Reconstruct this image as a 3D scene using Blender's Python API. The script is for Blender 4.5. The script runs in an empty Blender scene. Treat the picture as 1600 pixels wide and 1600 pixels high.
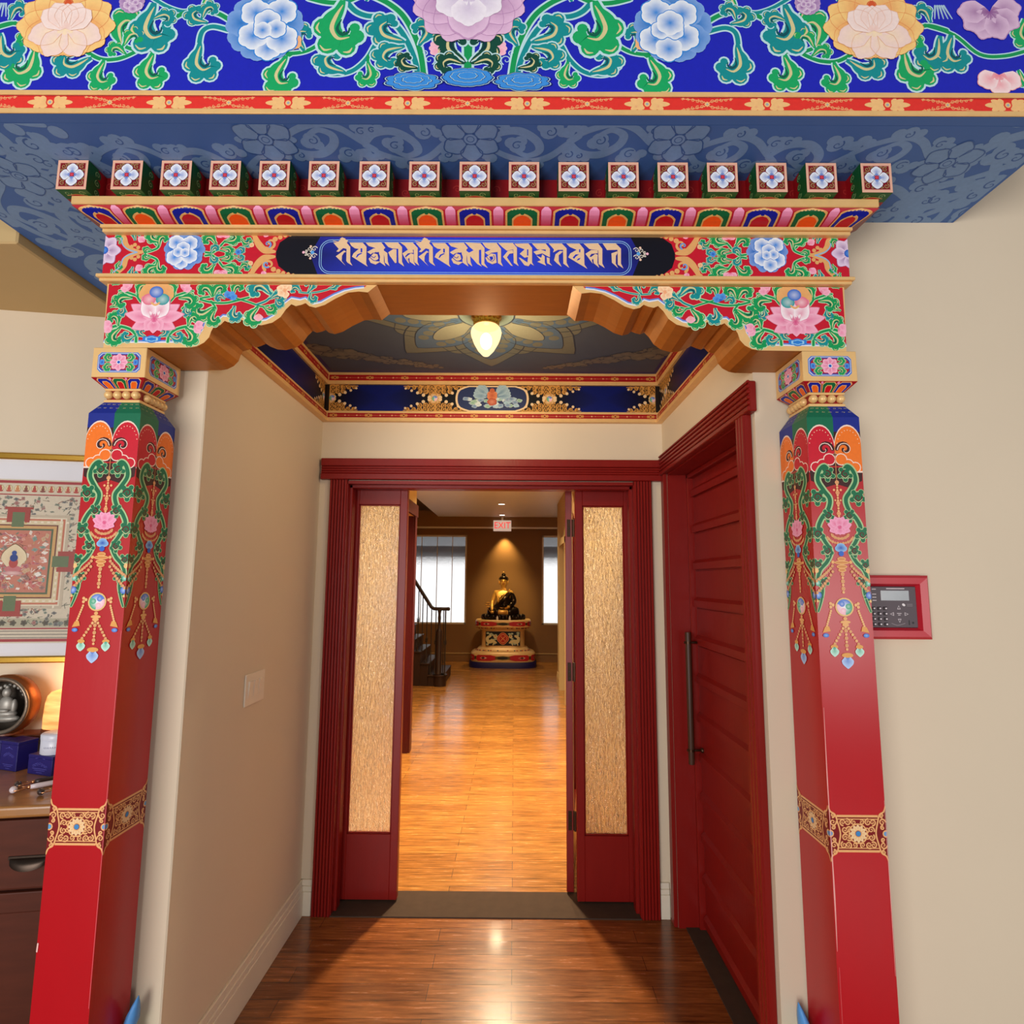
import bpy, bmesh, math, random
from mathutils import Vector, Matrix
from math import sin, cos, pi, radians

S = bpy.context.scene
COL = S.collection
rnd = random.Random(11)

# ---------------------------------------------------------------- camera
cd = bpy.data.cameras.new('camera'); cam = bpy.data.objects.new('camera', cd); COL.objects.link(cam)
cd.sensor_width = 36.0; cd.lens = 901.17 / 1600 * 36.0; cd.clip_start = 0.02; cd.clip_end = 100
_p, _y, _r = radians(6.87563), radians(-0.2522), radians(0.39635)
fwd = Vector((sin(_y) * cos(_p), cos(_y) * cos(_p), sin(_p)))
rt = Vector((cos(_y), -sin(_y), 0)); upv = rt.cross(fwd)
r2 = cos(_r) * rt + sin(_r) * upv; u2 = -sin(_r) * rt + cos(_r) * upv
M = Matrix((r2, u2, -fwd)).transposed().to_4x4(); M.translation = (0, 0, 1.65)
cam.matrix_world = M
S.camera = cam

# ---------------------------------------------------------------- exposure, world, large lights
S.view_settings.view_transform = 'Standard'; S.view_settings.look = 'None'
S.view_settings.gamma = 1.0; S.view_settings.use_curve_mapping = False
S.view_settings.exposure = 0.0
w = bpy.data.worlds.new('world'); S.world = w; w.use_nodes = True
wb = w.node_tree.nodes['Background']; wb.inputs[0].default_value = (0.95, 0.97, 1.0, 1); wb.inputs[1].default_value = 0.245

def area(name, loc, rot, sx, sy, power, color, spread=None, shape='RECTANGLE'):
    l = bpy.data.lights.new(name, 'AREA'); l.shape = shape; l.size = sx; l.size_y = sy; l.energy = power; l.color = color
    if spread: l.spread = spread
    o = bpy.data.objects.new(name, l); o.location = loc; o.rotation_euler = rot; COL.objects.link(o); return o
# daylight through the tall windows of the front room, behind the photographer
area('window_daylight', (-2.0, -3.0, 1.45), (radians(92), 0, radians(-14)), 2.6, 2.3, 196, (1.0, 0.97, 0.94))
area('window_daylight', (3.4, -3.0, 1.45), (radians(92), 0, radians(28)), 1.2, 1.3, 64, (1.0, 0.97, 0.94))

# ---------------------------------------------------------------- colours and materials
def lin(c):
    return c / 12.92 if c <= 0.04045 else ((c + 0.055) / 1.055) ** 2.4
def H(h):
    h = h.lstrip('#'); return tuple(lin(int(h[i:i + 2], 16) / 255) for i in (0, 2, 4))
def mixc(a, b, t): return tuple(x + (y - x) * t for x, y in zip(a, b))

def mat(name, color=(.8, .8, .8), rough=.5, metal=0., coat=0., noise=0., nscale=8., spec=.5, bump=0., bscale=60., emit=None, estr=0., stretch=None):
    m = bpy.data.materials.new(name); m.use_nodes = True; nt = m.node_tree; b = nt.nodes['Principled BSDF']
    b.inputs['Roughness'].default_value = rough; b.inputs['Metallic'].default_value = metal
    b.inputs['Coat Weight'].default_value = coat; b.inputs['Coat Roughness'].default_value = .15
    b.inputs['Specular IOR Level'].default_value = spec
    tc = nt.nodes.new('ShaderNodeTexCoord'); mp = nt.nodes.new('ShaderNodeMapping'); nt.links.new(tc.outputs['Object'], mp.inputs[0])
    if stretch: mp.inputs['Scale'].default_value = stretch
    n = nt.nodes.new('ShaderNodeTexNoise'); n.inputs['Scale'].default_value = nscale; n.inputs['Detail'].default_value = 4
    nt.links.new(mp.outputs[0], n.inputs['Vector'])
    mx = nt.nodes.new('ShaderNodeMix'); mx.data_type = 'RGBA'
    mx.inputs['A'].default_value = tuple(max(0, c * (1 - noise)) for c in color) + (1,)
    mx.inputs['B'].default_value = tuple(min(1, c * (1 + noise)) for c in color) + (1,)
    nt.links.new(n.outputs['Fac'], mx.inputs['Factor']); nt.links.new(mx.outputs['Result'], b.inputs['Base Color'])
    if bump:
        n2 = nt.nodes.new('ShaderNodeTexNoise'); n2.inputs['Scale'].default_value = bscale; n2.inputs['Detail'].default_value = 3
        nt.links.new(mp.outputs[0], n2.inputs['Vector'])
        bp = nt.nodes.new('ShaderNodeBump'); bp.inputs['Strength'].default_value = bump; bp.inputs['Distance'].default_value = .004
        nt.links.new(n2.outputs['Fac'], bp.inputs['Height']); nt.links.new(bp.outputs[0], b.inputs['Normal'])
    if emit:
        b.inputs['Emission Color'].default_value = emit + (1,); b.inputs['Emission Strength'].default_value = estr
    return m

def paint_material():
    # hand-painted ornament: pigment from the painted colour layer, faint brush variation
    m = bpy.data.materials.new('painted_ornament'); m.use_nodes = True; nt = m.node_tree; b = nt.nodes['Principled BSDF']
    a = nt.nodes.new('ShaderNodeAttribute'); a.attribute_name = 'Col'
    n = nt.nodes.new('ShaderNodeTexNoise'); n.inputs['Scale'].default_value = 90; n.inputs['Detail'].default_value = 3
    tc = nt.nodes.new('ShaderNodeTexCoord'); nt.links.new(tc.outputs['Object'], n.inputs['Vector'])
    mr = nt.nodes.new('ShaderNodeMapRange'); mr.inputs['To Min'].default_value = .9; mr.inputs['To Max'].default_value = 1.08
    nt.links.new(n.outputs['Fac'], mr.inputs['Value'])
    mx = nt.nodes.new('ShaderNodeVectorMath'); mx.operation = 'SCALE'
    nt.links.new(a.outputs['Color'], mx.inputs[0]); nt.links.new(mr.outputs[0], mx.inputs['Scale'])
    nt.links.new(mx.outputs[0], b.inputs['Base Color'])
    b.inputs['Roughness'].default_value = .4; b.inputs['Specular IOR Level'].default_value = .3
    return m

PAINT = paint_material()
CREAM = mat('cream_wall_paint', H('#dccdb4'), .75, noise=.03, nscale=3, bump=.06, bscale=120)
CREAM2 = mat('hall_wall_paint', H('#c2a672'), .7, noise=.03, nscale=3)
TANCEIL = mat('tan_ceiling_paint', H('#c9ac78'), .75, noise=.03)
WHITE_TRIM = mat('cream_trim_paint', H('#e3dac6'), .45, noise=.03)
GOLD = mat('gold_paint', H('#eabf7e'), .38, metal=.15, noise=.10, nscale=30)
BRONZEGOLD = mat('gilded_timber', H('#b06e22'), .42, metal=.3, noise=.18, nscale=9, stretch=(1, 6, 1))
LACQ = mat('red_lacquer', H('#b20917'), .30, noise=.06, nscale=12, coat=.0, spec=.4, bump=.05, bscale=30, stretch=(1, 1, .25))
DOORRED = mat('oxblood_paint', H('#80140f'), .36, noise=.10, nscale=10, spec=.3, bump=.10, bscale=40, stretch=(3, 3, .4))
SOFFIT = mat('blue_soffit_paint', H('#3d69b0'), .6, noise=.08, nscale=5)
BRONZE = mat('dark_bronze', H('#4a3426'), .35, metal=.8, noise=.2, nscale=30)
BRASS = mat('brass', H('#d8a848'), .25, metal=.9, noise=.05)
BLACKIRON = mat('black_iron', H('#1d1613'), .4, noise=.2)
DARKWOOD = mat('dark_stained_wood', H('#2c1a14'), .45, noise=.3, nscale=6, stretch=(6, 6, 1), spec=.3)
WHITEP = mat('white_plastic', H('#e6dccb'), .35, noise=.03)
THRESH = mat('slate_threshold', H('#46372e'), .8, noise=.2, nscale=20, spec=.15)

def floor_material(name, ca, cb):
    m = bpy.data.materials.new(name); m.use_nodes = True; nt = m.node_tree; b = nt.nodes['Principled BSDF']
    tc = nt.nodes.new('ShaderNodeTexCoord'); mp = nt.nodes.new('ShaderNodeMapping'); nt.links.new(tc.outputs['Object'], mp.inputs[0])
    br = nt.nodes.new('ShaderNodeTexBrick'); br.offset = .37; br.offset_frequency = 2
    br.inputs['Scale'].default_value = 1; br.inputs['Brick Width'].default_value = .92; br.inputs['Row Height'].default_value = .096
    br.inputs['Mortar Size'].default_value = .0012; br.inputs['Mortar Smooth'].default_value = .2; br.inputs['Bias'].default_value = 0
    br.inputs['Color1'].default_value = H(ca) + (1,); br.inputs['Color2'].default_value = H(cb) + (1,); br.inputs['Mortar'].default_value = H('#43200f') + (1,)
    nt.links.new(mp.outputs[0], br.inputs['Vector'])
    mp2 = nt.nodes.new('ShaderNodeMapping'); mp2.inputs['Scale'].default_value = (5, 60, 1); nt.links.new(tc.outputs['Object'], mp2.inputs[0])
    n = nt.nodes.new('ShaderNodeTexNoise'); n.inputs['Scale'].default_value = 1; n.inputs['Detail'].default_value = 5; n.inputs['Roughness'].default_value = .65
    nt.links.new(mp2.outputs[0], n.inputs['Vector'])
    cr = nt.nodes.new('ShaderNodeValToRGB'); cr.color_ramp.elements[0].position = .32; cr.color_ramp.elements[0].color = (.45, .42, .4, 1)
    cr.color_ramp.elements[1].position = .68; cr.color_ramp.elements[1].color = (1.35, 1.3, 1.25, 1)
    nt.links.new(n.outputs['Fac'], cr.inputs[0])
    mx = nt.nodes.new('ShaderNodeMix'); mx.data_type = 'RGBA'; mx.blend_type = 'MULTIPLY'; mx.inputs['Factor'].default_value = 1
    nt.links.new(br.outputs['Color'], mx.inputs['A']); nt.links.new(cr.outputs[0], mx.inputs['B']); nt.links.new(mx.outputs['Result'], b.inputs['Base Color'])
    mr = nt.nodes.new('ShaderNodeMapRange'); mr.inputs['To Min'].default_value = .16; mr.inputs['To Max'].default_value = .34
    nt.links.new(n.outputs['Fac'], mr.inputs['Value']); nt.links.new(mr.outputs[0], b.inputs['Roughness'])
    bp = nt.nodes.new('ShaderNodeBump'); bp.inputs['Strength'].default_value = .12; bp.inputs['Distance'].default_value = .002
    nt.links.new(n.outputs['Fac'], bp.inputs['Height']); nt.links.new(bp.outputs[0], b.inputs['Normal'])
    b.inputs['Coat Weight'].default_value = .25; b.inputs['Coat Roughness'].default_value = .1
    return m
FLOOR = floor_material('brown_bamboo_floor', '#94592c', '#774420'); FLOOR2 = floor_material('honey_bamboo_floor', '#b37d3e', '#976430')  # same board pattern in a browner and a lighter tone

def glass_material(name, tint, rough, bump, sc, base_mix, diffuse, dist=.004):
    # rain-textured obscure glass
    m = bpy.data.materials.new(name); m.use_nodes = True; nt = m.node_tree; b = nt.nodes['Principled BSDF']; out = nt.nodes['Material Output']
    b.inputs['Base Color'].default_value = tint + (1,); b.inputs['Transmission Weight'].default_value = 1; b.inputs['Roughness'].default_value = rough
    b.inputs['IOR'].default_value = 1.5
    tc = nt.nodes.new('ShaderNodeTexCoord'); mp = nt.nodes.new('ShaderNodeMapping'); mp.inputs['Scale'].default_value = sc
    nt.links.new(tc.outputs['Object'], mp.inputs[0])
    n = nt.nodes.new('ShaderNodeTexNoise'); n.inputs['Scale'].default_value = 1; n.inputs['Detail'].default_value = 3; n.inputs['Distortion'].default_value = 1.2
    nt.links.new(mp.outputs[0], n.inputs['Vector'])
    bp = nt.nodes.new('ShaderNodeBump'); bp.inputs['Strength'].default_value = bump; bp.inputs['Distance'].default_value = dist
    nt.links.new(n.outputs['Fac'], bp.inputs['Height']); nt.links.new(bp.outputs[0], b.inputs['Normal'])
    tr = nt.nodes.new('ShaderNodeBsdfTranslucent'); tr.inputs[0].default_value = diffuse + (1,); nt.links.new(bp.outputs[0], tr.inputs['Normal'])
    ms = nt.nodes.new('ShaderNodeMixShader'); ms.inputs[0].default_value = base_mix
    nt.links.new(b.outputs[0], ms.inputs[1]); nt.links.new(tr.outputs[0], ms.inputs[2]); nt.links.new(ms.outputs[0], out.inputs['Surface'])
    return m
RAINGLASS = glass_material('rain_glass', (.90, .95, 1.0), .05, 1.0, (95, 95, 28), .10, (.9, .88, .84), .008)

# ---------------------------------------------------------------- mesh builder
class MB:
    def __init__(s): s.v = []; s.f = []; s.fm = []; s.fs = []; s.c = []; s.mats = []
    def mi(s, m):
        if m not in s.mats: s.mats.append(m)
        return s.mats.index(m)
    def add(s, vs, fs, m, cols=None, smooth=False):
        o = len(s.v); s.v += [tuple(v) for v in vs]
        s.c += (list(cols) if cols else [(1, 1, 1)] * len(vs))
        k = s.mi(m)
        for f in fs: s.f.append([i + o for i in f]); s.fm.append(k); s.fs.append(smooth)
    def quad(s, a, b, c, d, m): s.add([a, b, c, d], [(0, 1, 2, 3)], m)
    def box(s, x0, x1, y0, y1, z0, z1, m, bev=0, T=None, seg=1):
        x0, x1 = min(x0, x1), max(x0, x1); y0, y1 = min(y0, y1), max(y0, y1); z0, z1 = min(z0, z1), max(z0, z1)
        bm = bmesh.new(); bmesh.ops.create_cube(bm, size=1)
        for v in bm.verts: v.co = Vector((x0 + (v.co.x + .5) * (x1 - x0), y0 + (v.co.y + .5) * (y1 - y0), z0 + (v.co.z + .5) * (z1 - z0)))
        if bev: bmesh.ops.bevel(bm, geom=bm.edges[:], offset=min(bev, (x1 - x0) * .45, (y1 - y0) * .45, (z1 - z0) * .45), segments=seg, profile=.5, affect='EDGES')
        s.bm(bm, m, T)
    def bm(s, bm, m, T=None, smooth=False):
        bm.verts.index_update()
        s.add([(T @ v.co if T else v.co.copy()) for v in bm.verts], [[v.index for v in f.verts] for f in bm.faces], m, smooth=smooth); bm.free()
    def prism(s, pts, fn, d0, d1, m, mside=None, smooth=False):
        # outline pts (u,v) counter-clockwise as seen along -normal; fn(u,v,d) -> point; d1 is the front
        n = len(pts); a = [fn(u, v, d1) for u, v in pts]; b = [fn(u, v, d0) for u, v in pts]
        s.add(a, [list(range(n))], m); s.add(b, [list(range(n))[::-1]], mside or m)
        s.add(a + b, [(i, n + i, n + (i + 1) % n, (i + 1) % n) for i in range(n)], mside or m, smooth=smooth)
    def lathe(s, prof, c, m, seg=24, axis='Z', smooth=True, sq=None, caps=True):
        c = Vector(c); vs = []; fs = []; n = len(prof)
        for k in range(seg):
            a = 2 * pi * k / seg
            for r, h in prof:
                x, y = r * cos(a), r * sin(a)
                if sq: x *= sq[0]; y *= sq[1]
                vs.append(c + (Vector((x, y, h)) if axis == 'Z' else Vector((x, -h, y)) if axis == 'Y' else Vector((h, x, y))))
        for k in range(seg):
            for i in range(n - 1):
                a, b = k * n + i, ((k + 1) % seg) * n + i
                fs.append((a, b, b + 1, a + 1))
        s.add(vs, fs, m, smooth=smooth)
        for idx, rev in ((0, 1), (n - 1, 0)):
            if caps and prof[idx][0] > 1e-5:
                s.add([vs[k * n + idx] for k in range(seg)], [list(range(seg))[::-1] if rev else list(range(seg))], m)
    def tube(s, pts, r, m, seg=8, smooth=True, close=False):
        pts = [Vector(p) for p in pts]; n = len(pts); vs = []; fs = []
        rr = r if isinstance(r, (list, tuple)) else [r] * n
        for i, p in enumerate(pts):
            d = (pts[min(i + 1, n - 1)] - pts[max(i - 1, 0)]).normalized()
            ref = Vector((0, 0, 1)) if abs(d.z) < .9 else Vector((1, 0, 0))
            a = d.cross(ref).normalized(); b = a.cross(d)
            for k in range(seg): vs.append(p + (a * cos(2 * pi * k / seg) - b * sin(2 * pi * k / seg)) * rr[i])
        for i in range(n - 1):
            for k in range(seg):
                q = i * seg + k; q2 = i * seg + (k + 1) % seg
                fs.append((q, q2, q2 + seg, q + seg))
        fs.append(list(range(seg))[::-1]); fs.append([(n - 1) * seg + k for k in range(seg)])
        s.add(vs, fs, m, smooth=smooth)
    def ball(s, c, r, m, seg=14, rings=9, T=None):
        r = r if isinstance(r, (tuple, list)) else (r, r, r)
        bm = bmesh.new(); bmesh.ops.create_uvsphere(bm, u_segments=seg, v_segments=rings, radius=1)
        for v in bm.verts:
            co = Vector((v.co.x * r[0], v.co.y * r[1], v.co.z * r[2]))
            if T: co = T @ co
            v.co = co + Vector(c)
        s.bm(bm, m, smooth=True)
    def build(s, name, parent=None, origin=None, world=True):
        off = Vector((0, 0, 0))
        if origin is not None: off = Vector(origin)
        elif parent is not None and world:
            q = parent
            while q is not None: off += q.location; q = q.parent
        me = bpy.data.meshes.new(name)
        me.from_pydata([(v[0] - off.x, v[1] - off.y, v[2] - off.z) for v in s.v], [], s.f)
        for m in s.mats: me.materials.append(m)
        me.polygons.foreach_set('material_index', s.fm); me.polygons.foreach_set('use_smooth', s.fs)
        if PAINT in s.mats:
            ca = me.color_attributes.new('Col', 'FLOAT_COLOR', 'POINT')
            flat = []
            for c in s.c: flat += [c[0], c[1], c[2], 1.0]
            ca.data.foreach_set('color', flat)
        me.update()
        o = bpy.data.objects.new(name, me); COL.objects.link(o)
        if parent is not None: o.parent = parent
        elif origin is not None: o.location = origin
        return o

def tag(o, label=None, cat=None, group=None, kind=None):
    if label: o['label'] = label
    if cat: o['category'] = cat
    if group: o['group'] = group
    if kind: o['kind'] = kind
    return o
def thing(name, label, cat, loc=(0, 0, 0), rz=0, group=None):
    o = bpy.data.objects.new(name, None); COL.objects.link(o); o.location = loc; o.rotation_euler = (0, 0, rz); o.empty_display_size = .05
    return tag(o, label, cat, group, 'thing')
def struct(name, mb, label=None, cat=None):
    o = mb.build(name); o['kind'] = 'structure'
    return tag(o, label, cat)
def copy_tree(o, parent=None):
    c = o.copy(); COL.objects.link(c)
    if parent: c.parent = parent
    for ch in list(o.children): copy_tree(ch, c)
    return c

# ---------------------------------------------------------------- painter: flat hand-painted ornament on a surface
LS = .00014
def smooth_pts(pts, n=6):
    out = []; P = [Vector((p[0], p[1])) for p in pts]
    for i in range(len(P) - 1):
        p0 = P[max(i - 1, 0)]; p1 = P[i]; p2 = P[i + 1]; p3 = P[min(i + 2, len(P) - 1)]
        for k in range(n):
            t = k / n
            out.append(.5 * ((2 * p1) + (p2 - p0) * t + (2 * p0 - 5 * p1 + 4 * p2 - p3) * t * t + (3 * p1 - p0 - 3 * p2 + p3) * t ** 3))
    out.append(P[-1]); return [(q.x, q.y) for q in out]

NAVY_ = H('#10186e')
class Painter:
    def __init__(s, layer=1): s.items = []; s.X = None; s.base = layer
    def put(s, pts, cols, layer, faces=None):
        s.items.append((pts, cols, layer, faces))
    def poly(s, pts, c, l=0): s.put(pts, [c] * len(pts), l)
    def fan(s, ctr, pts, cc, cr, l=0, closed=True):
        n = len(pts); f = [(0, 1 + i, 1 + (i + 1) % n) for i in range(n if closed else n - 1)]
        cr = cr if isinstance(cr[0], tuple) else [cr] * n
        s.put([ctr] + list(pts), [cc] + list(cr), l, f)
    def disc(s, c, r, col, l=0, n=14, cc=None, ry=None, rot=0):
        ry = ry or r; ca, sa = cos(rot), sin(rot)
        pts = []
        for k in range(n):
            x, y = r * cos(2 * pi * k / n), ry * sin(2 * pi * k / n); pts.append((c[0] + x * ca - y * sa, c[1] + x * sa + y * ca))
        if cc: s.fan(c, pts, cc, col, l)
        else: s.poly(pts, col, l)
    def ring(s, c, r0, r1, col, l=0, n=20):
        pts = []; f = []
        for k in range(n):
            a = 2 * pi * k / n; pts += [(c[0] + r0 * cos(a), c[1] + r0 * sin(a)), (c[0] + r1 * cos(a), c[1] + r1 * sin(a))]
            q = 2 * k; q2 = 2 * ((k + 1) % n); f.append((q, q + 1, q2 + 1, q2))
        s.put(pts, [col] * len(pts), l, f)
    def stroke(s, pts, w, col, l=0, sm=5, cap=True, col2=None):
        # w: constant, or list sampled along the length
        if sm > 1: pts = smooth_pts(pts, sm)
        n = len(pts); L = []; f = []; cs = []
        ws = w if isinstance(w, (list, tuple)) else [w, w]
        def wa(t):
            x = t * (len(ws) - 1); i = min(int(x), len(ws) - 2); return ws[i] + (ws[i + 1] - ws[i]) * (x - i)
        for i, p in enumerate(pts):
            a = pts[max(i - 1, 0)]; b = pts[min(i + 1, n - 1)]
            dx, dy = b[0] - a[0], b[1] - a[1]; d = math.hypot(dx, dy) or 1e-9
            h = wa(i / max(1, n - 1)) / 2
            L += [(p[0] + dy / d * h, p[1] - dx / d * h), (p[0] - dy / d * h, p[1] + dx / d * h)]
            cc = col if col2 is None else mixc(col, col2, i / max(1, n - 1)); cs += [cc, cc]
            if i: f.append((2 * i - 2, 2 * i, 2 * i + 1, 2 * i - 1))
        s.put(L, cs, l, f)
        if cap:
            if ws[0] > 1e-4: s.disc(pts[0], ws[0] / 2, col, l, 8)
            if ws[-1] > 1e-4: s.disc(pts[-1], ws[-1] / 2, col2 or col, l, 8)
    def rect(s, x0, y0, x1, y1, c, l=0): s.poly([(x0, y0), (x1, y0), (x1, y1), (x0, y1)], c, l)
    def spiral(s, c, r, turns, w, col, l, a0=0, flip=1):
        pts = []
        n = max(10, int(14 * turns))
        for k in range(n + 1):
            t = k / n; rr = r * (1 - .85 * t); a = a0 + flip * 2 * pi * turns * t
            pts.append((c[0] + rr * cos(a), c[1] + rr * sin(a)))
        s.stroke(pts, [w, w * .7, w * .5], col, l, sm=1)
    # --- motifs
    def leaf(s, p, ang, L, cg, co, ct, flip=1, l=2, dark=None, stem=.12):
        # curling cloud leaf: body, lobes, curl; outline below, accents above
        ca, sa = cos(ang), sin(ang)
        def T(x, y): return (p[0] + L * (x * ca - flip * y * sa), p[1] + L * (x * sa + flip * y * ca))
        hook = [T(0, 0), T(.22, -.03), T(.46, -.12), T(.72, -.06), T(.86, .14), T(.76, .36), T(.58, .36)]
        lobes = [((.62, -.23), .20), ((.95, -.08), .20), ((.95, .27), .175), ((.70, .42), .14), ((.53, .34), .10)]
        o = .05 * L; w1 = [stem, .20, .36, .42, .36, .26, .14]
        s.stroke(hook, [q * L + 2 * o for q in w1], co, l, cap=False)
        for c, r in lobes: s.disc(T(*c), r * L + o, co, l, 12)
        s.stroke(hook, [q * L for q in w1], cg, l + 1, cap=False)
        lt = mixc(cg, (.8, 1, .7), .16)
        for c, r in lobes: s.disc(T(*c), r * L, cg, l + 1, 12)
        dk = dark or mixc(cg, (0, .02, .05), .75)
        s.stroke([T(.40, .06), T(.60, .02), T(.70, .13), T(.64, .24), T(.55, .24)], [.015 * L, .06 * L, .075 * L, .05 * L, .02 * L], dk, l + 2, sm=4)
        s.stroke([T(.10, .02), T(.36, -.06), T(.62, -.08), T(.80, .08), T(.74, .28)], [.015 * L, .07 * L, .085 * L, .06 * L, .015 * L], ct, l + 2, sm=4)
        s.stroke([T(.54, -.34), T(.66, -.36), T(.75, -.27)], [.015 * L, .05 * L, .015 * L], ct, l + 2, sm=3)
        s.stroke([T(1.0, -.22), T(1.08, -.12), T(1.04, -.0)], [.015 * L, .045 * L, .015 * L], ct, l + 2, sm=3)
        s.stroke([T(1.06, .24), T(1.04, .34), T(.95, .38)], [.015 * L, .05 * L, .015 * L], ct, l + 2, sm=3)
    def vine(s, pts, w, cg, co, l=1):
        s.stroke(pts, w if not isinstance(w, list) else w, cg, l + 1, sm=6)
        ow = [x * 1.7 + .001 for x in w] if isinstance(w, list) else w * 1.7
        s.stroke(pts, ow, co, l, sm=6)
    def petal(s, base, ang, L, W, cc, cr, l, lobes=0, tip=0., rim=None, line=None):
        # base at the flower's centre; colour runs from cc at the base to cr at the rim
        ca, sa = cos(ang), sin(ang); pts = []; n = 16
        for k in range(n + 1):
            t = -1 + 2 * k / n
            a = t * pi * .5 * 1.25
            x = .5 + .5 * cos(a) ; y = .5 * sin(a) * (1.08 - .08 * cos(2 * a))
            if abs(t) > .97: x, y = 0.12, y * .5
            if lobes: x += .06 * abs(cos(lobes * a)) - .03
            if tip: x += tip * max(0, 1 - abs(t) * 3.2)
            x *= L; y *= W
            pts.append((base[0] + x * ca - y * sa, base[1] + x * sa + y * ca))
        if rim:
            pr = [(base[0] + (q[0] - base[0]) * 1.04, base[1] + (q[1] - base[1]) * 1.04) for q in pts]
            s.poly([base] + pr, rim, l)
        s.fan(base, pts, cc, cr, l + (1 if rim else 0), closed=False)
        if line: s.stroke(pts, line[1], line[0], l + 4, sm=1, cap=False)
        mid = (base[0] + .45 * L * ca, base[1] + .45 * L * sa)
        s.fan(mid, pts, mixc(cc, cr, .35), cr, l + (2 if rim else 1), closed=False)
    def scallop(s, c, rx, ry, n, cc, cr, l, depth=.12, rot=0):
        pts = []
        for k in range(n * 5):
            a = rot + 2 * pi * k / (n * 5); m_ = 1 - depth + depth * abs(sin(n * (a - rot) / 2))
            pts.append((c[0] + rx * m_ * cos(a), c[1] + ry * m_ * sin(a)))
        s.fan(c, pts, cc, cr, l)
    def peony(s, c, R, inner, outer, edge, l, accent=None, flip=1, squash=1.):
        # dense rosette of scalloped petals
        for k in range(9):
            a = 2 * pi * k / 9 + .2
            q = (c[0] + flip * .62 * R * cos(a), c[1] + .62 * R * sin(a) * squash)
            s.scallop(q, .42 * R, .42 * R, 5, mixc(outer, NAVY_, .25), mixc(outer, edge, .22), l, .14, a)
        if accent:
            s.scallop((c[0] + flip * .75 * R, c[1] - .45 * R), .24 * R, .24 * R, 5, accent[0], accent[1], l, .12)
        for dx, dy, r in ((-.38, .38, .40), (.32, .42, .40), (-.42, -.28, .40), (.36, -.36, .42), (0, -.62, .36)):
            q = (c[0] + flip * (dx * .95 + .12) * R, c[1] + dy * R * squash)
            s.scallop(q, (r + .03) * R, (r + .03) * R, 6, inner, mixc(inner, outer, .5), l + 1, .12)
            s.scallop(q, r * R, r * R, 6, inner, edge, l + 2, .12)
        for dx, dy, r in ((-.05, .12, .36), (.18, -.08, .27), (-.16, -.12, .24)):
            q = (c[0] + flip * (dx + .12) * R, c[1] + dy * R * squash)
            s.scallop(q, (r + .025) * R, (r + .025) * R, 6, inner, mixc(inner, outer, .6), l + 3, .1)
            s.scallop(q, r * R, r * R, 6, inner, edge, l + 4, .1)
    def lotus(s, c, R, cin, cout, white, l, low=True):
        # side view lotus with pointed petals, c at the calyx
        for a, L_, W_ in ((170, 1.0, .42), (10, 1.0, .42), (148, .95, .46), (32, .95, .46), (205, .8, .42), (-25, .8, .42), (120, .9, .5), (60, .9, .5)):
            s.petal(c, radians(a), L_ * R, W_ * R, cin, cout, l, tip=.12, rim=mixc(cin, white, .2))
        if low:
            for a in (235, 305, 270): s.petal(c, radians(a), .5 * R, .42 * R, cin, cout, l + 3, tip=.15)
        for a, L_ in ((125, .78), (55, .78), (90, .85)):
            s.petal((c[0], c[1] + .03 * R), radians(a), L_ * R, .5 * R, cin, white, l + 4, tip=.12, rim=mixc(cin, white, .2))
    def daisy(s, c, R, n, cc, cr, ctr, l, rot=0, rim=None, w=.62):
        for k in range(n):
            a = rot + 2 * pi * k / n
            s.petal((c[0] + .1 * R * cos(a), c[1] + .1 * R * sin(a)), a, .9 * R, w * R * 6 / n, cc, cr, l, lobes=2, rim=rim)
        s.disc(c, .26 * R, ctr[0], l + 4); s.disc(c, .17 * R, ctr[1], l + 5)
    def bead(s, c, r, col, l=2, eye=None):
        s.disc(c, r, col, l, 10)
        if eye: s.ring(c, r * .45, r * .62, eye, l + 1, 10)
    def taiji(s, c, r, l, cols=None):
        cols = cols or (H('#2f6fd0'), H('#27a57a'), H('#f2b4c4'))
        s.disc(c, r * 1.2, H('#e6bd78'), l, 18); s.disc(c, r, H('#e8e4e8'), l + 1, 18)
        for k in range(3):
            a0 = 2 * pi * k / 3 + .4; pts = []
            for j in range(9): a = a0 + j / 8 * 2 * pi / 3; pts.append((c[0] + r * cos(a), c[1] + r * sin(a)))
            s.fan((c[0], c[1]), pts, H('#eef2f6'), cols[k % 3], l + 2, closed=False)
            m_ = (c[0] + .5 * r * cos(a0 + .5), c[1] + .5 * r * sin(a0 + .5)); s.disc(m_, .36 * r, cols[k % 3], l + 3, 10, cc=mixc(cols[k % 3], (1, 1, 1), .4))
    def mirror(s, xc):
        # add a mirrored copy of everything painted so far
        for pts, cols, l, f in list(s.items):
            q = [(2 * xc - p[0], p[1]) for p in pts]
            if f is None: s.items.append((q[::-1], cols[::-1], l + .013, None))
            else: s.items.append((q, cols, l + .013, [tuple(t[::-1]) for t in f]))
    def clip(s, x0, x1, y0, y1):
        # keep the paint inside its panel
        cl = lambda p: (min(max(p[0], x0), x1), min(max(p[1], y0), y1))
        out = []
        for pts, cols, l, f in s.items:
            xs = [p[0] for p in pts]; ys = [p[1] for p in pts]
            if max(xs) <= x0 or min(xs) >= x1 or max(ys) <= y0 or min(ys) >= y1: continue
            out.append(([cl(p) for p in pts], cols, l, f))
        s.items = out
    def emit(s, mb, fn, m=None):
        for k, (pts, cols, l, f) in enumerate(s.items):
            h = (l + s.base + .94 * ((k * .6180339) % 1)) * LS
            mb.add([fn(p[0], p[1], h) for p in pts], f if f else [list(range(len(pts)))], m or PAINT, cols)

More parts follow.
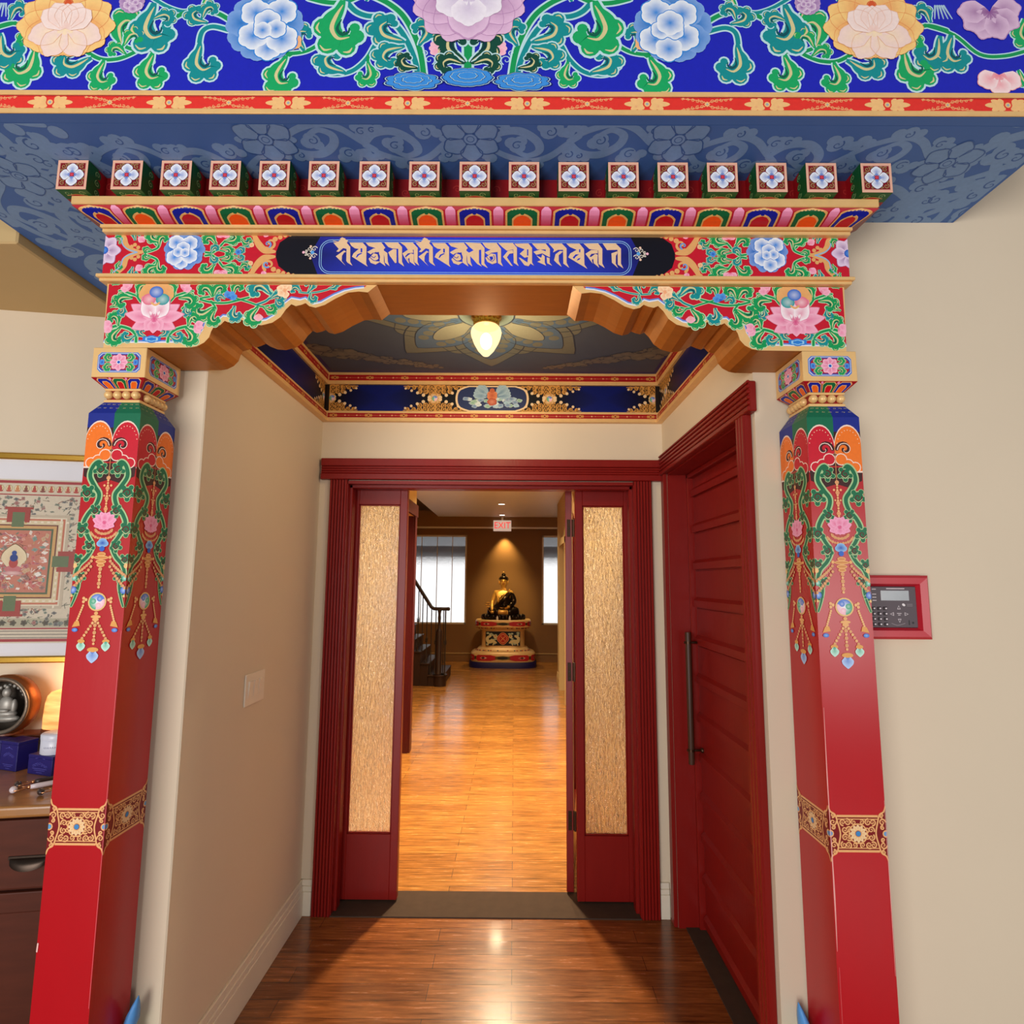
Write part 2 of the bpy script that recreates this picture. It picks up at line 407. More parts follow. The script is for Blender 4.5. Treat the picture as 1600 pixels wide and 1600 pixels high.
def front(Y): return lambda u, v, h: (u, Y - h, v)               # faces the room (-Y)
def facepx(X, sy=1): return lambda u, v, h: (X + h, u, v)         # faces +X, u runs to +Y
def facenx(X): return lambda u, v, h: (X - h, -u, v)              # faces -X, u runs to -Y
def under(Z): return lambda u, v, h: (u, -v, Z - h)               # faces down, v runs to -Y

# palette
GRN, TEAL, DGRN = H('#0f9a55'), H('#0c8e93'), H('#0b4a3c')
PALE, TAN = H('#bfe3ea'), H('#d8cd96')
PINK, LPINK, WHT = H('#e8709c'), H('#f6b9cd'), H('#f6f0f2')
SKY, BLU, NAVY = H('#5aa5e6'), H('#1c4fc4'), H('#10186e')
RED, DRED, ORG = H('#c8122e'), H('#7d1018'), H('#ec6a1e')
GLD, LGLD, BLK = H('#e0b070'), H('#f0d0a0'), H('#0b0c14')
LGRN = H('#bfe0b4')

# ================================================================ THE SETTING
W0, BK, XL, XR = 1.885, 3.085, -1.057, 0.803          # wall plane behind the gateway, corridor end wall, corridor sides
def room():
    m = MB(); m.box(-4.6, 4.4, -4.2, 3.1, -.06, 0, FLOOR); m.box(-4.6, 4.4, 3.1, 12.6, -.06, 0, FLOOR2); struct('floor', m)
    # wall right of the gateway, with the corridor's door wall
    m = MB(); m.box(XR, 4.4, W0, 1.985, 0, 3.9, CREAM); m.box(XR, 1.15, 1.985, BK + .2, 2.22, 2.95, CREAM)
    m.box(XR, 1.15, 3.0, BK + .2, 0, 2.22, CREAM); m.box(1.02, 1.15, 1.985, 3.0, 0, 2.22, CREAM)
    struct('wall_right', m)
    m = MB(); m.box(-1.25, XL, 1.905, BK + .2, 0, 2.95, CREAM, bev=.004); struct('wall_left', m)
    # corridor end wall around the double doorway
    m = MB(); m.box(XL, -.90, BK, BK + .2, 0, 2.95, CREAM); m.box(.64, XR, BK, BK + .2, 0, 2.95, CREAM); m.box(-.90, .64, BK, BK + .2, 2.185, 2.95, CREAM)
    struct('wall_back', m)
    m = MB(); m.box(-1.25, 1.15, 1.905, BK + .2, 2.785, 2.95, mat('grey_blue_ceiling', H('#45536c'), .6, noise=.06)); P = Painter()
    corridor_ceiling(P); P.emit(m, under(2.785)); struct('ceiling', m)
    # room at the left: its wall is turned a little towards the corridor
    a = radians(9.5); T = Matrix.Translation((-1.935, 2.575, 0)) @ Matrix.Rotation(a, 4, 'Z')
    m = MB(); m.box(-3.2, .74, 0, .12, 0, 3.2, CREAM, T=T); struct('wall_side', m)
    m = MB(); m.box(-4.6, -1.832, 1.975, 3.0, 2.87, 3.9, TANCEIL, bev=.006); struct('ceiling', m)
    # hall
    m = MB(); m.box(-1.2, -1.02, BK + .2, 5.95, 2.30, 3.0, CREAM2); m.box(-1.2, -1.02, BK + .2, 4.5, 0, 2.30, CREAM2); m.box(-1.2, -1.02, 5.8, 5.95, 0, 2.30, CREAM2)
    m.box(-2.6, -1.2, 5.87, 5.95, 0, 4.4, CREAM2); m.box(-2.7, -2.6, 5.87, 12.3, 0, 4.4, CREAM2)
    struct('wall_hall_left', m)
    m = MB(); m.box(.74, .92, BK + .2, 8.1, 0, 3.0, CREAM2); m.box(.74, .92, 9.1, 9.9, 0, 3.0, CREAM2); m.box(.74, .92, 8.1, 9.1, 2.2, 3.0, CREAM2)
    m.box(.92, 2.0, 9.86, 9.9, 0, 3.0, CREAM2); m.box(1.9, 2.0, 9.9, 12.3, 0, 3.0, CREAM2); m.box(.92, 2.2, 8.0, 8.05, 0, 2.4, CREAM2); m.box(.92, 2.2, 9.15, 9.2, 0, 2.4, CREAM2); m.box(2.1, 2.2, 8, 9.2, 0, 2.4, CREAM2)
    struct('wall_hall_right', m)
    WF = 12.19; m = MB(); FW = mat('far_wall_paint', H('#8a643a'), .7, noise=.04, nscale=3)
    for x0, x1, z0, z1 in ((-2.7, 2.0, 0, .76), (-2.7, 2.0, 2.62, 4.4), (-2.7, -2.35, .76, 2.62), (-1.0, .587, .76, 2.62), (1.55, 2.0, .76, 2.62)):
        m.box(x0, x1, WF, WF + .15, z0, z1, FW)
    struct('wall_hall_end', m)
    HC = mat('hall_ceiling_paint', H('#f0eff0'), .5, noise=.03)
    m = MB(); m.box(-1.58, 2.0, BK + .2, 11.9, 2.98, 3.1, HC); m.box(-2.7, 2.0, BK + .2, 12.3, 4.4, 4.5, CREAM2); struct('ceiling_hall', m)
    m = MB(); m.box(-2.6, 1.9, 11.9, WF, 2.74, 3.1, FW); struct('trim_hall_soffit', m)
    m = MB(); m.box(-2.6, 1.9, 11.888, 11.9, 2.735, 2.77, WHITE_TRIM); struct('trim_hall_lit_edge', m)  # pale strip painting in the window-lit bottom edge of the soffit
    # baseboards: plinth, step and cap
    def skirt(m, p, q, n, mt, h=.165):
        (x0, y0), (x1, y1) = p, q
        for t, z0, z1 in ((.020, 0, h * .68), (.016, h * .68, h * .83), (.011, h * .83, h)):
            xs = sorted((x0, x1, x0 + n[0] * t, x1 + n[0] * t)); ys = sorted((y0, y1, y0 + n[1] * t, y1 + n[1] * t))
            m.box(xs[0], xs[-1], ys[0], ys[-1], z0, z1, mt, bev=.002)
    m = MB(); skirt(m, (XL, 1.905), (XL, BK), (1, 0), WHITE_TRIM); skirt(m, (XL, BK), (-.997, BK), (0, -1), WHITE_TRIM); struct('baseboard_left', m)
    m = MB(); skirt(m, (.737, BK), (XR - .02, BK), (0, -1), WHITE_TRIM); struct('baseboard_right', m)
    m = MB(); skirt(m, (1.1, W0), (4.4, W0), (0, -1), WHITE_TRIM); struct('baseboard_front', m)
    m = MB(); skirt(m, (-2.6, WF), (1.9, WF), (0, -1), FW); m.box(-2.6, 1.9, WF - .02, WF, .165, .18, CREAM2); skirt(m, (-1.02, 3.3), (-1.02, 4.35), (1, 0), WHITE_TRIM); skirt(m, (.74, 3.3), (.74, 7.95), (-1, 0), CREAM2)
    skirt(m, (.74, 9.2), (.74, 9.9), (-1, 0), CREAM2); skirt(m, (-1.2, 5.95), (-2.6, 5.95), (0, 1), CREAM2); struct('baseboard_hall', m)
    # thresholds
    m = MB(); m.box(-.90, .64, 3.06, 3.30, 0, .006, THRESH); struct('trim_threshold', m)
    m = MB(); m.box(.838, .93, 1.985, 3.0, 0, .005, THRESH); struct('trim_threshold', m)

def corridor_ceiling(P):
    # ceiling ornament: tone-on-tone lotus around the lamp and flower sprays in the corners
    C1, C2 = H('#6f746c'), H('#6f7f92'); cx, cy = -.126, -2.355; DK = H('#2b3950')
    for k in range(8):
        a = 2 * pi * k / 8 + pi / 8 * 0
        P.petal((cx + .05 * cos(a), cy + .05 * sin(a)), a, .47, .30, H('#666d68'), C1, 1, tip=.16, line=(DK, .006))
        P.petal((cx + .08 * cos(a), cy + .08 * sin(a)), a, .38, .22, SKYD, SKYD, 6, tip=.10, line=(DK, .004))
        for t in range(5):
            for sg in (-1, 1):
                u = .16 + .055 * t; q = (cx + u * cos(a) - sg * (.10 - .012 * t) * sin(a), cy + u * sin(a) + sg * (.10 - .012 * t) * cos(a)); P.disc(q, .026, C1, 9, 10)
        P.petal((cx + .10 * cos(a), cy + .10 * sin(a)), a, .26, .10, H('#8c8f80'), H('#8c8f80'), 12, line=(DK, .003))
        for sg in (-1, 0, 1): P.stroke([(cx + .1 * cos(a + sg * .2), cy + .1 * sin(a + sg * .2)), (cx + .22 * cos(a + sg * .2), cy + .22 * sin(a + sg * .2))], .012, C1, 11, sm=1)
        b = a + pi / 8
        P.petal((cx + .28 * cos(b), cy + .28 * sin(b)), b, .17, .17, C1, C1, 0, lobes=2, line=(DK, .004))
    P.disc((cx, cy), .125, H('#7d9290'), 17, 28); P.ring((cx, cy), .118, .125, DK, 18, 28)
    for sx in (-1, 1):
        for k in range(26):
            t = k / 25; x = cx + sx * (.86 - .56 * t); y = -(2.98 - .20 * (1 - t) - .02 * rnd.random()); r = .035 * (1.2 - .75 * t)
            for j in range(4):
                q = (x + rnd.uniform(-.03, .03), y + rnd.uniform(-.02, .06) * (1.3 - t)); P.scallop(q, r * 1.12, r * 1.0, 5, DK, DK, j * 2, .2, rnd.random()); P.scallop(q, r, r * .85, 5, H('#7d7a70'), H('#6a6a68'), j * 2 + 1, .2, rnd.random())
    for x0, y0, x1, y1 in ((-1.04, -3.06, .79, -3.02), (-1.04, -3.06, -1.0, -1.9), (.75, -3.06, .79, -1.9)): P.rect(x0, y0, x1, y1, NAVY, 0)
SKYD = H('#4d6a8c')
room()

# ---- painted crown frieze of the corridor (three runs)
def corridor_frieze():
    zb = [2.513, 2.531, 2.557, 2.570, 2.722, 2.741, 2.772, 2.785]      # gold, red, gold, field, gold, red, gold
    def scrollfan(P, c, L, s, v):
        # gold arabesque triangle: c on the band edge, L half length, s=+1 right, v=+1 grows up
        n = 5
        for k in range(n):
            t = (k + .5) / n; x = c[0] + s * L * t; hgt = .062 * (1 - t) + .012; r = .019 * (1 - .45 * t)
            for j in range(max(1, round(hgt / .024))):
                y = c[1] + v * (.012 + j * .022)
                P.disc((x, y), r, H('#d0964a'), 2, 10); P.spiral((x + s * .003, y), r * .72, 1.2, r * .28, H('#3a2410'), 3, a0=k, flip=s * v)
            P.disc((x + s * L * .08, c[1] + v * hgt), r * .6, LGLD, 4, 8)
        P.stroke([(c[0], c[1] + v * .006), (c[0] + s * L * 1.04, c[1] + v * .006)], [.014, .004], H('#d0964a'), 2, sm=1)
        P.scallop((c[0] + s * .008, c[1] + v * .058), .022, .016, 4, LGLD, H('#c98c3e'), 4)
    def run(name, u0, u1, fn, m, mid):
        P = Painter(); uc = (u0 + u1) / 2; hl = (u1 - u0) / 2
        P.rect(u0, zb[3], u1, zb[4], BLK, 0)
        zc = (zb[3] + zb[4]) / 2; top, bot = zb[4] - .002, zb[3] + .002
        def panel(x0, x1):
            xm = (x0 + x1) / 2; b_ = H('#0a1866')
            P.fan((xm, zc), [(x0, bot), (xm - .12, bot), (xm + .12, bot), (x1, bot), (x1, zc), (x1, top), (xm + .12, top), (xm - .12, top), (x0, top), (x0, zc)], b_, [BLK, b_, b_, BLK, BLK, BLK, b_, b_, BLK, BLK], 1)
        if mid:
            nodes = [u0 + .0, uc - .315, uc + .315, u1]
            panel(nodes[0] + .05, nodes[1] - .05); panel(nodes[2] + .05, nodes[3] - .05)
        else:
            nodes = [u0 + .12, u1]; panel(nodes[0] + .05, nodes[1] - .05)
        for x in nodes:
            for s in (-1, 1):
                if (x + s * .1 < u0) or (x + s * .1 > u1): continue
                L = .15 if not mid or abs(x - uc) > .5 else .165
                scrollfan(P, (x, bot), L, s, 1); scrollfan(P, (x, top), L, s, -1)
            if u0 < x < u1 or True: P.taiji((min(max(x, u0 + .016), u1 - .016), zc), .0155, 5)
        if mid:
            # cartouche with a cloud and bird painting
            pts = []
            for k in range(40):
                a = 2 * pi * k / 40; e = .82 + .18 * abs(cos(2 * a)) ** .5
                pts.append((uc + .19 * max(-1, min(1, 1.12 * cos(a))) * (e if abs(sin(a)) < .5 else 1), zc + .066 * max(-1, min(1, 1.25 * sin(a)))))
            P.poly([(uc + (p[0] - uc) * 1.06, zc + (p[1] - zc) * 1.1) for p in pts], LGLD, 6); P.poly(pts, H('#26345e'), 7)
            for k in range(46):
                x = uc + rnd.uniform(-.155, .155); y = zc - .045 + rnd.random() * .07 * (1 - abs(x - uc) / .4); c_ = rnd.choice([H('#7fae8c'), H('#8fb7c4'), H('#c9d8d2'), H('#5f86a8')])
                P.scallop((x, y), .018, .011, 4, c_, mixc(c_, (1, 1, 1), .3), 8 + k % 4, .2, k)
            for s in (-1, 1):
                for k in range(6): P.petal((uc + s * .02, zc + .012), pi / 2 - s * (.5 + .2 * k), .085, .03, H('#3f6d93'), H('#a9c4cf'), 12 + k % 3)
            P.scallop((uc, zc + .018), .03, .03, 6, H('#c45a3a'), H('#e08a5a'), 15); P.disc((uc, zc + .045), .014, H('#c8663f'), 17); P.scallop((uc, zc - .018), .028, .022, 5, H('#d88a6a'), H('#b8482e'), 16)
        # red bands with little gold links
        for z0, z1 in ((zb[1], zb[2]), (zb[5], zb[6])):
            P.rect(u0, z0, u1, z1, H('#a3151d'), 0); zm = (z0 + z1) / 2; n = int((u1 - u0) / .062)
            P.stroke([(u0, zm), (u1, zm)], .0018, H('#c9804a'), 1, sm=1, cap=False)
            for k in range(n):
                x = u0 + (k + .5) * (u1 - u0) / n
                if k % 3 == 0:
                    P.disc((x, zm), .010, H('#d0904a'), 2, 8); P.disc((x - .014, zm), .0075, H('#d0904a'), 2, 8); P.disc((x + .014, zm), .0075, H('#d0904a'), 2, 8); P.disc((x, zm), .005, H('#7a1a16'), 3, 6)
                else: P.disc((x, zm), .0045, H('#e6a878'), 2, 6); P.disc((x + .02, zm), .003, H('#d98f6a'), 2, 6)
        P.clip(u0, u1, zb[0], zb[-1]); P.emit(m, fn)
    def profile(m, bx):
        # bx(z0, z1, t) adds a moulding strip standing t off the wall
        bx(zb[3], zb[4], .014, BLACKIRON)
        for i, t, mt in ((0, .034, GOLD), (1, .030, GOLD), (2, .026, GOLD), (4, .026, GOLD), (5, .030, GOLD), (6, .034, GOLD)): bx(zb[i], zb[i + 1], t, mt)
    def offs(base, sgn, ax):
        # painted point goes on the right step of the profile
        def f(u, v, h):
            t = .030 if (zb[1] - 1e-4 <= v <= zb[2] + 1e-4 or zb[5] - 1e-4 <= v <= zb[6] + 1e-4) else .014
            d = base + sgn * (t + h)
            return (u, d, v) if ax == 'Y' else (d, -sgn * 0 + (u if sgn > 0 else -u), v)
        return f
    m = MB(); profile(m, lambda z0, z1, t, mt: m.box(XL, XR, BK - t, BK, z0, z1, mt)); run('b', XL + .034, XR - .034, offs(BK, -1, 'Y'), m, True)
    struct('trim_frieze_back', m)
    m = MB(); profile(m, lambda z0, z1, t, mt: m.box(XL, XL + t, 1.905, BK - .034, z0, z1, mt)); run('l', 1.905, BK - .034, offs(XL, 1, 'X'), m, False)
    struct('trim_frieze_left', m)
    m = MB(); profile(m, lambda z0, z1, t, mt: m.box(XR - t, XR, 1.99, BK - .034, z0, z1, mt)); run('r', -(BK - .034), -1.99, offs(XR, -1, 'X'), m, False)
    struct('trim_frieze_right', m)
corridor_frieze()

# ---- door casings and doors
def fluted(m, p0, p1, width_axis, w0, w1, out, depth, vert, n=5):
    pass
def doors():
    # casing of the double doorway: fluted legs and a reeded head, all standing proud of the end wall
    m = MB(); f = BK - .03
    for x0, x1, s in ((-.995, -.90, 1), (.64, .735, -1)):
        m.box(x0, x1, f + .010, BK, 0, 2.19, DOORRED); n = 6; wd = (x1 - x0) / n
        for k in range(n): m.box(x0 + k * wd + .002, x0 + (k + 1) * wd - .002, f, f + .012, 0, 2.19, DOORRED, bev=.003)
    m.box(-1.044, .79, f + .006, BK, 2.19, 2.304, DOORRED)
    for z0, z1, t in ((2.19, 2.222, .034), (2.224, 2.235, .028), (2.237, 2.248, .028), (2.250, 2.261, .028), (2.263, 2.304, .034)): m.box(-1.044, .79, BK - t - .004, BK - .02, z0, z1, DOORRED, bev=.003)
    for x, s in ((-.90, 1), (.64, -1)):     # jambs and stops
        m.box(x, x + s * .003, BK - .02, BK + .21, 0, 2.185, DOORRED); m.box(x, x + s * .018, BK + .02, BK + .085, 0, 2.185, DOORRED, bev=.003)
    m.box(-.90, .64, BK - .02, BK + .21, 2.168, 2.185, DOORRED); m.box(-.90, .64, BK + .02, BK + .085, 2.150, 2.17, DOORRED, bev=.003)
    struct('trim_door_casing', m)
    # two fixed glazed side leaves
    for nm, x0, x1 in (('door_1', -.897, -.597), ('door_2', .338, .637)):
        y0, y1 = 3.19, 3.235; g0, g1, gz0, gz1 = x0 + (.030 if x0 < 0 else .040), x1 - (.040 if x0 < 0 else .030), .335, 2.072
        m = MB()
        m.box(x0, g0, y0, y1, .015, 2.165, DOORRED, bev=.002); m.box(g1, x1, y0, y1, .015, 2.165, DOORRED, bev=.002)
        m.box(g0, g1, y0, y1, .015, gz0, DOORRED, bev=.002); m.box(g0, g1, y0, y1, gz1, 2.165, DOORRED, bev=.002)
        for a, b, c, d in ((g0, g0 + .007, gz0, gz1), (g1 - .007, g1, gz0, gz1), (g0, g1, gz0, gz0 + .007), (g0, g1, gz1 - .007, gz1)): m.box(a, b, y0 + .008, y0 + .016, c, d, DOORRED, bev=.002)
        dd = m.build(nm, origin=((x0 + x1) / 2, y0, 0)); tag(dd, kind='structure')
        g = MB(); g.box(g0 + .001, g1 - .001, 3.209, 3.215, gz0, gz1, RAINGLASS); g.build('glass_pane', dd)
    # open leaf seen edge-on, hinged to the second side leaf, with three bronze hinges
    T = Matrix.Translation((.290, 3.285, 0)) @ Matrix.Rotation(radians(-7.5), 4, 'Z')
    m = MB(); m.box(0, .038, 0, .11, .015, 2.17, DOORRED, bev=.002, T=T); m.box(0, .038, .11, .60, .015, .335, DOORRED, T=T); m.box(0, .038, .11, .60, 2.07, 2.17, DOORRED, T=T); m.box(0, .038, .60, .68, .015, 2.17, DOORRED, bev=.002, T=T)
    d3 = m.build('door_3', origin=(.309, 3.285, 0)); tag(d3, kind='structure')
    g = MB(); g.box(.016, .022, .11, .60, .335, 2.07, RAINGLASS, T=T); g.build('glass_pane', d3)
    for z in (1.955, 1.155, .375):
        m = MB(); m.box(.30, .334, 3.281, 3.286, z - .05, z + .05, BRONZE, bev=.001); m.lathe([(.007, z - .05), (.007, z + .05)], (.337, 3.272, 0), BRONZE, 10)
        for dz in (-.035, .0, .035):
            m.lathe([(.004, 0), (.004, .002)], (.311, 3.281, z + dz), BLACKIRON, 8, axis='Y')
        m.build('hinge', d3)
    # big boarded door in the corridor's side wall
    m = MB(); X = XR
    m.box(X - .024, X, 1.91, 1.985, 0, 2.22, DOORRED, bev=.003)
    for k in range(3): m.box(X - .029, X - .02, 1.914 + k * .024, 1.933 + k * .024, 0, 2.22, DOORRED, bev=.003)
    m.box(X - .020, X, 3.0, BK - .03, 0, 2.22, DOORRED, bev=.003)
    m.box(X - .024, X, 1.862, BK - .034, 2.218, 2.322, DOORRED, bev=.003)
    for k in range(4): m.box(X - .032, X - .02, 1.860, BK - .034, 2.240 + k * .019, 2.252 + k * .019, DOORRED, bev=.003)
    m.box(X - .032, X - .02, 1.860, BK - .034, 2.218, 2.236, DOORRED, bev=.003); m.box(X - .032, X - .02, 1.860, BK - .034, 2.314, 2.324, DOORRED, bev=.003)
    m.box(X, .99, 2.995, 3.0, 0, 2.22, DOORRED); m.box(X, .99, 1.985, 1.990, 0, 2.22, DOORRED); m.box(X, .99, 1.985, 3.0, 2.212, 2.22, DOORRED)
    m.box(.90, .99, 2.975, 2.996, 0, 2.212, DOORRED, bev=.003); m.box(.90, .99, 1.99, 3.0, 2.19, 2.212, DOORRED, bev=.003)
    struct('trim_side_door_casing', m)
    m = MB(); m.box(.930, .985, 1.992, 2.975, .008, 2.19, DOORRED)
    z = .03
    while z < 2.15:       # ledges: a sloped cap over each board
        zt = min(z + .187, 2.188)
        m.prism([(0, z + .004), (-.018, z + .004), (-.018, z + .012), (-.018, z + .036), (-.003, z + .052), (0, z + .052)][::-1], lambda u, v, d: (.930 + u, d, v), 2.96, 2.0, DOORRED)
        m.box(.926, .931, 2.0, 2.96, z + .052, zt - .003, DOORRED, bev=.001); z += .187
    d4 = m.build('door_4', origin=(.95, 2.48, 0)); tag(d4, kind='structure')
    m = MB(); hx, hy = .868, 2.93
    m.lathe([(.0135, .775), (.0145, .78), (.0145, 1.40), (.0135, 1.405)], (hx, hy, 0), mat('turned_wood_grip', H('#43281a'), .5, noise=.3, nscale=20, stretch=(1, 1, .1)), 14)
    for z in (.84, 1.355):
        m.tube([(hx - .02, hy, z), (hx + .062, hy, z)], .006, BRONZE, 8); m.ball((hx + .055, hy, z), .012, BRONZE, 10, 6); m.lathe([(.0165, z - .006), (.0165, z + .006)], (hx, hy, 0), BRONZE, 14)
    tag(m.build('pull_handle', d4), 'long turned wood pull with bronze brackets')
    SHADEDRED = mat('shaded_red_casing', H('#4a0e0d'), .4, noise=.1)  # door red darkened to hold the shade of the hall doorway
    # doorway in the hall's left wall
    m = MB(); X = -1.02
    m.box(X, X + .02, 4.4, 4.5, 0, 2.40, SHADEDRED); m.box(X, X + .02, 5.8, 5.9, 0, 2.40, SHADEDRED); m.box(X, X + .025, 4.36, 5.93, 2.30, 2.42, SHADEDRED)
    m.box(-1.2, X, 5.79, 5.8, 0, 2.3, SHADEDRED); m.box(-1.2, X, 4.5, 4.51, 0, 2.3, SHADEDRED); struct('trim_hall_door_casing', m)
    m = MB(); m.box(-1.16, -1.12, 4.51, 5.79, .01, 2.3, DOORRED, bev=.003)
    for k in range(8): m.box(-1.122, -1.112, 4.6, 5.7, .12 + k * .27, .33 + k * .27, DOORRED, bev=.004)
    dd = m.build('door_5', origin=(-1.14, 5.15, 0)); tag(dd, kind='structure')
    m = MB(); m.box(.70, .74, 8.02, 8.1, 0, 2.28, CREAM2); m.box(.70, .74, 9.1, 9.18, 0, 2.28, CREAM2); m.box(.70, .74, 8.02, 9.18, 2.2, 2.3, CREAM2); struct('trim_hall_opening', m)
    m = MB(); m.box(.86, .9, 8.1, 9.1, .01, 2.2, DARKWOOD, bev=.003); m.box(.853, .861, 8.2, 9.0, .2, 1.0, DARKWOOD, bev=.004); m.box(.853, .861, 8.2, 9.0, 1.15, 2.05, DARKWOOD, bev=.004)
    dd = m.build('door_6', origin=(.88, 8.6, 0)); tag(dd, kind='structure')
doors()

# ---- hall windows: obscure glass, daylight and an added slab outside greying the upper panes
def windows():
    WG = glass_material('frosted_window_glass', (.95, .97, 1), .16, 1.0, (26, 26, 26), .22, (.85, .88, .92))
    for nm, x0, x1, mull in (('window_1', -2.35, -1.0, (-1.96, -1.63, -1.31)), ('window_2', .587, 1.55, (.95, 1.3))):
        m = MB(); z0, z1 = .76, 2.62
        for a, b, c, d in ((x0, x0 + .035, z0, z1), (x1 - .035, x1, z0, z1), (x0, x1, z0, z0 + .035), (x0, x1, z1 - .035, z1)): m.box(a, b, 12.20, 12.26, c, d, WHITE_TRIM, bev=.003)
        for q in mull: m.box(q - .006, q + .006, 12.215, 12.24, z0, z1, WHITE_TRIM)
        o = m.build(nm, origin=((x0 + x1) / 2, 12.2, z0)); tag(o, kind='structure')
        g = MB(); g.box(x0 + .03, x1 - .03, 12.225, 12.232, z0 + .03, z1 - .03, WG); g.build('glass_pane', o)
    m = MB(); m.box(-3.2, 2.4, 12.42, 14.6, 2.16, 2.4, mat('grey_shading_slab', H('#6d6a70'), .8)); struct('window_shading_slab', m)
    area('hall_window_daylight', (-.4, 15.2, 1.3), (radians(-84), 0, 0), 6, 2.3, 66, (1.0, .97, .93))
windows()

# ================================================================ THE PAINTED GATEWAY
XC = -.1285                                            # axis of the gateway
# ---- frieze beam overhead
def frieze():
    m = MB(); x0, x1, y = -1.82, 1.525, 1.425
    m.box(x0, x1, y, 1.455, 2.905, 3.62, SOFFIT)
    gm = MB(); gm.box(x0, x1, y - .006, y, 2.905, 2.920, GOLD, bev=.002); gm.box(x0, x1, y - .006, y, 2.960, 2.974, GOLD, bev=.002)
    P = Painter(); P.rect(x0, 2.974, x1, 3.62, H('#1a22b8'), 0)
    P.rect(x0, 2.920, x1, 2.960, H('#e2332c'), 0)
    for z in (2.9225, 2.9575): P.rect(x0, z - .0005, x1, z + .0005, H('#b02018'), 1)
    c1, c2 = H('#f0c080'), H('#e9a878')
    k = -5
    while True:
        x = -.298 + .3255 * k; k += 1
        if x > x1: break
        if x < x0: continue
        zc = 2.940
        for s in (-1, 1):
            for a, L in ((0, .050), (24, .036), (-26, .036), (55, .022), (-60, .022)):
                P.petal((x + s * .012, zc), (pi if s < 0 else 0) + s * radians(a), L, .014, c1, c1, 2)
            for dx, dz in ((.020, .009), (.030, -.007), (.012, -.011)): P.disc((x + s * dx, zc + dz), .0055, c1, 3, 8, cc=c2)
        P.disc((x, zc), .008, c1, 4, 10); P.disc((x, zc), .004, H('#9ab0b8'), 5, 8)
        xx = x + .163
        if xx < x1:
            for s in (-1, 1):
                for v in (-1, 1):
                    for j in range(5):
                        q = (xx + s * (.014 + .0125 * j), zc + v * (.008 + .0018 * j)); P.spiral(q, .0062 - .0006 * j, 1.3, .0016, c1, 2, a0=j, flip=s * v)
                    P.stroke([(xx, zc + v * .004), (xx + s * .03, zc + v * .012), (xx + s * .07, zc + v * .0165)], .0014, c1, 2)
            P.daisy((xx, zc), .008, 8, c1, c1, (H('#8fb0c8'), H('#8fb0c8')), 2)
    Q = Painter(); G2 = H('#12a862')
    def vine(pts, w=.011, c=GRN): Q.vine(pts, w, c, PALE, 1)
    def leaf(p, a, L, c=GRN, f=1, l=4): Q.leaf(p[0], radians(a), L, c, PALE, TAN, f, l, stem=.10)
    # stems
    vine([(-1.456,3.167),(-1.413,3.181),(-1.382,3.179),(-1.305,3.175)])
    vine([(-1.209,3.106),(-1.153,3.073),(-1.109,3.071),(-1.074,3.083),(-1.041,3.104),(-1.012,3.131)])
    vine([(-1.321,3.111),(-1.339,3.091),(-1.34,3.061)])
    vine([(-1.049,3.097),(-1.09,3.114),(-1.109,3.146),(-1.114,3.181)])
    vine([(-1.018,3.126),(-1.011,3.092),(-1.002,3.062)], .008)
    vine([(-0.7983,3.192),(-0.8355,3.214),(-0.8853,3.224),(-0.9292,3.214),(-0.9636,3.196),(-0.9863,3.201)], .013)
    vine([(-1.027,3.266),(-0.9801,3.236),(-0.9342,3.22),(-0.9033,3.226)], .010, TEAL)
    vine([(-0.8008,3.162),(-0.846,3.173),(-0.8738,3.157),(-0.8795,3.112),(-0.8748,3.078)], .013, TEAL)
    vine([(-0.668,3.093),(-0.6149,3.091),(-0.5713,3.103),(-0.533,3.135),(-0.5167,3.168)], .011)
    vine([(-0.6193,3.091),(-0.6404,3.074),(-0.6457,3.049)], .010)
    vine([(-0.5835,3.263),(-0.5338,3.25),(-0.4846,3.25),(-0.4451,3.268)], .014)
    vine([(-0.4757,3.25),(-0.4523,3.223),(-0.4205,3.208),(-0.3758,3.203),(-0.3349,3.176),(-0.3024,3.124),(-0.2786,3.06),(-0.2731,3.021)], .015, TEAL)
    vine([(-0.4095,3.273),(-0.3594,3.246),(-0.3181,3.208),(-0.2854,3.148),(-0.2661,3.089),(-0.2555,3.016)], .015)
    vine([(-0.3949,3.114),(-0.4155,3.074),(-0.4494,3.04),(-0.4885,3.028),(-0.5239,3.032),(-0.5513,3.054)], .012, TEAL)
    vine([(-0.4115,3.084),(-0.4102,3.05),(-0.4071,3.026)], .008)
    vine([(-0.1457,3.269),(-0.1394,3.159),(-0.1353,3.041)], .020)
    # leaves
    leaf([(-1.327,3.106)], -112, .112, G2, -1); leaf([(-1.337,3.096)], 118, .062, G2)
    leaf([(-1.173,3.074)], 200, .095, TEAL, -1); leaf([(-1.139,3.068)], -97, .083, G2)
    leaf([(-1.094,3.106)], 92, .105, G2, -1); leaf([(-1.09,3.111)], 55, .062, G2, -1, 6); leaf([(-1.079,3.087)], 150, .052, G2)
    leaf([(-1.014,3.246)], -95, .135, TEAL, 1, 6); leaf([(-1.006,3.092)], -95, .098, G2, 1); leaf([(-1.017,3.196)], 12, .06, TEAL, -1, 7)
    leaf([(-0.8779,3.122)], -86, .105, TEAL, 1); leaf([(-0.86,3.182)], 152, .066, TEAL, -1, 6); leaf([(-0.8788,3.196)], 62, .055, TEAL, -1, 6)
    leaf([(-0.8769,3.232)], 80, .075, G2, 1); leaf([(-1.436,3.15)], -70, .10, TEAL, 1); leaf([(-1.414,3.19)], 62, .06, TEAL, -1)
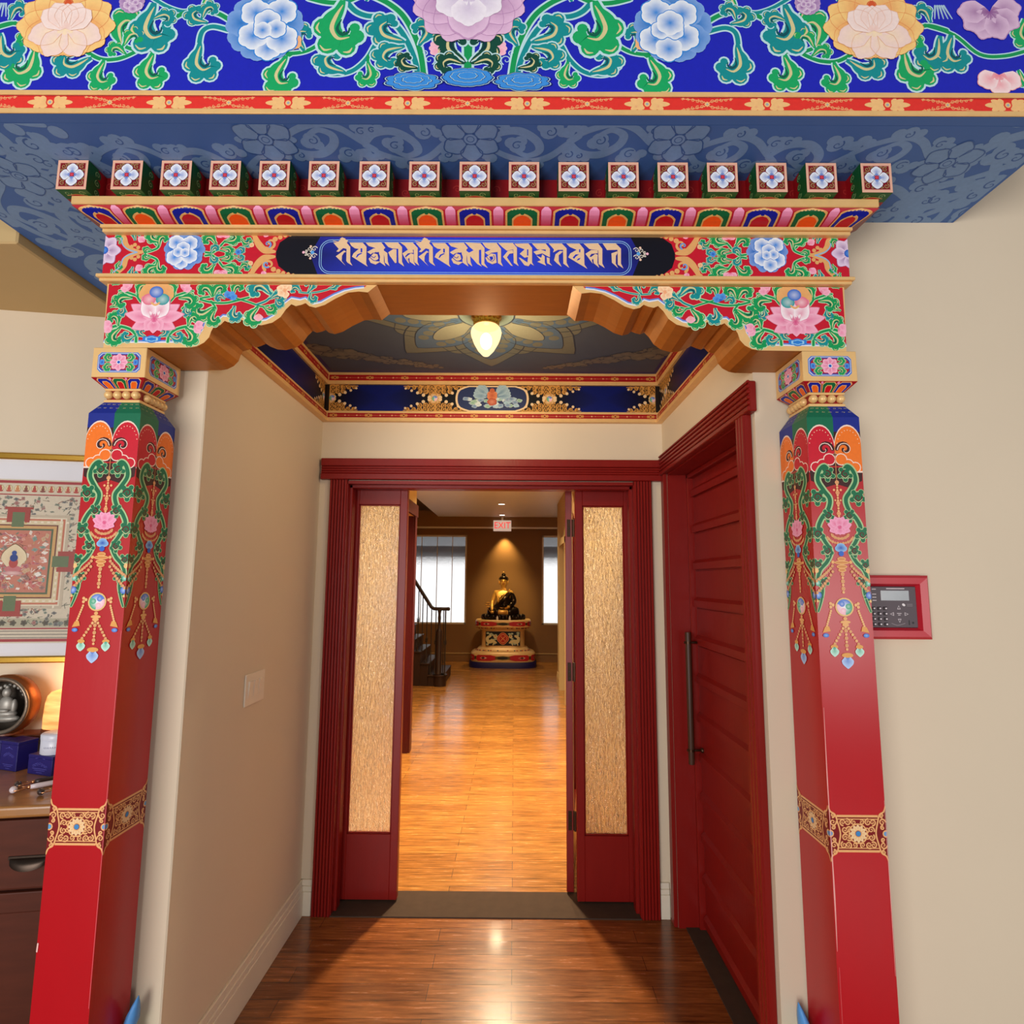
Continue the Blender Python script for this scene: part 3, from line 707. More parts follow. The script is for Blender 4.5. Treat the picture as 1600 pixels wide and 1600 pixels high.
    leaf([(-1.161,3.256)], 100, .05, TEAL); leaf([(-0.4222,3.253)], 80, .06, TEAL); leaf([(-0.4809,3.268)], 60, .06, TEAL)
    leaf([(-0.6365,3.083)], -105, .105, G2, 1); leaf([(-0.4871,3.255)], -100, .148, G2, 1, 6); leaf([(-0.5887,3.098)], 108, .075, TEAL, -1)
    leaf([(-0.3112,3.124)], 150, .105, TEAL, -1); leaf([(-0.3109,3.114)], 205, .085, TEAL, 1, 7)
    leaf([(-0.471,3.03)], 148, .090, TEAL, -1); leaf([(-0.4109,3.067)], -85, .068, G2, -1)
    leaf([(-0.2712,3.114)], 72, .075, TEAL, 1); leaf([(-0.2738,3.045)], 158, .062, DGRN, -1, 7)
    leaf([(-0.1444,3.061)], 128, .105, DGRN, -1, 5); leaf([(-0.1466,3.061)], 172, .070, DGRN, 1, 8)
    for p, r in (([(-0.2415,3.072)], .016), ([(-0.2552,3.094)], .008), ([(-0.1612,3.139)], .014), ([(-0.1704,3.156)], .008)): Q.spiral(p[0], r, 1.2, .0032, PALE, 3, a0=-1)
    # flowers
    c = [(-1.253,3.168)][0]
    for a, L in ((178, .135), (2, .135), (150, .135), (30, .135), (122, .14), (58, .14), (92, .13), (205, .12), (-25, .12), (236, .10), (-56, .10), (270, .085)):
        Q.petal(c, radians(a), L, .088, H('#e8763e'), H('#fbd486'), 12, lobes=3, line=(H('#ea9a5e'), .0011))
    for a, L in ((200, .105), (-20, .105), (242, .10), (-62, .10)): Q.petal(c, radians(a), L, .065, H('#fbe3b8'), H('#f4d8d2'), 17, lobes=3, line=(H('#eab88e'), .0011))
    for a, L in ((140, .085), (40, .085), (115, .085), (65, .085), (90, .075)): Q.petal((c[0], c[1] - .005), radians(a), L, .058, H('#f3cfc4'), H('#f8e4de'), 21, lobes=4, line=(H('#ecbfa8'), .0010))
    Q.disc((c[0], c[1] + .075), .014, H('#d8582c'), 15)
    Q.peony([(-0.701,3.173)][0], .108, H('#2f86dc'), H('#2a86dc'), H('#eef4fa'), 12, accent=(H('#e8834a'), H('#f6c08a')))
    Q.peony([(-1.076,3.248)][0], .036, H('#9a6aa8'), H('#b48cc0'), H('#e4d0e6'), 12)
    for q, s in (([(-0.2291,3.107)][0], 1),):
        for a in (150, 180, 210): Q.petal((q[0] + .018, q[1]), radians(a), .032, .024, H('#f08cae'), H('#f8c4d4'), 5, lobes=2)
    for k in range(5): q = [(-1.423,3.223)][0]; Q.stroke([(q[0] - .03 + .006 * k, q[1] + .02), (q[0] - .03 - .02 + .012 * k, q[1] - .02)], [.006, .003], H('#a9c8dc'), 3, sm=1)
    # water clouds
    for c, rx, ry in (([(-0.2859,3.006)][0], .073, .026), ([(-0.135,3.019)][0], .066, .026)):
        for i_, (t, cc) in enumerate(((1.18, NAVY), (1.12, PALE), (1.08, NAVY), (1.03, H('#3a8fe0')), (.76, NAVY), (.73, PALE), (.70, H('#3a8fe0')), (.44, NAVY), (.41, PALE), (.38, H('#3a8fe0')))):
            Q.scallop((c[0], c[1] + (1 - t) * .006), rx * t, ry * t, 9, cc, cc, 8 + i_, .14, .3)
    # flowers near the beam's far end
    q = [(1.057,3.222)][0]
    q2 = [(1.305,3.223)][0]
    for a in (180, 215, 250, 290, 330, 10): Q.petal(q2, radians(a), .085, .06, H('#8a4c92'), H('#e0c0de'), 12, lobes=3, rim=H('#c79ac6'))
    q3 = [(1.313,3.03)][0]
    for a in (205, 270, -30): Q.petal(q3, radians(a), .062, .05, H('#ee7f90'), H('#fbe4e6'), 12, lobes=3, rim=H('#f0a0ac'))
    Q.vine([(1.125,3.183),(1.202,3.153),(1.267,3.094),(1.336,3.089),(1.408,3.109)], .010, GRN, PALE, 1); Q.leaf([(1.193,3.153)][0], radians(-95), .10, TEAL, PALE, TAN, 1, 4); Q.leaf([(1.367,3.046)][0], radians(-60), .06, G2, PALE, TAN, 1, 4); Q.leaf([(1.4,3.203)][0], radians(-100), .08, G2, PALE, TAN, 1, 4)
    Q.mirror(-.136)
    c = [(-0.1359,3.275)][0]
    for a, L in ((150, .17), (30, .17), (178, .165), (2, .165), (200, .16), (-20, .16), (226, .16), (-46, .16), (248, .155), (-68, .155), (100, .17), (75, .17), (125, .17), (52, .17)):
        Q.petal(c, radians(a), L, .115, H('#8a4c92'), H('#e6bfe0'), 14, lobes=3, line=(H('#b98abb'), .0011))
    Q.petal(c, radians(270), .135, .10, H('#8a4c92'), H('#e6c4e2'), 20, lobes=3, rim=H('#c79ac6')); Q.petal((c[0], c[1] - .07), radians(270), .055, .05, H('#c890c4'), H('#e6c4e2'), 18, lobes=2)
    for a in (0, 60, 120, 180, 240, 300): Q.petal(c, radians(a + 30), .10, .085, H('#c6b4d8'), H('#f4eef8'), 24, lobes=3)
    Q.clip(x0, x1, 2.976, 3.6)
    P.emit(m, lambda u, v, h: (u, y - h - (.0005 if v > 2.974 or v < 2.96 else .0005), v)); Q.emit(m, front(y - .0004))
    o = m.build('frieze_beam', origin=(XC, 1.5, 2.906))
    gm.build('gold_moulding', o)
    tag(o, 'long overhead beam painted with lotus and peony scrolls on deep blue above a red band', 'painted beam', kind='thing')
frieze()

# ---- blue soffit with tone-on-tone scrolls
def soffit():
    m = MB(); m.box(-1.82, 1.525, 1.456, W0 + .02, 2.905, 3.05, SOFFIT); m.box(-1.82, -1.2, W0 + .02, 2.95, 2.905, 3.05, SOFFIT)
    P = Painter(); C, D = H('#7398c8'), H('#3660a4')
    def unit(x, y, s, sc, rot=0):
        # wave scroll with two curled leaves (s: side)
        ca, sa = cos(rot), sin(rot)
        def T(u, v): return (x + sc * (u * ca - v * s * sa), y + sc * (u * sa + v * s * ca))
        P.stroke([T(-.27, -.02), T(-.20, .07), (T(-.08, .09)), T(.02, .02), T(.04, -.06), T(-.03, -.10), T(-.10, -.06)], [.03 * sc, .05 * sc, .06 * sc, .055 * sc, .05 * sc, .04 * sc, .03 * sc], C, 1, sm=7)
        P.stroke([T(-.27, -.02), T(-.16, -.10), T(-.02, -.145), T(.10, -.11), T(.21, .0), T(.27, .05)], [.03 * sc, .045 * sc, .05 * sc, .05 * sc, .04 * sc, .03 * sc], C, 1, sm=7)
        for u, v, r in ((-.09, -.03, .05), (-.12, .0, .045), (-.07, .015, .04), (-.21, .115, .035), (-.16, .12, .03), (.09, .08, .05), (.13, .11, .045), (.06, .12, .04), (.17, .08, .035), (-.08, -.17, .04), (-.02, -.18, .045), (.04, -.175, .035), (.22, -.07, .045), (.24, -.11, .04), (.19, -.12, .035), (.28, .10, .035), (-.25, -.12, .04), (-.28, -.08, .04)): P.disc(T(u, v), r * sc, C, 2, 12)
        for u, v, r, f in ((-.09, -.02, .034, 1), (.10, .085, .036, -1), (-.02, -.165, .028, 1), (.215, -.09, .03, -1), (-.2, .10, .022, 1)): P.spiral(T(u, v), r * sc, 1.1, .009 * sc, D, 3, a0=rot + 1, flip=f * s)
    def flower(x, y, R, rot=0):
        for k in range(6):
            a = rot + k * pi / 3 + pi / 6
            P.petal((x + .2 * R * cos(a), y + .2 * R * sin(a)), a, .82 * R, .66 * R, C, C, 3, lobes=2, line=(D, .0035))
            P.petal((x + .7 * R * cos(a + pi / 6), y + .7 * R * sin(a + pi / 6)), a + pi / 6, .36 * R, .26 * R, C, C, 3)
        P.disc((x, y), .26 * R, D, 8, 14); P.disc((x, y), .22 * R, C, 9, 14); P.ring((x, y), .11 * R, .14 * R, D, 10, 12)
    fy = -1.545
    xs = [-1.665, -1.13, XC - .51 - .08, XC + .005, XC + .52 + .06, 1.30]
    fl = [(-1.564,-1.668),(-0.7214,-1.513),(-0.1329,-1.508),(0.4606,-1.508),(1.291,-1.597)]
    for q in fl: flower(q[0], q[1], .085)
    for a, b in ((0, 1), (1, 2), (2, 3), (3, 4)):
        p, q = fl[a], fl[b]; L = q[0] - p[0]; n = 2 if L < .62 else 3
        for k in range(n):
            t = (k + .5) / n; s = 1 if k % 2 == 0 else -1
            unit(p[0] + .06 + (L - .12) * t, (p[1] + q[1]) / 2 - .015, s if a % 2 == 0 else -s, min(.95, (L - .10) / n / .5))
    for k, (x, y, s, r) in enumerate(((1.38, -1.70, 1, 1.3), (1.16, -1.80, -1, .2), (1.44, -1.84, -1, .8), (1.44, -1.50, 1, 1.2), (-1.70, -1.50, 1, 1.4), (-1.50, -1.52, -1, .5), (-1.68, -1.86, -1, 1.5), (-1.52, -1.82, 1, 1.5), (-1.66, -2.15, 1, 1.5), (-1.45, -2.1, -1, 1.5), (-1.66, -2.45, -1, 1.5), (-1.45, -2.4, 1, 1.5), (-1.42, -1.68, 1, 1.2))): unit(x, y, s, .68, r)
    P.clip(-1.81, 1.515, -2.9, -1.457)
    P.emit(m, under(2.905))
    struct('ceiling_soffit', m)
soffit()

# ---- gold-lipped lotus moulding, rafter blocks
def lotus_cornice():
    root = thing('lotus_moulding', 'gold-lipped moulding carved as blue, green and pink lotus petals under the row of blocks', 'moulding', (XC, 1.70, 2.75))
    x0, x1 = -1.354, 1.0955
    m = MB(); m.box(x0, x1, 1.62, 1.74, 2.780, 2.8065, GOLD, bev=.003); m.build('lip', root)
    m = MB(); m.box(-1.296, 1.040, 1.680, 1.74, 2.727, 2.738, GOLD, bev=.002); m.box(-1.300, 1.044, 1.674, 1.74, 2.739, 2.750, GOLD, bev=.002); m.build('bead_strip', root)
    # backing board between the blocks
    m = MB(); m.box(-1.36, 1.10, 1.675, 1.74, 2.807, 2.904, PAINT); m.c = [H('#8d1217')] * len(m.v)
    P = Painter()
    for k in range(60):
        x = -1.32 + k * .0405
        P.spiral((x, 2.855 + .02 * sin(k * 2.1)), .013, 1.3, .003, H('#b0312c'), 1, a0=k, flip=1 if k % 2 else -1)
    P.emit(m, front(1.675)); m.build('back_board', root)
    # petals on a hollow curve
    prof = [(1.627, 2.780), (1.632, 2.772), (1.643, 2.763), (1.658, 2.757), (1.680, 2.751)]
    def cove(u, v, h):
        t = min(max(v, 0), .9999) * 4; i = int(t); t -= i; a, b = prof[i], prof[i + 1]
        yy, zz = a[0] + (b[0] - a[0]) * t, a[1] + (b[1] - a[1]) * t
        ex = (1 - v) * .055 + .003
        uu = u if abs(u - XC) < 1.05 else XC + math.copysign(1.05 + (abs(u - XC) - 1.05) * ((1.225 - .055 + ex - 1.05) / .175 if True else 1), u - XC)
        return (uu, yy - h * .5, zz - h * .85)
    m = MB(); n = 48
    for i in range(4):
        vs = []; fs = []
        for k in range(n + 1):
            u = XC - 1.225 + 2.45 * k / n; vs += [cove(u, i / 4, 0), cove(u, (i + 1) / 4, 0)]
            if k: fs.append((2 * k - 2, 2 * k - 1, 2 * k + 1, 2 * k))
        m.add(vs, [f[::-1] for f in fs], PAINT, [H('#b3152a')] * len(vs), smooth=True)
    for s in (-1, 1):
        pts = [(XC + s * (1.225 - .002), 1.74, 2.78), ] + [cove(XC + s * 1.225, v / 4, 0) for v in range(5)] + [(XC + s * 1.168, 1.74, 2.751)]
        m.add(pts, [list(range(len(pts)))], PAINT, [H('#7d1018')] * len(pts))
    P = Painter()
    def sub(pts):      # refine so that paint follows the curve
        return pts
    pitch = .1465
    for k in range(17):
        xc = XC + (k - 8) * pitch; w_ = .046
        base, inner = (H('#0c168c'), H('#b80f1c')) if k % 2 == 0 else (H('#075c33'), H('#ec5210'))
        def prof_w(v, top, full):      # arched outline: half width at depth v below the tip
            return 0 if v <= top else full * min(1, ((v - top) / .26)) ** .45
        NV = 16
        for v0, v1 in [(j / NV, (j + 1) / NV) for j in range(NV)]:
            for top, full, l, cc in ((.04, w_ + .006, 1, H('#dca45e')), (.12, w_, 2, None), (.42, .0315, 3, H('#dca45e')), (.50, .027, 4, inner)):
                a, b = prof_w(v0, top, full), prof_w(v1, top, full)
                if b > 0:
                    c0 = cc or base
                    P.poly([(xc - a, v0), (xc - b, v1), (xc + b, v1), (xc + a, v0)] if a > 0 else [(xc, v0), (xc - b, v1), (xc + b, v1)], c0, l)
        P.disc((xc, .42), .006, base, 5, 8, ry=.06)
        for s in (-1, 1):
            for j in range(3): P.disc((xc + s * (.009 + .011 * j), .13 + .03 * j), .0045, H('#e8b878'), 5, 8, ry=.055)
        P.disc((xc, .07), .008, H('#e8b878'), 5, 8, ry=.07)
        if k < 16:
            xm = xc + pitch / 2
            for v0, v1 in [(j / 8, (j + 1) / 8) for j in range(8)]:
                f = lambda v: .0165 * (1 if v > .3 else max(.1, (v / .3)) ** .5) * (1 - .12 * v)
                P.put([(xm - f(v0 + .02), v0), (xm - f(v1), v1), (xm + f(v1), v1), (xm + f(v0 + .02), v0)], [mixc(H('#f6a9d0'), H('#c01f4c'), v0), mixc(H('#f6a9d0'), H('#c01f4c'), v1), mixc(H('#f6a9d0'), H('#c01f4c'), v1), mixc(H('#f6a9d0'), H('#c01f4c'), v0)], 3, [(0, 1, 2, 3)])
    P.clip(XC - 1.224, XC + 1.224, 0, 1)
    # counter-clockwise seen from below: v grows inward, so flip faces
    for pts, cols, l, f in P.items:
        ff = f if f else [list(range(len(pts)))]
        hh = (l + 1) * .0003
        m.add([cove(p[0], p[1], hh) for p in pts], [tuple(q)[::-1] if False else tuple(q) for q in ff], PAINT, cols)
    m.build('petal_course', root)
lotus_cornice()

def rafters():
    names = ['first', 'second', 'third', 'fourth', 'fifth', 'sixth', 'seventh', 'eighth']
    xs = [-1.337, -1.172, -1.024, -.876, -.728, -.579, -.427, -.277, -.126, .022, .171, .320, .468, .616, .763, .912, 1.076]
    def make():
        root = thing('rafter_block', 'x', 'rafter block', (0, 0, 0)); hw, zt, zb, y0, y1 = .0455, 2.9030, 2.8085, 1.596, 1.674
        zc = (zt + zb) / 2
        m = MB(); m.box(-hw, hw, y0, y1, zb, zt, PAINT); m.c = [H('#9c1119')] * len(m.v)
        for fn, u0, u1 in ((lambda u, v, h: (hw + h, y0 + u, v), 0, .042), (lambda u, v, h: (-hw - h, y0 - u, v), -.042, 0)):
            P = Painter(); P.rect(u0, zb, u1, zt, H('#135c2c'), 0)
            for j in range(3):
                q = ((u0 + u1) / 2 + (.02 if u0 == 0 else -.02), zb + .018 + .029 * j); P.disc(q, .014, H('#135c2c'), 1, 10); P.spiral(q, .010, 1.3, .0024, H('#9cc27e'), 2, a0=j * 2, flip=1 if j % 2 else -1)
            P.emit(m, fn)
        P = Painter(); P.rect(-hw, -(y0 + .045), hw, -y0, H('#135c2c'), 0); P.scallop((0, -(y0 + .045)), .030, .024, 5, RED, RED, 1)
        for s in (-1, 1): P.spiral((s * .022, -(y0 + .018)), .010, 1.3, .0022, H('#9cc27e'), 2, flip=s)
        P.stroke([(-.03, -(y0 + .028)), (0, -(y0 + .022)), (.03, -(y0 + .028))], .003, H('#c9a060'), 2)
        P.emit(m, under(zb))
        P = Painter(); P.rect(-hw, zb, hw, zt, H('#e9b49a'), 0); a = .0375; P.rect(-a - .0015, zc - a - .0015, a + .0015, zc + a + .0015, H('#c9877a'), 1); P.rect(-a, zc - a, a, zc + a, H('#7d0f18'), 2)
        for sx in (-1, 1):
            for sz in (-1, 1):
                q = (sx * .027, zc + sz * .027); P.spiral(q, .0085, 1.3, .0021, H('#a8a468'), 3, a0=1, flip=sx * sz); P.spiral((sx * .033, zc + sz * .014), .0045, 1.2, .0016, H('#a8a468'), 3); P.spiral((sx * .014, zc + sz * .033), .0045, 1.2, .0016, H('#a8a468'), 3)
        for k in range(4):
            an = pi / 2 * k
            P.petal((0.004 * cos(an), zc + .004 * sin(an)), an, .031, .029, H('#0f62c4'), H('#f2f6fa'), 4, lobes=2, rim=H('#2a3a78'))
        P.disc((0, zc), .0065, H('#b8203a'), 9, 10, cc=H('#e8505e'))
        P.emit(m, front(y0)); m.build('painted_block', root, world=False)
        return root
    proto = make()
    for i, x in enumerate(xs):
        o = proto if i == 0 else copy_tree(proto)
        o.location = (x, 0, 0)
        if i < 8: lab = '%s blue-flowered rafter block counting in from the end above the framed print' % names[i]
        elif i == 8: lab = 'blue-flowered rafter block at the exact middle of the row, above the ceiling lamp'
        else: lab = '%s blue-flowered rafter block counting in from the end above the red alarm panel' % names[16 - i]
        o['label'] = lab; o['group'] = 'painted rafter blocks under the blue soffit'
rafters()

# ---- lintel with its inscription
def lintel():
    root = thing('lintel_beam', 'painted lintel with gold script on a blue panel between blue peonies', 'lintel', (XC, 1.80, 2.59))
    x0, x1, y = -1.296, 1.039, 1.70; z0, z1 = 2.588, 2.727
    m = MB(); m.box(x0, x1, y, 1.90, z0, z1, BRONZEGOLD); m.box(x0, x1, y - .0005, y + .01, z0, z1, PAINT)
    P = Painter(); P.rect(x0, z0, x1, z1, H('#c5142c'), 0)
    zc = 2.6655
    def leaf(p, a, L, c=GRN, f=1, l=3): P.leaf(p[0], radians(a), L, c, LGRN, TAN, f, l, stem=.14)
    # (one half; mirrored)
    fl = [(-1.296,2.676)][0]
    for a in (0, 52, -52, 100, -100): P.petal(fl, radians(a), .050, .034, H('#7a4a8c'), H('#e8d4ec'), 5, lobes=2, rim=H('#b490bc'))
    P.disc(fl, .013, H('#1d55c0'), 9, 12, cc=H('#5a9ae6'))
    pts = [(-1.267,2.745),(-1.24,2.72),(-1.23,2.695),(-1.213,2.68),(-1.183,2.67)]
    lo = [(-1.254,2.601),(-1.232,2.623),(-1.226,2.647),(-1.211,2.66),(-1.183,2.67)]
    for q in (pts, lo):
        P.stroke(q, [.020, .018, .012], H('#e0a868'), 3); P.stroke([(a - .009, b) for a, b in q], .004, H('#8fb8e0'), 4)
    for q in [(-1.211,2.689),(-1.201,2.695),(-1.19,2.686),(-1.178,2.671),(-1.187,2.655),(-1.197,2.646),(-1.208,2.651)]: P.disc(q, .0065, H('#e0a868'), 4, 9)
    for q, a in (([(-1.249,2.697)], 100), ([(-1.244,2.641)], -100), ([(-1.279,2.731)], 60), ([(-1.268,2.613)], -60)): leaf(q, a, .028, GRN)
    # scrolls beside the peony
    for sgn in (1, -1):
        def V(pp): return [(p[0], zc + sgn * (p[1] - zc)) for p in pp]
        P.vine(V([(-1.167,2.669),(-1.141,2.678),(-1.126,2.689),(-1.118,2.72),(-1.098,2.738)]), .006, GRN, LGRN, 1)
        P.vine(V([(-1.126,2.687),(-1.149,2.709),(-1.166,2.72)]), .005, GRN, LGRN, 1)
        leaf(V([(-1.122,2.704)]), sgn * 150, .048, GRN, -sgn); leaf(V([(-1.126,2.689)]), sgn * 78, .044, GRN, -sgn)
        leaf(V([(-1.147,2.678)]), sgn * 175, .026, GRN, sgn); leaf(V([(-1.202,2.709)]), sgn * 90, .034, TEAL, -sgn)
        P.petal(V([(-1.17,2.706)])[0], radians(sgn * 150), .026, .02, PINK, LPINK, 4, lobes=2)
        P.vine(V([(-0.9765,2.671),(-0.9553,2.67),(-0.9352,2.687),(-0.9155,2.71),(-0.8795,2.727)]), .006, GRN, LGRN, 1)
        P.vine(V([(-0.9402,2.682),(-0.9527,2.71),(-0.9747,2.721)]), .005, GRN, LGRN, 1)
        leaf(V([(-0.944,2.699)]), sgn * 140, .046, GRN, sgn); leaf(V([(-0.9207,2.707)]), sgn * 15, .050, GRN, sgn)
        leaf(V([(-0.8897,2.721)]), sgn * 50, .036, GRN, -sgn); leaf(V([(-0.8614,2.693)]), sgn * 20, .028, TEAL, sgn)
        leaf(V([(-0.9606,2.67)]), sgn * 55, .030, TEAL, -sgn); leaf(V([(-0.9246,2.687)]), sgn * -20, .036, GRN, -sgn); leaf(V([(-0.8817,2.679)]), sgn * 5, .026, TEAL, -sgn); leaf(V([(-0.8681,2.716)]), sgn * -30, .034, GRN, sgn)
        P.vine(V([(-0.9347,2.679),(-0.9023,2.671),(-0.876,2.672)]), .004, GRN, LGRN, 1)
        q = V([(-0.9243,2.721)])[0]
        for a in (40, 90, 140): P.petal(q, radians(sgn * a), .026, .02, PINK, LPINK, 5, lobes=2)
        q = V([(-0.8324,2.696)])[0]; P.scallop(q, .008, .008, 5, H('#e8a070'), H('#f2d0a0'), 5)
        # gold cloud bracket that ends the panel
        P.stroke(V([(-0.7596,2.674),(-0.789,2.678),(-0.8086,2.696),(-0.8234,2.722),(-0.826,2.739)]), [.010, .022, .022, .016, .010], H('#e0a868'), 5)
        P.spiral(V([(-0.7745,2.702)])[0], .020, 1.0, .010, H('#e0a868'), 6, a0=-2.2, flip=sgn)
        P.disc(V([(-0.8294,2.733)])[0], .010, H('#e0a868'), 6, 10); P.disc(V([(-0.8138,2.739)])[0], .010, H('#e0a868'), 6, 10)
        P.stroke(V([(-0.7791,2.736),(-0.7471,2.735),(-0.7154,2.738),(-0.6625,2.742)]), [.016, .016, .012, .004], H('#e0a868'), 6)
        for k, q in enumerate(V([(-0.7594,2.716),(-0.7438,2.722),(-0.7281,2.728),(-0.7124,2.731),(-0.6966,2.734),(-0.6808,2.737)])): P.disc(q, .0085 - .0009 * k, H('#e0a868'), 6, 10)
        P.spiral(V([(-0.7823,2.699)])[0], .012, .9, .006, H('#6f9fd8'), 7, a0=-1, flip=sgn)
        P.petal(V([(-0.7942,2.722)])[0], radians(sgn * 60), .018, .016, PINK, LPINK, 7, lobes=2)
    P.scallop([(-0.8733,2.672)][0], .010, .010, 5, BLU, SKY, 6)
    P.peony([(-1.043,2.676)][0], .064, H('#2a84de'), H('#2a7ad6'), H('#f0f5fb'), 8, flip=-1)
    # black ground at the panel ends with a small jewelled finial
    bl = [(-0.7543,2.674),(-0.7444,2.705),(-0.7149,2.728),(-0.6729,2.737),(-0.6201,2.744)]
    P.poly([(x, 2 * zc - z) for x, z in bl] + [(XC, z0 + .002), (XC, z1 - .002)] + bl[::-1], H('#0a0b18'), 4)
    q = [(-0.6378,2.672)][0]
    for dx, dz, r in ((-.012, .010, .008), (-.012, -.010, .008), (.004, .012, .009), (.004, -.012, .009), (-.022, .005, .005), (-.022, -.005, .005)): P.spiral((q[0] + dx, q[1] + dz), r, 1.2, .0028, H('#e8e0d0'), 6, a0=dx * 100)
    P.disc((q[0] - .002, q[1]), .006, SKY, 7, 8); P.disc((q[0] - .030, q[1]), .0045, LPINK, 7, 8); P.disc((q[0] - .008, q[1] + .020), .004, H('#f0c8b0'), 7, 8); P.disc((q[0] - .008, q[1] - .020), .004, H('#f0c8b0'), 7, 8)
    P.mirror(XC)
    # blue panel
    bx0, bx1 = -.617, .360
    P.fan((XC, zc), [(bx0, z0 + .002), (-.3, z0 + .002), (.05, z0 + .002), (bx1, z0 + .002), (bx1 + .03, zc), (bx1, z1 - .002), (.05, z1 - .002), (-.3, z1 - .002), (bx0, z1 - .002), (bx0 - .03, zc)], H('#2f4ae6'), [H('#1c2494'), H('#2438d0'), H('#2438d0'), H('#1c2494'), H('#10155c'), H('#1c2494'), H('#2438d0'), H('#2438d0'), H('#1c2494'), H('#10155c')], 5)
    for ins, wd in ((0, .0022), (.006, .0018)):
        a, b, c, d, r = bx0 + ins, bx1 - ins, z0 + .013 + ins, z1 - .013 - ins, .036 - ins; pts = []
        for cx, cz, a0 in ((b - r, d - r, 0), (a + r, d - r, 90), (a + r, c + r, 180), (b - r, c + r, 270)):
            for k in range(7): t = radians(a0 + 15 * k); pts.append((cx + r * cos(t), cz + r * sin(t)))
        pts.append(pts[0]); P.stroke(pts, wd, H('#8fc0ea'), 7, sm=1)
    # script: each sign drawn by brush, thick heads and slanting feet
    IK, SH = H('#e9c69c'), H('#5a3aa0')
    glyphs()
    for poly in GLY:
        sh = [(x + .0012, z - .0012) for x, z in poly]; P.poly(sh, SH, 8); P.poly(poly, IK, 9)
    for poly in GCUT: P.poly(poly, H('#2134c4'), 10)
    for st, wd in GSTR: P.stroke(st, wd, IK, 9, sm=4)
    for st, wd in GLIN: P.stroke(st, wd, H('#2a2ab0'), 11, sm=4)
    P.clip(x0, x1, z0, z1); P.emit(m, front(y - .0006)); m.build('painted_beam', root)
    m = MB(); m.box(-1.300, 1.043, 1.676, 1.72, 2.577, 2.588, GOLD, bev=.002); m.box(-1.294, 1.037, 1.684, 1.72, 2.567, 2.577, GOLD, bev=.002); m.build('lower_moulding', root)
    m = MB(); m.box(-1.24, .98, 1.70, 1.905, 2.5665, 2.5875, BRONZEGOLD); m.build('underside_board', root)
GLY, GCUT, GSTR, GLIN = [], [], [], []
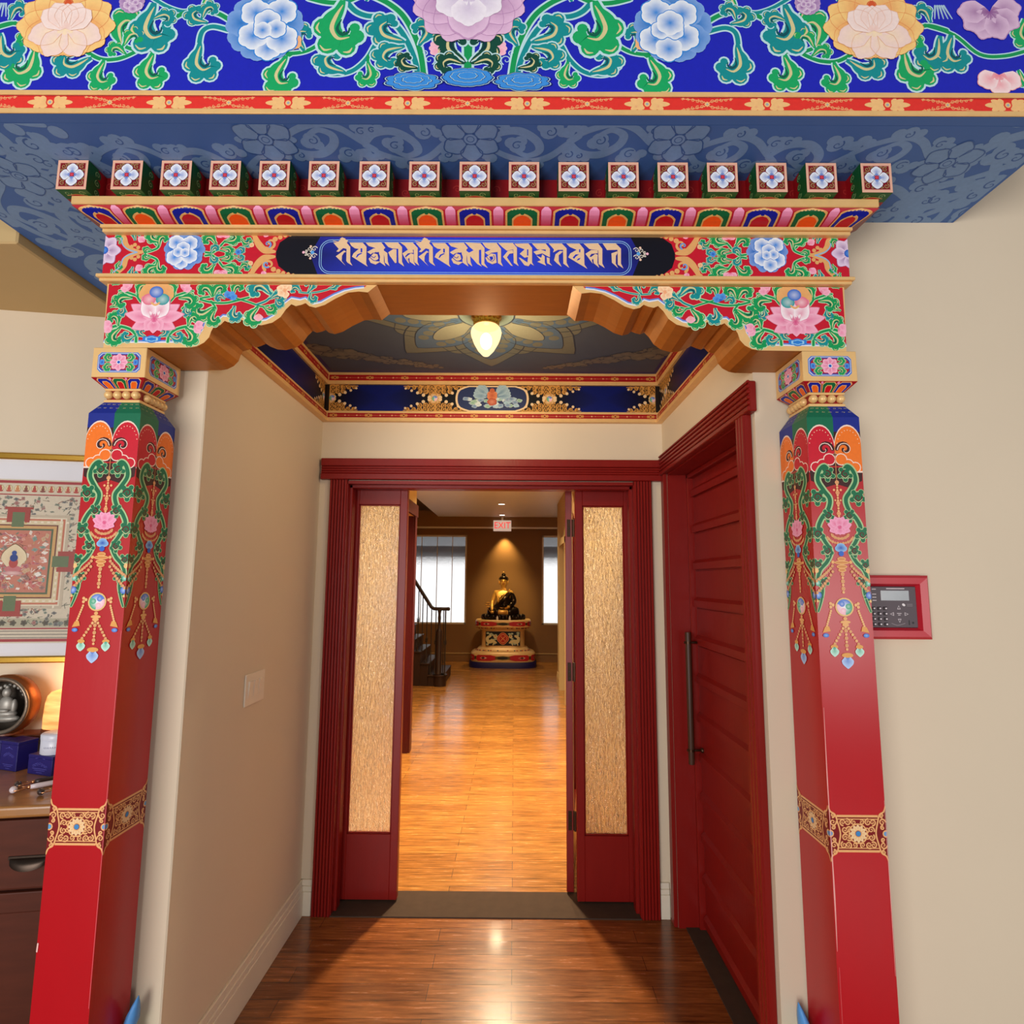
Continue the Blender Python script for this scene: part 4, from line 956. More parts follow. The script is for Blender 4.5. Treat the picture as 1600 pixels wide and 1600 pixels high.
def glyphs():
    # traced sign by sign: G = filled shapes, C = openings, S = brush strokes, T = fine lines
    G, C_, S_, T_ = GLY, GCUT, GSTR, GLIN
    a = []
    a.append(dict(G=[[(-0.5755,2.705),(-0.5338,2.705),(-0.5217,2.691),(-0.5198,2.641),(-0.5122,2.628),(-0.5279,2.638),(-0.5322,2.644),(-0.5329,2.684),(-0.5438,2.687),(-0.5572,2.674),(-0.5649,2.675),(-0.5576,2.684),(-0.569,2.697)],[(-0.5658,2.659),(-0.5404,2.679),(-0.5334,2.674),(-0.5401,2.672),(-0.5464,2.661),(-0.5467,2.644),(-0.5337,2.628)],[(-0.5789,2.712),(-0.5602,2.708),(-0.5513,2.717),(-0.542,2.718),(-0.5294,2.712),(-0.5322,2.705),(-0.5569,2.704),(-0.5694,2.707)],[(-0.5559,2.717),(-0.5484,2.723),(-0.5374,2.718),(-0.5418,2.713)]]))
    a.append(dict(G=[[(-0.5245,2.705),(-0.4828,2.705),(-0.4705,2.691),(-0.4694,2.635),(-0.4644,2.625),(-0.5149,2.658),(-0.5107,2.669),(-0.4943,2.684),(-0.5067,2.686),(-0.5179,2.694)]],C=[[(-0.5025,2.656),(-0.4982,2.666),(-0.4861,2.671),(-0.483,2.669),(-0.4935,2.663),(-0.4993,2.655)],[(-0.4888,2.686),(-0.4836,2.686),(-0.4831,2.673),(-0.4883,2.673)]]))
    a.append(dict(G=[[(-0.4735,2.705),(-0.4241,2.706),(-0.4111,2.688),(-0.4157,2.684),(-0.4142,2.642),(-0.4085,2.627),(-0.4265,2.64),(-0.4308,2.676),(-0.4451,2.688),(-0.4638,2.694)],[(-0.4677,2.674),(-0.4481,2.686),(-0.4265,2.684),(-0.4261,2.675),(-0.4507,2.671),(-0.4566,2.666)],[(-0.4623,2.651),(-0.4475,2.67),(-0.4351,2.666),(-0.4315,2.652),(-0.4404,2.643),(-0.425,2.642),(-0.44,2.632),(-0.4556,2.638)],[(-0.4186,2.681),(-0.4044,2.671),(-0.4019,2.642),(-0.3962,2.627),(-0.4111,2.639),(-0.4132,2.658)]],T=[([(-0.4674,2.666),(-0.4498,2.648),(-0.4405,2.645),(-0.4284,2.652),(-0.4305,2.666),(-0.4415,2.673)],.0022),([(-0.4565,2.661),(-0.4455,2.655),(-0.441,2.66)],.0022)]))
    a.append(dict(G=[[(-0.4148,2.706),(-0.3716,2.706),(-0.3588,2.691),(-0.3573,2.642),(-0.3501,2.626),(-0.368,2.639),(-0.3709,2.685),(-0.3895,2.686),(-0.402,2.691)],[(-0.4014,2.673),(-0.3864,2.684),(-0.3755,2.683),(-0.3742,2.639),(-0.3787,2.637),(-0.3964,2.662)]],C=[[(-0.3759,2.685),(-0.3703,2.685),(-0.3696,2.662),(-0.3752,2.662)],[(-0.375,2.657),(-0.3695,2.657),(-0.3689,2.639),(-0.3745,2.639)]]))
    a.append(dict(G=[[(-0.3648,2.706),(-0.3253,2.706),(-0.3094,2.688),(-0.3088,2.642),(-0.3032,2.629),(-0.3189,2.641),(-0.3215,2.682),(-0.34,2.682),(-0.3496,2.695)],[(-0.3566,2.67),(-0.34,2.682),(-0.3246,2.682),(-0.3228,2.672),(-0.3397,2.67),(-0.3486,2.66)],[(-0.3455,2.657),(-0.3305,2.67),(-0.3211,2.667),(-0.3205,2.642),(-0.3146,2.629),(-0.3328,2.642),(-0.3347,2.655),(-0.3392,2.652),(-0.3342,2.637)],[(-0.3566,2.67),(-0.3486,2.66),(-0.3341,2.636),(-0.3388,2.639),(-0.3517,2.659)]]))
    # the first two signs return at sixth and seventh, the third at eighth
    for g in (0, 1, 2):
        d = {}
        dx = ([(-0.316,2.706)][0][0] - [(-0.5755,2.705)][0][0])
        for key, val in a[g].items():
            d[key] = [[(x + dx, z) for x, z in p] for p in val] if key != 'T' else [([(x + dx, z) for x, z in p], w_) for p, w_ in val]
        a.append(d)
    a.append(dict(G=[[(-0.1604,2.707),(-0.1126,2.705),(-0.0994,2.689),(-0.0994,2.638),(-0.0884,2.622),(-0.1085,2.634),(-0.1098,2.683),(-0.1338,2.681),(-0.1463,2.692)],[(-0.1521,2.671),(-0.1277,2.684),(-0.1169,2.684),(-0.1163,2.64),(-0.1069,2.627),(-0.1208,2.635)]]))
    a.append(dict(G=[[(-0.1064,2.706),(-0.0617,2.706),(-0.0476,2.686),(-0.0472,2.642),(-0.041,2.628),(-0.057,2.639),(-0.0583,2.676),(-0.0877,2.686),(-0.097,2.692)],[(-0.0983,2.674),(-0.0753,2.686),(-0.0584,2.684),(-0.0583,2.676),(-0.0783,2.673),(-0.0874,2.665)],[(-0.0965,2.656),(-0.0782,2.671),(-0.0644,2.668),(-0.061,2.64),(-0.0748,2.635),(-0.0902,2.643)]],C=[[(-0.0843,2.66),(-0.0735,2.661),(-0.0719,2.652),(-0.0795,2.647)]],T=[([(-0.0966,2.663),(-0.0842,2.65),(-0.0749,2.645),(-0.0673,2.653),(-0.0705,2.665)],.002)]))
    a.append(dict(G=[[(-0.057,2.706),(-0.0108,2.706),(0.0022,2.69),(0.0025,2.642),(0.0081,2.629),(-0.0073,2.64),(-0.0091,2.685),(-0.0291,2.68),(-0.0446,2.693)],[(-0.0412,2.66),(-0.026,2.68),(-0.0106,2.683),(-0.009,2.672),(-0.0213,2.67),(-0.0289,2.658),(-0.0103,2.629),(-0.0164,2.631)]]))
    a.append(dict(G=[[(-0.0062,2.704),(0.0385,2.705),(0.0497,2.69),(0.0498,2.641),(0.0556,2.631),(0.0449,2.638),(0.0388,2.629),(0.0265,2.632),(0.008,2.657),(0.0126,2.657),(0.0357,2.641),(0.0371,2.66),(0.0264,2.657),(0.011,2.67),(0.0263,2.685),(0.0016,2.695)]],C=[[(0.034,2.685),(0.038,2.685),(0.0381,2.664),(0.0341,2.664)]]))
    a.append(dict(G=[[(0.0493,2.705),(0.0925,2.705),(0.1057,2.687),(0.1057,2.666),(0.094,2.669),(0.0925,2.685),(0.0663,2.685)],[(0.054,2.677),(0.0755,2.685),(0.0925,2.679),(0.1063,2.664),(0.1047,2.659),(0.0817,2.672),(0.0633,2.667)],[(0.0633,2.665),(0.0786,2.657),(0.0817,2.669),(0.0894,2.662),(0.0894,2.641),(0.094,2.631),(0.0664,2.644),(0.0771,2.649)],[(0.0955,2.659),(0.1047,2.656),(0.1047,2.641),(0.1124,2.631),(0.0971,2.639)]]))
    a.append(dict(G=[[(0.1017,2.705),(0.1433,2.705),(0.158,2.689),(0.1578,2.641),(0.166,2.624),(0.1477,2.638),(0.1469,2.684),(0.1309,2.684),(0.1155,2.675),(0.1186,2.685)],[(0.1185,2.649),(0.1232,2.669),(0.1371,2.68),(0.1469,2.679),(0.1401,2.672),(0.1333,2.666),(0.1333,2.646),(0.1424,2.627),(0.1277,2.639)]]))
    a.append(dict(G=[[(0.1572,2.705),(0.1987,2.705),(0.2125,2.687),(0.2136,2.635),(0.2226,2.621),(0.1631,2.659),(0.1693,2.672),(0.1894,2.684),(0.1679,2.694)]],C=[[(0.1769,2.658),(0.1862,2.669),(0.1969,2.669),(0.1861,2.661),(0.1815,2.654)],[(0.1891,2.648),(0.1938,2.655),(0.2021,2.658),(0.1977,2.651)],[(0.1971,2.686),(0.2011,2.686),(0.201,2.676),(0.197,2.676)]]))
    a.append(dict(G=[[(0.2111,2.705),(0.2572,2.706),(0.27,2.688),(0.2694,2.639),(0.2769,2.624),(0.258,2.637),(0.257,2.683),(0.2294,2.687)],[(0.2169,2.671),(0.2355,2.684),(0.2555,2.683),(0.2554,2.673),(0.2354,2.671),(0.2291,2.661)],[(0.2337,2.66),(0.2477,2.671),(0.2553,2.668),(0.2541,2.642),(0.2594,2.625),(0.2427,2.64),(0.2413,2.655),(0.2367,2.651),(0.2397,2.638),(0.2169,2.671)]]))
    a.append(dict(G=[[(0.2711,2.706),(0.3127,2.706),(0.3284,2.689),(0.3276,2.639),(0.335,2.623),(0.3178,2.636),(0.3176,2.685),(0.2847,2.684)],[(0.2984,2.673),(0.3169,2.68),(0.3168,2.673),(0.3121,2.665),(0.3111,2.639),(0.3185,2.624),(0.2995,2.642)]]))
    for d in a:
        G.extend(d.get('G', [])); C_.extend(d.get('C', [])); S_.extend(d.get('S', [])); T_.extend(d.get('T', []))
lintel()

# ---- scalloped brackets
def brackets():
    OUT = [(-1.277,2.576),(-0.4335,2.576),(-0.4615,2.541),(-0.4897,2.544),(-0.5232,2.54),(-0.5616,2.52),(-0.5943,2.499),(-0.6219,2.49),(-0.6417,2.495),(-0.6534,2.505),(-0.6671,2.499),(-0.6837,2.495),(-0.698,2.501),(-0.7139,2.484),(-0.7293,2.459),(-0.7534,2.441),(-0.7864,2.432),(-0.8145,2.434),(-0.8402,2.444),(-0.8565,2.454),(-0.8738,2.446),(-0.8903,2.441),(-0.9018,2.446),(-0.9148,2.432),(-0.934,2.427),(-0.9413,2.412),(-0.9467,2.392),(-0.961,2.375),(-0.9824,2.363),(-1.004,2.359),(-1.271,2.357)]
    RED_ = [(-1.276,2.575),(-0.4656,2.576),(-0.4733,2.557),(-0.5013,2.554),(-0.5347,2.546),(-0.5677,2.531),(-0.6059,2.508),(-0.6308,2.502),(-0.6542,2.521),(-0.6708,2.516),(-0.699,2.521),(-0.7179,2.506),(-0.7382,2.489),(-0.7492,2.465),(-0.7735,2.45),(-0.8067,2.444),(-0.835,2.451),(-0.8575,2.47),(-0.8859,2.46),(-0.9084,2.462),(-0.9242,2.447),(-0.963,2.442),(-0.9686,2.418),(-0.9834,2.392),(-1.006,2.377),(-1.273,2.375)]
    OUT = [(max(x, -1.277), z) for x, z in OUT]; RED_ = [(max(x, -1.272), min(z, 2.5640)) for x, z in RED_]; OUT = [(x, min(z, 2.5655)) for x, z in OUT]
    def make(s, label):
        Tx = (lambda x: x) if s < 0 else (lambda x: 2 * XC - x)
        root = thing('scalloped_bracket', label, 'bracket', (Tx(-1.1), 1.80, 2.358), group='scalloped brackets under the lintel')
        m = MB(); out = [(Tx(x), z) for x, z in OUT]
        if s < 0: out = out[::-1]
        m.prism(out, lambda u, v, d: (u, d, v), 1.893, 1.70, GOLD, BRONZEGOLD)
        P = Painter(); P.poly(RED_[::-1], H('#c5142c'), 0)
        edge = RED_[2:]
        P.stroke(edge, .0055, H('#dfe6f2'), 1, sm=1, cap=False); P.stroke([(x, z + .004) for x, z in edge], .0045, H('#5f86d8'), 2, sm=1, cap=False)
        def leaf(p, a, L, c=GRN, f=1, l=4): P.leaf(p[0], radians(a), L, c, LGRN, TAN, f, l, stem=.12)
        def vine(pp, w_=.006, c=GRN): P.vine(pp, w_, c, LGRN, 2)
        # spray towards the tip
        vine([(-1.036,2.485),(-1.004,2.512),(-0.9714,2.521),(-0.9437,2.527),(-0.9166,2.542),(-0.9062,2.554)]); vine([(-0.9936,2.518),(-0.9479,2.506),(-0.9028,2.504),(-0.8641,2.513),(-0.831,2.522)]); vine([(-0.8701,2.519),(-0.8301,2.507),(-0.79,2.493),(-0.7678,2.496)], .005)
        vine([(-0.9481,2.509),(-0.9325,2.486),(-0.9397,2.468)]); vine([(-0.8071,2.498),(-0.7744,2.513),(-0.7589,2.537),(-0.7768,2.555)], .006, TEAL); vine([(-0.6748,2.54),(-0.6466,2.538),(-0.6186,2.541),(-0.5854,2.55),(-0.5467,2.565)], .004, TEAL)
        leaf([(-0.9435,2.524)], 130, .052); leaf([(-0.9436,2.525)], 60, .050, GRN, -1); leaf([(-0.8821,2.53)], 70, .044, GRN, -1)
        leaf([(-0.9355,2.489)], 205, .070, GRN, -1); leaf([(-0.9351,2.483)], -100, .050, GRN); leaf([(-0.8742,2.495)], -90, .048, TEAL)
        leaf([(-0.8012,2.493)], -115, .060); leaf([(-0.7842,2.49)], -20, .040, GRN); leaf([(-0.7615,2.534)], 150, .070, TEAL, 1); leaf([(-0.7663,2.519)], 20, .045, TEAL, -1); leaf([(-0.9038,2.518)], 165, .030, TEAL)
        leaf([(-0.6466,2.539)], 75, .042, TEAL); leaf([(-0.641,2.538)], -70, .032, TEAL); leaf([(-0.6693,2.543)], 150, .035, TEAL); leaf([(-0.5854,2.551)], 30, .034, TEAL); leaf([(-0.7467,2.519)], -60, .032, TEAL)
        q = [(-0.8926,2.518)][0]
        for a in (60, 110, 20): P.petal(q, radians(a), .026, .020, BLU, SKY, 9, lobes=2)
        q = [(-0.7201,2.546)][0]
        for a in (40, 100, 160, 220, 280): P.petal(q, radians(a), .026, .022, H('#f0a070'), H('#fbe0b8'), 9, lobes=2)
        P.petal([(-0.797,2.469)][0], radians(-90), .024, .026, H('#f0a090'), LPINK, 9, lobes=2)
        # jewelled lotus over the column
        for sg in (1, -1):
            cx = [(-1.122,2.476)][0][0]
            def V(pp): return [(cx + sg * (p[0] - cx), p[1]) for p in pp]
            def lf(p, a, L, c=GRN, f=1): leaf(V(p), a if sg > 0 else 180 - a, L, c, f * sg)
            P.vine(V([(-1.073,2.377),(-1.069,2.4),(-1.048,2.418),(-1.009,2.427),(-0.9864,2.418)]), .008, GRN, LGRN, 2); P.vine(V([(-1.077,2.506),(-1.062,2.53),(-1.069,2.553)]), .006, GRN, LGRN, 2); P.vine(V([(-1.067,2.524),(-1.034,2.536),(-1.007,2.542)]), .006, GRN, LGRN, 2)
            lf([(-1.02,2.424)], -60, .058, GRN, -1); lf([(-1.015,2.427)], 65, .046, GRN, -1); lf([(-1.068,2.395)], -15, .040, TEAL, 1)
            lf([(-1.065,2.526)], 110, .048, GRN); lf([(-1.05,2.521)], -10, .055, GRN, -1); lf([(-1.026,2.494)], -80, .034, TEAL); lf([(-1.101,2.392)], 40, .034, TEAL)
            for p, a in (([(-0.9954,2.427)], -10), ([(-1.041,2.547)], 40)):
                q = V(p)[0]
                for da in (-35, 0, 35): P.petal(q, radians((a + da) if sg > 0 else 180 - a - da), .030, .020, PINK, LPINK, 8, lobes=2)
        for p in ([(-1.265,2.561)], [(-1.261,2.487)]): leaf([(max(p[0][0] - .01, -1.262), p[0][1])], 40, .030)
        lx, lz = [(-1.12,2.45)][0]
        P.petal((lx, lz + .028), pi / 2, .100, .095, H('#d98a4a'), H('#e8b070'), 7, tip=.1, lobes=4)
        P.lotus((lx, lz), .082, H('#d94f86'), H('#f6b4cc'), H('#fbf2f6'), 8)
        for dx, dz, c in ((-.021, .064, H('#e06a86')), (.021, .064, H('#17969a')), (0, .088, H('#2668c8'))): P.disc((lx + dx, lz + dz), .0215, c, 14, 16, cc=mixc(c, (1, 1, 1), .45), ry=.019)
        P.stroke([(lx - .012, lz + .052), (lx, lz + .045), (lx + .012, lz + .052)], .006, H('#e8b070'), 17)
        wx, wz = [(-1.123,2.385)][0]
        for t, c in ((1, H('#2a7fd6')), (.7, H('#9ad0f2')), (.5, H('#2a7fd6'))): P.scallop((wx, wz), .032 * t, .012 * t, 6, c, c, 9 + int((1 - t) * 6), .2)
        if s > 0: P.items = P.items; P2 = Painter(); P2.items = [([(2 * XC - a, b) for a, b in pts][::-1], cols[::-1], l, None) if f is None else ([(2 * XC - a, b) for a, b in pts], cols, l, [tuple(t[::-1]) for t in f]) for pts, cols, l, f in P.items]; P = P2
        P.clip(min(Tx(-1.274), Tx(-.44)), max(Tx(-1.274), Tx(-.44)), 2.36, 2.5645)
        P.emit(m, front(1.70)); m.build('carved_board', root)
    make(-1, 'scalloped gold bracket with jewelled lotus on the column beside the framed print')
    make(1, 'scalloped gold bracket with jewelled lotus on the column beside the alarm panel')
brackets()

# ---- columns
def columns():
    hw = .0795; D = .178; zt = 2.150
    def shaft_paint(w2, off=0):
        # face coordinates: u across (-w2..w2), v height
        P = Painter(); k = w2 / .0795
        def U(pp): return [(p[0] * k, p[1]) for p in pp]
        B1, G1, OR, RD, BR = H('#16288a'), H('#0b6b4a'), H('#f0761e'), H('#c8102a'), H('#3a1414')
        P.rect(-w2, 2.09, -.0 * w2, zt, B1, 0); P.rect(0, 2.09, w2, zt, G1, 0)
        P.rect(-w2, 2.0, w2, 2.105, BR, 0)
        # scalloped cloth valance
        for c, col, f in ((-1, OR, 1), (1, RD, -1)):
            ctr = (c * w2 * .62, 2.075)
            def arc(rx, rz, a0, a1, n=14): return [(c * w2 * .52 + rx * cos(radians(a0 + (a1 - a0) * j / n)), 2.052 + rz * sin(radians(a0 + (a1 - a0) * j / n))) for j in range(n + 1)]
            for o, cc, l in ((.005, H('#f2d8c8'), 1), (0, col, 2)):
                pts = [(max(-w2, min(w2, x)), z) for x, z in arc(w2 * .52 + o * .4, .070 + o, 0, 180)]
                lo_ = [(c * w2, 2.0 - o), (c * w2 * .62, 1.992 - o), (c * w2 * .30, 2.03 - o), (c * w2 * .04, 2.055)] if c > 0 else [(c * w2 * .04, 2.055), (c * w2 * .30, 2.03 - o), (c * w2 * .62, 1.992 - o), (c * w2, 2.0 - o)]
                if c > 0: P.poly([(w2, 2.052)] + pts + [(0.0, 2.04), (w2 * .3, 2.022 - o), (w2 * .6, 1.985 - o), (w2, 1.985 - o)], cc, l)
                else: P.poly([(0, 2.052)] + pts + [(-w2, 1.985 - o), (-w2 * .6, 1.985 - o), (-w2 * .3, 2.022 - o), (0, 2.04)], cc, l)
            for j in range(11):
                a = radians(16 + 148 * j / 10); P.disc((c * w2 * .52 + w2 * .43 * cos(a), 2.054 + .056 * sin(a)), .0016, H('#f6d0b0'), 3, 6)
            P.spiral((c * w2 * .36, 2.052), .022, 1.05, .012, BR, 4, a0=0 if c < 0 else pi, flip=-c); P.spiral((c * w2 * .40, 2.050), .024, 1.05, .003, H('#f2d8c8'), 5, a0=0 if c < 0 else pi, flip=-c)
            for x, z, r in ((c * .22, 2.020, .016), (c * .48, 2.004, .015), (c * .74, 1.996, .014)):
                P.disc((x * w2, z), r * k + .003, H('#f2d8c8'), 3, 12); P.disc((x * w2, z), r * k, col, 4, 12)
        P.stroke([(0, 2.06), (0, 1.93)], .0022, H('#c08850'), 5, sm=1)
        P.poly([(-w2, 1.995), (w2, 1.995), (w2 * .96, 1.955), (w2 * .4, 1.935), (0, 1.945), (-w2 * .4, 1.935), (-w2 * .96, 1.955)][::-1], BR, 1)
        # green scroll borders
        for s in (-1, 1):
            def M_(pp): return [(s * p[0] * k, p[1]) for p in pp]
            P.vine(M_([(.020, 1.985), (.034, 2.0), (.050, 1.985), (.056, 1.955), (.040, 1.925), (.024, 1.90), (.030, 1.87), (.052, 1.84), (.062, 1.81), (.046, 1.775), (.030, 1.745), (.042, 1.715), (.064, 1.69), (.072, 1.66), (.060, 1.635), (.066, 1.60), (.076, 1.57)]), [.008, .011, .012, .012, .011, .011, .010, .010, .009, .007, .004], H('#0b6b44'), H('#a8c890'), 6)
            for u, v, r, f in ((.026, 1.975, .017, 1), (.060, 1.905, .019, -1), (.032, 1.85, .015, 1), (.066, 1.795, .017, -1), (.040, 1.745, .014, 1), (.070, 1.705, .014, -1), (.056, 1.655, .012, 1), (.072, 1.615, .010, -1)):
                P.disc((s * u * k, v), r, H('#a8c890'), 7, 12); P.disc((s * u * k, v), r - .0028, H('#0b6b44'), 8, 12); P.spiral((s * u * k, v), r * .62, 1.2, .004, H('#5a0f14'), 9, a0=u * 50, flip=s * f)
                for j in range(5):
                    q = (s * (u + r * cos(j * 1.25 + 1) * 1.0) * k, v + r * sin(j * 1.25 + 1) * 1.0); P.disc(q, r * .40 + .0016, H('#a8c890'), 7, 8); P.disc(q, r * .40, H('#0b6b44'), 8, 8)
                P.stroke([(s * (u - r * .7) * k, v - r * .2), (s * u * k, v - r * .75), (s * (u + r * .7) * k, v - r * .2)], [.001, .0022, .001], H('#d8d8a0'), 10, sm=3)
        # bead string, lotus, garland
        for j in range(16): P.bead((0, 1.95 - j * .0078), .0034 if j % 4 else .0062, H('#eab478'), 10, RD if j % 4 == 0 else None)
        for s in (-1, 1): P.bead((s * .010, 1.927), .0036, H('#eab478'), 10); P.bead((s * .008, 1.896), .0028, H('#eab478'), 10)
        for a, L in ((165, .034), (15, .034), (140, .034), (40, .034), (200, .030), (-20, .030), (112, .032), (68, .032), (90, .028), (235, .022), (-55, .022), (270, .02)): P.petal((0, 1.815), radians(a), L, .020, H('#d8487e'), H('#f4a8c8'), 12, tip=.1)
        for (r, zc_) in ((.038, 1.795), (.025, 1.80)):
            for j in range(13): a = radians(200 + 140 * j / 12); P.bead((r * cos(a) * 1.05, zc_ + r * .72 * sin(a)), .0042 if j % 2 else .0033, H('#eab478'), 10, H('#a83c28'))
        P.scallop((0, 1.755), .019, .014, 3, H('#1d4fb4'), H('#8fc0ea'), 12, .2, -pi / 2); P.disc((0, 1.738), .008, H('#2a62c4'), 13, 10)
        for w_, z in ((.026, 1.722), (.044, 1.712), (.032, 1.700), (.024, 1.69)): P.disc((0, z), w_ / 2, H('#e8ae6c'), 10, 14, ry=.006); P.disc((0, z), w_ / 2 - .003, H('#d08a48'), 11, 12, ry=.003)
        for s in (-1, 1): P.disc((s * .026, 1.713), .005, H('#e8ae6c'), 10, 8)
        for e, zz in ((1.655, 1.712), (1.620, 1.70)):
            for s in (-1, 1):
                for j in range(9):
                    t = (j + 1) / 9.5; x = s * (.022 + (.058) * t); z = zz + (e - zz) * (t ** .75); P.disc((x * k, z), .0052, H('#8a1420'), 11, 10); P.bead((x * k, z), .0043, H('#eab478'), 12, H('#a83c28'))
        for s in (-1, 1):
            P.disc((s * w2 * .955, 1.688), .0075, H('#eac080'), 12, 10); P.disc((s * w2 * .94, 1.652), .009, H('#159a7a'), 12, 10, cc=H('#c8ece0')); P.disc((s * w2 * .94, 1.617), .011, H('#2456c0'), 12, 10, cc=H('#a8c8f2')); P.disc((s * w2 * .97, 1.60), .004, H('#eac080'), 12, 8)
        for j in range(6): P.bead((0, 1.678 - j * .0105), .0058 if j % 2 == 0 else .004, H('#eab478'), 10, H('#a83c28') if j % 2 == 0 else None)
        P.taiji((0, 1.583), .0225, 10)
        for s in (-1, 1):
            for dx, dz in ((.033, .004), (.040, .008), (.040, -.002)): P.bead((s * dx * k, 1.585 + dz), .0045, H('#eab478'), 11)
            for j in range(8): P.bead((s * (.040 + .014 * j / 7) * k, 1.572 - .0062 * j), .0034, H('#eab478'), 11)
            P.poly([(s * .048 * k, 1.528), (s * .060 * k, 1.526), (s * .067 * k, 1.510), (s * .044 * k, 1.514)][::s], H('#e0a050'), 12)
            P.disc((s * .058 * k, 1.502), .009, H('#2f66c4'), 12, 10, cc=H('#86b4ea'), ry=.006)
            for j in range(6): P.bead((s * (.008 + .026 * j / 5) * k, 1.522 - .0088 * j), .0042, H('#eab478'), 11, H('#a83c28') if j % 2 else None)
            P.disc((s * .036 * k, 1.470), .011, H('#e0a050'), 12, 10, ry=.006); P.petal((s * .036 * k, 1.470), -pi / 2, .026, .022, H('#0f9a7a'), H('#c4ecdc'), 12, tip=.1)
        for w_, z in ((.030, 1.540), (.020, 1.532), (.012, 1.550)): P.disc((0, z), w_ / 2, H('#e8ae6c'), 11, 12, ry=.005)
        for j in range(7): P.bead((0, 1.526 - j * .0105), .0052 if j % 2 else .0038, H('#eab478'), 11, H('#a83c28') if j % 2 else None)
        P.disc((0, 1.446), .017, H('#e0a050'), 12, 12, ry=.007); P.petal((0, 1.446), -pi / 2, .034, .030, H('#2a62c4'), H('#b4d0f4'), 12, tip=.12)
        # gold waist band
        zc_ = .962; hb = .046; g1, dk = H('#e9ae72'), H('#7a0c12')
        P.rect(-w2, zc_ - hb, w2, zc_ + hb, dk, 1)
        for z in (zc_ - hb, zc_ + hb): P.rect(-w2 * .72, z - .003, w2 * .72, z + .003, g1, 2)
        for z in (zc_ - hb + .008, zc_ + hb - .008): P.rect(-w2 * .70, z - .0012, w2 * .70, z + .0012, g1, 2)
        for s in (-1, 1):
            P.poly([(s * w2, zc_ - .066), (s * w2 * .86, zc_ - .052), (s * w2 * .68, zc_ - .035), (s * w2 * .62, zc_), (s * w2 * .68, zc_ + .035), (s * w2 * .86, zc_ + .052), (s * w2, zc_ + .066)][::s], dk, 3)
            P.stroke([(s * w2, zc_ + .072), (s * w2 * .93, zc_ + .058), (s * w2 * .78, zc_ + .050), (s * w2 * .70, zc_ + .030), (s * w2 * .62, zc_), (s * w2 * .70, zc_ - .030), (s * w2 * .78, zc_ - .050), (s * w2 * .93, zc_ - .058), (s * w2, zc_ - .072)], .0042, g1, 4)
            for z, r, f in ((.030, .0095, 1), (-.030, .0095, -1), (.048, .006, -1), (-.048, .006, 1), (.016, .006, 1), (-.016, .006, -1)): P.spiral((s * w2 * .86, zc_ + z), r, 1.3, .0042, g1, 5, a0=z * 99, flip=f * s)
            P.disc((s * w2 * .97, zc_), .010, g1, 5, 10); P.disc((s * w2 * .97, zc_), .0065, H('#5f9fd0'), 6, 10)
            for u in (.30, .46):
                for z in (-.030, -.010, .010, .030): P.spiral((s * w2 * (u + (.06 if abs(z) > .02 else .0)), zc_ + z), .0090, 1.4, .0042, g1, 4, a0=u * 20 + z * 60, flip=s * (1 if z > 0 else -1))
            for z in (-.030, .030): P.spiral((s * w2 * .14, zc_ + z), .0075, 1.3, .0038, g1, 4, a0=z * 40, flip=-s)
        P.ring((0, zc_), .0235, .027, g1, 5, 22); P.disc((0, zc_), .0225, H('#8a1a14'), 5, 20)
        for j in range(12): a = pi / 6 * j; P.petal((.007 * cos(a), zc_ + .007 * sin(a)), a, .0165, .0085, g1, H('#f0d0a0'), 6)
        P.disc((0, zc_), .007, H('#3f86c4'), 9, 10)
        P.clip(-w2, w2, .5, zt)
        return P
    def cap_paint(w2, z0=2.262, z1=2.357):
        P = Painter(); zc_ = (z0 + z1) / 2; a, b = w2 * .80, .032
        def oct(a, b, c=.010): return [(-a + c, zc_ - b), (a - c, zc_ - b), (a, zc_ - b + c), (a, zc_ + b - c), (a - c, zc_ + b), (-a + c, zc_ + b), (-a, zc_ + b - c), (-a, zc_ - b + c)]
        P.poly(oct(a, b), H('#5f86d0'), 0); P.poly(oct(a - .003, b - .003), H('#dfe4ee'), 1); P.poly(oct(a - .0045, b - .0045), H('#2c50b4'), 2); P.poly(oct(a - .008, b - .008), H('#a8142a'), 3)
        for s in (-1, 1):
            for v in (-1, 1): P.leaf((s * a * .3, zc_ + v * .004), radians(90 - s * 58 if v > 0 else -90 + s * 58), .028, GRN, LGRN, TAN, s * v, 4)
            P.scallop((s * a * .78, zc_), .008, .010, 4, BLU, SKY, 7)
        P.daisy((0, zc_), .027, 8, H('#d8487e'), H('#f8b8d0'), (H('#f2f2f6'), H('#1d5ac0')), 8, w=.9)
        return P
    def cove_paint(P, w_top, w_bot):
        # v 0 top .. 1 bottom
        for k in range(3):
            u = (k - 1) * .62; c, inn = ((H('#16239a'), H('#f0661a')), (H('#0c6a3e'), H('#c8101e')), (H('#16239a'), H('#f0661a')))[k]
            for a, cc, l, t in ((.29, H('#e8b070'), 1, .06), (.26, c, 2, .12), (.16, H('#e8b070'), 3, .34), (.13, inn, 4, .40)): P.poly([(u - a, 1), (u + a, 1), (u + a, t + .2), (u + a * .6, t), (u - a * .6, t), (u - a, t + .2)], cc, l)
            if k < 2: P.disc((u + .31, .12), .05, H('#f08ab4'), 5, 8, ry=.12)
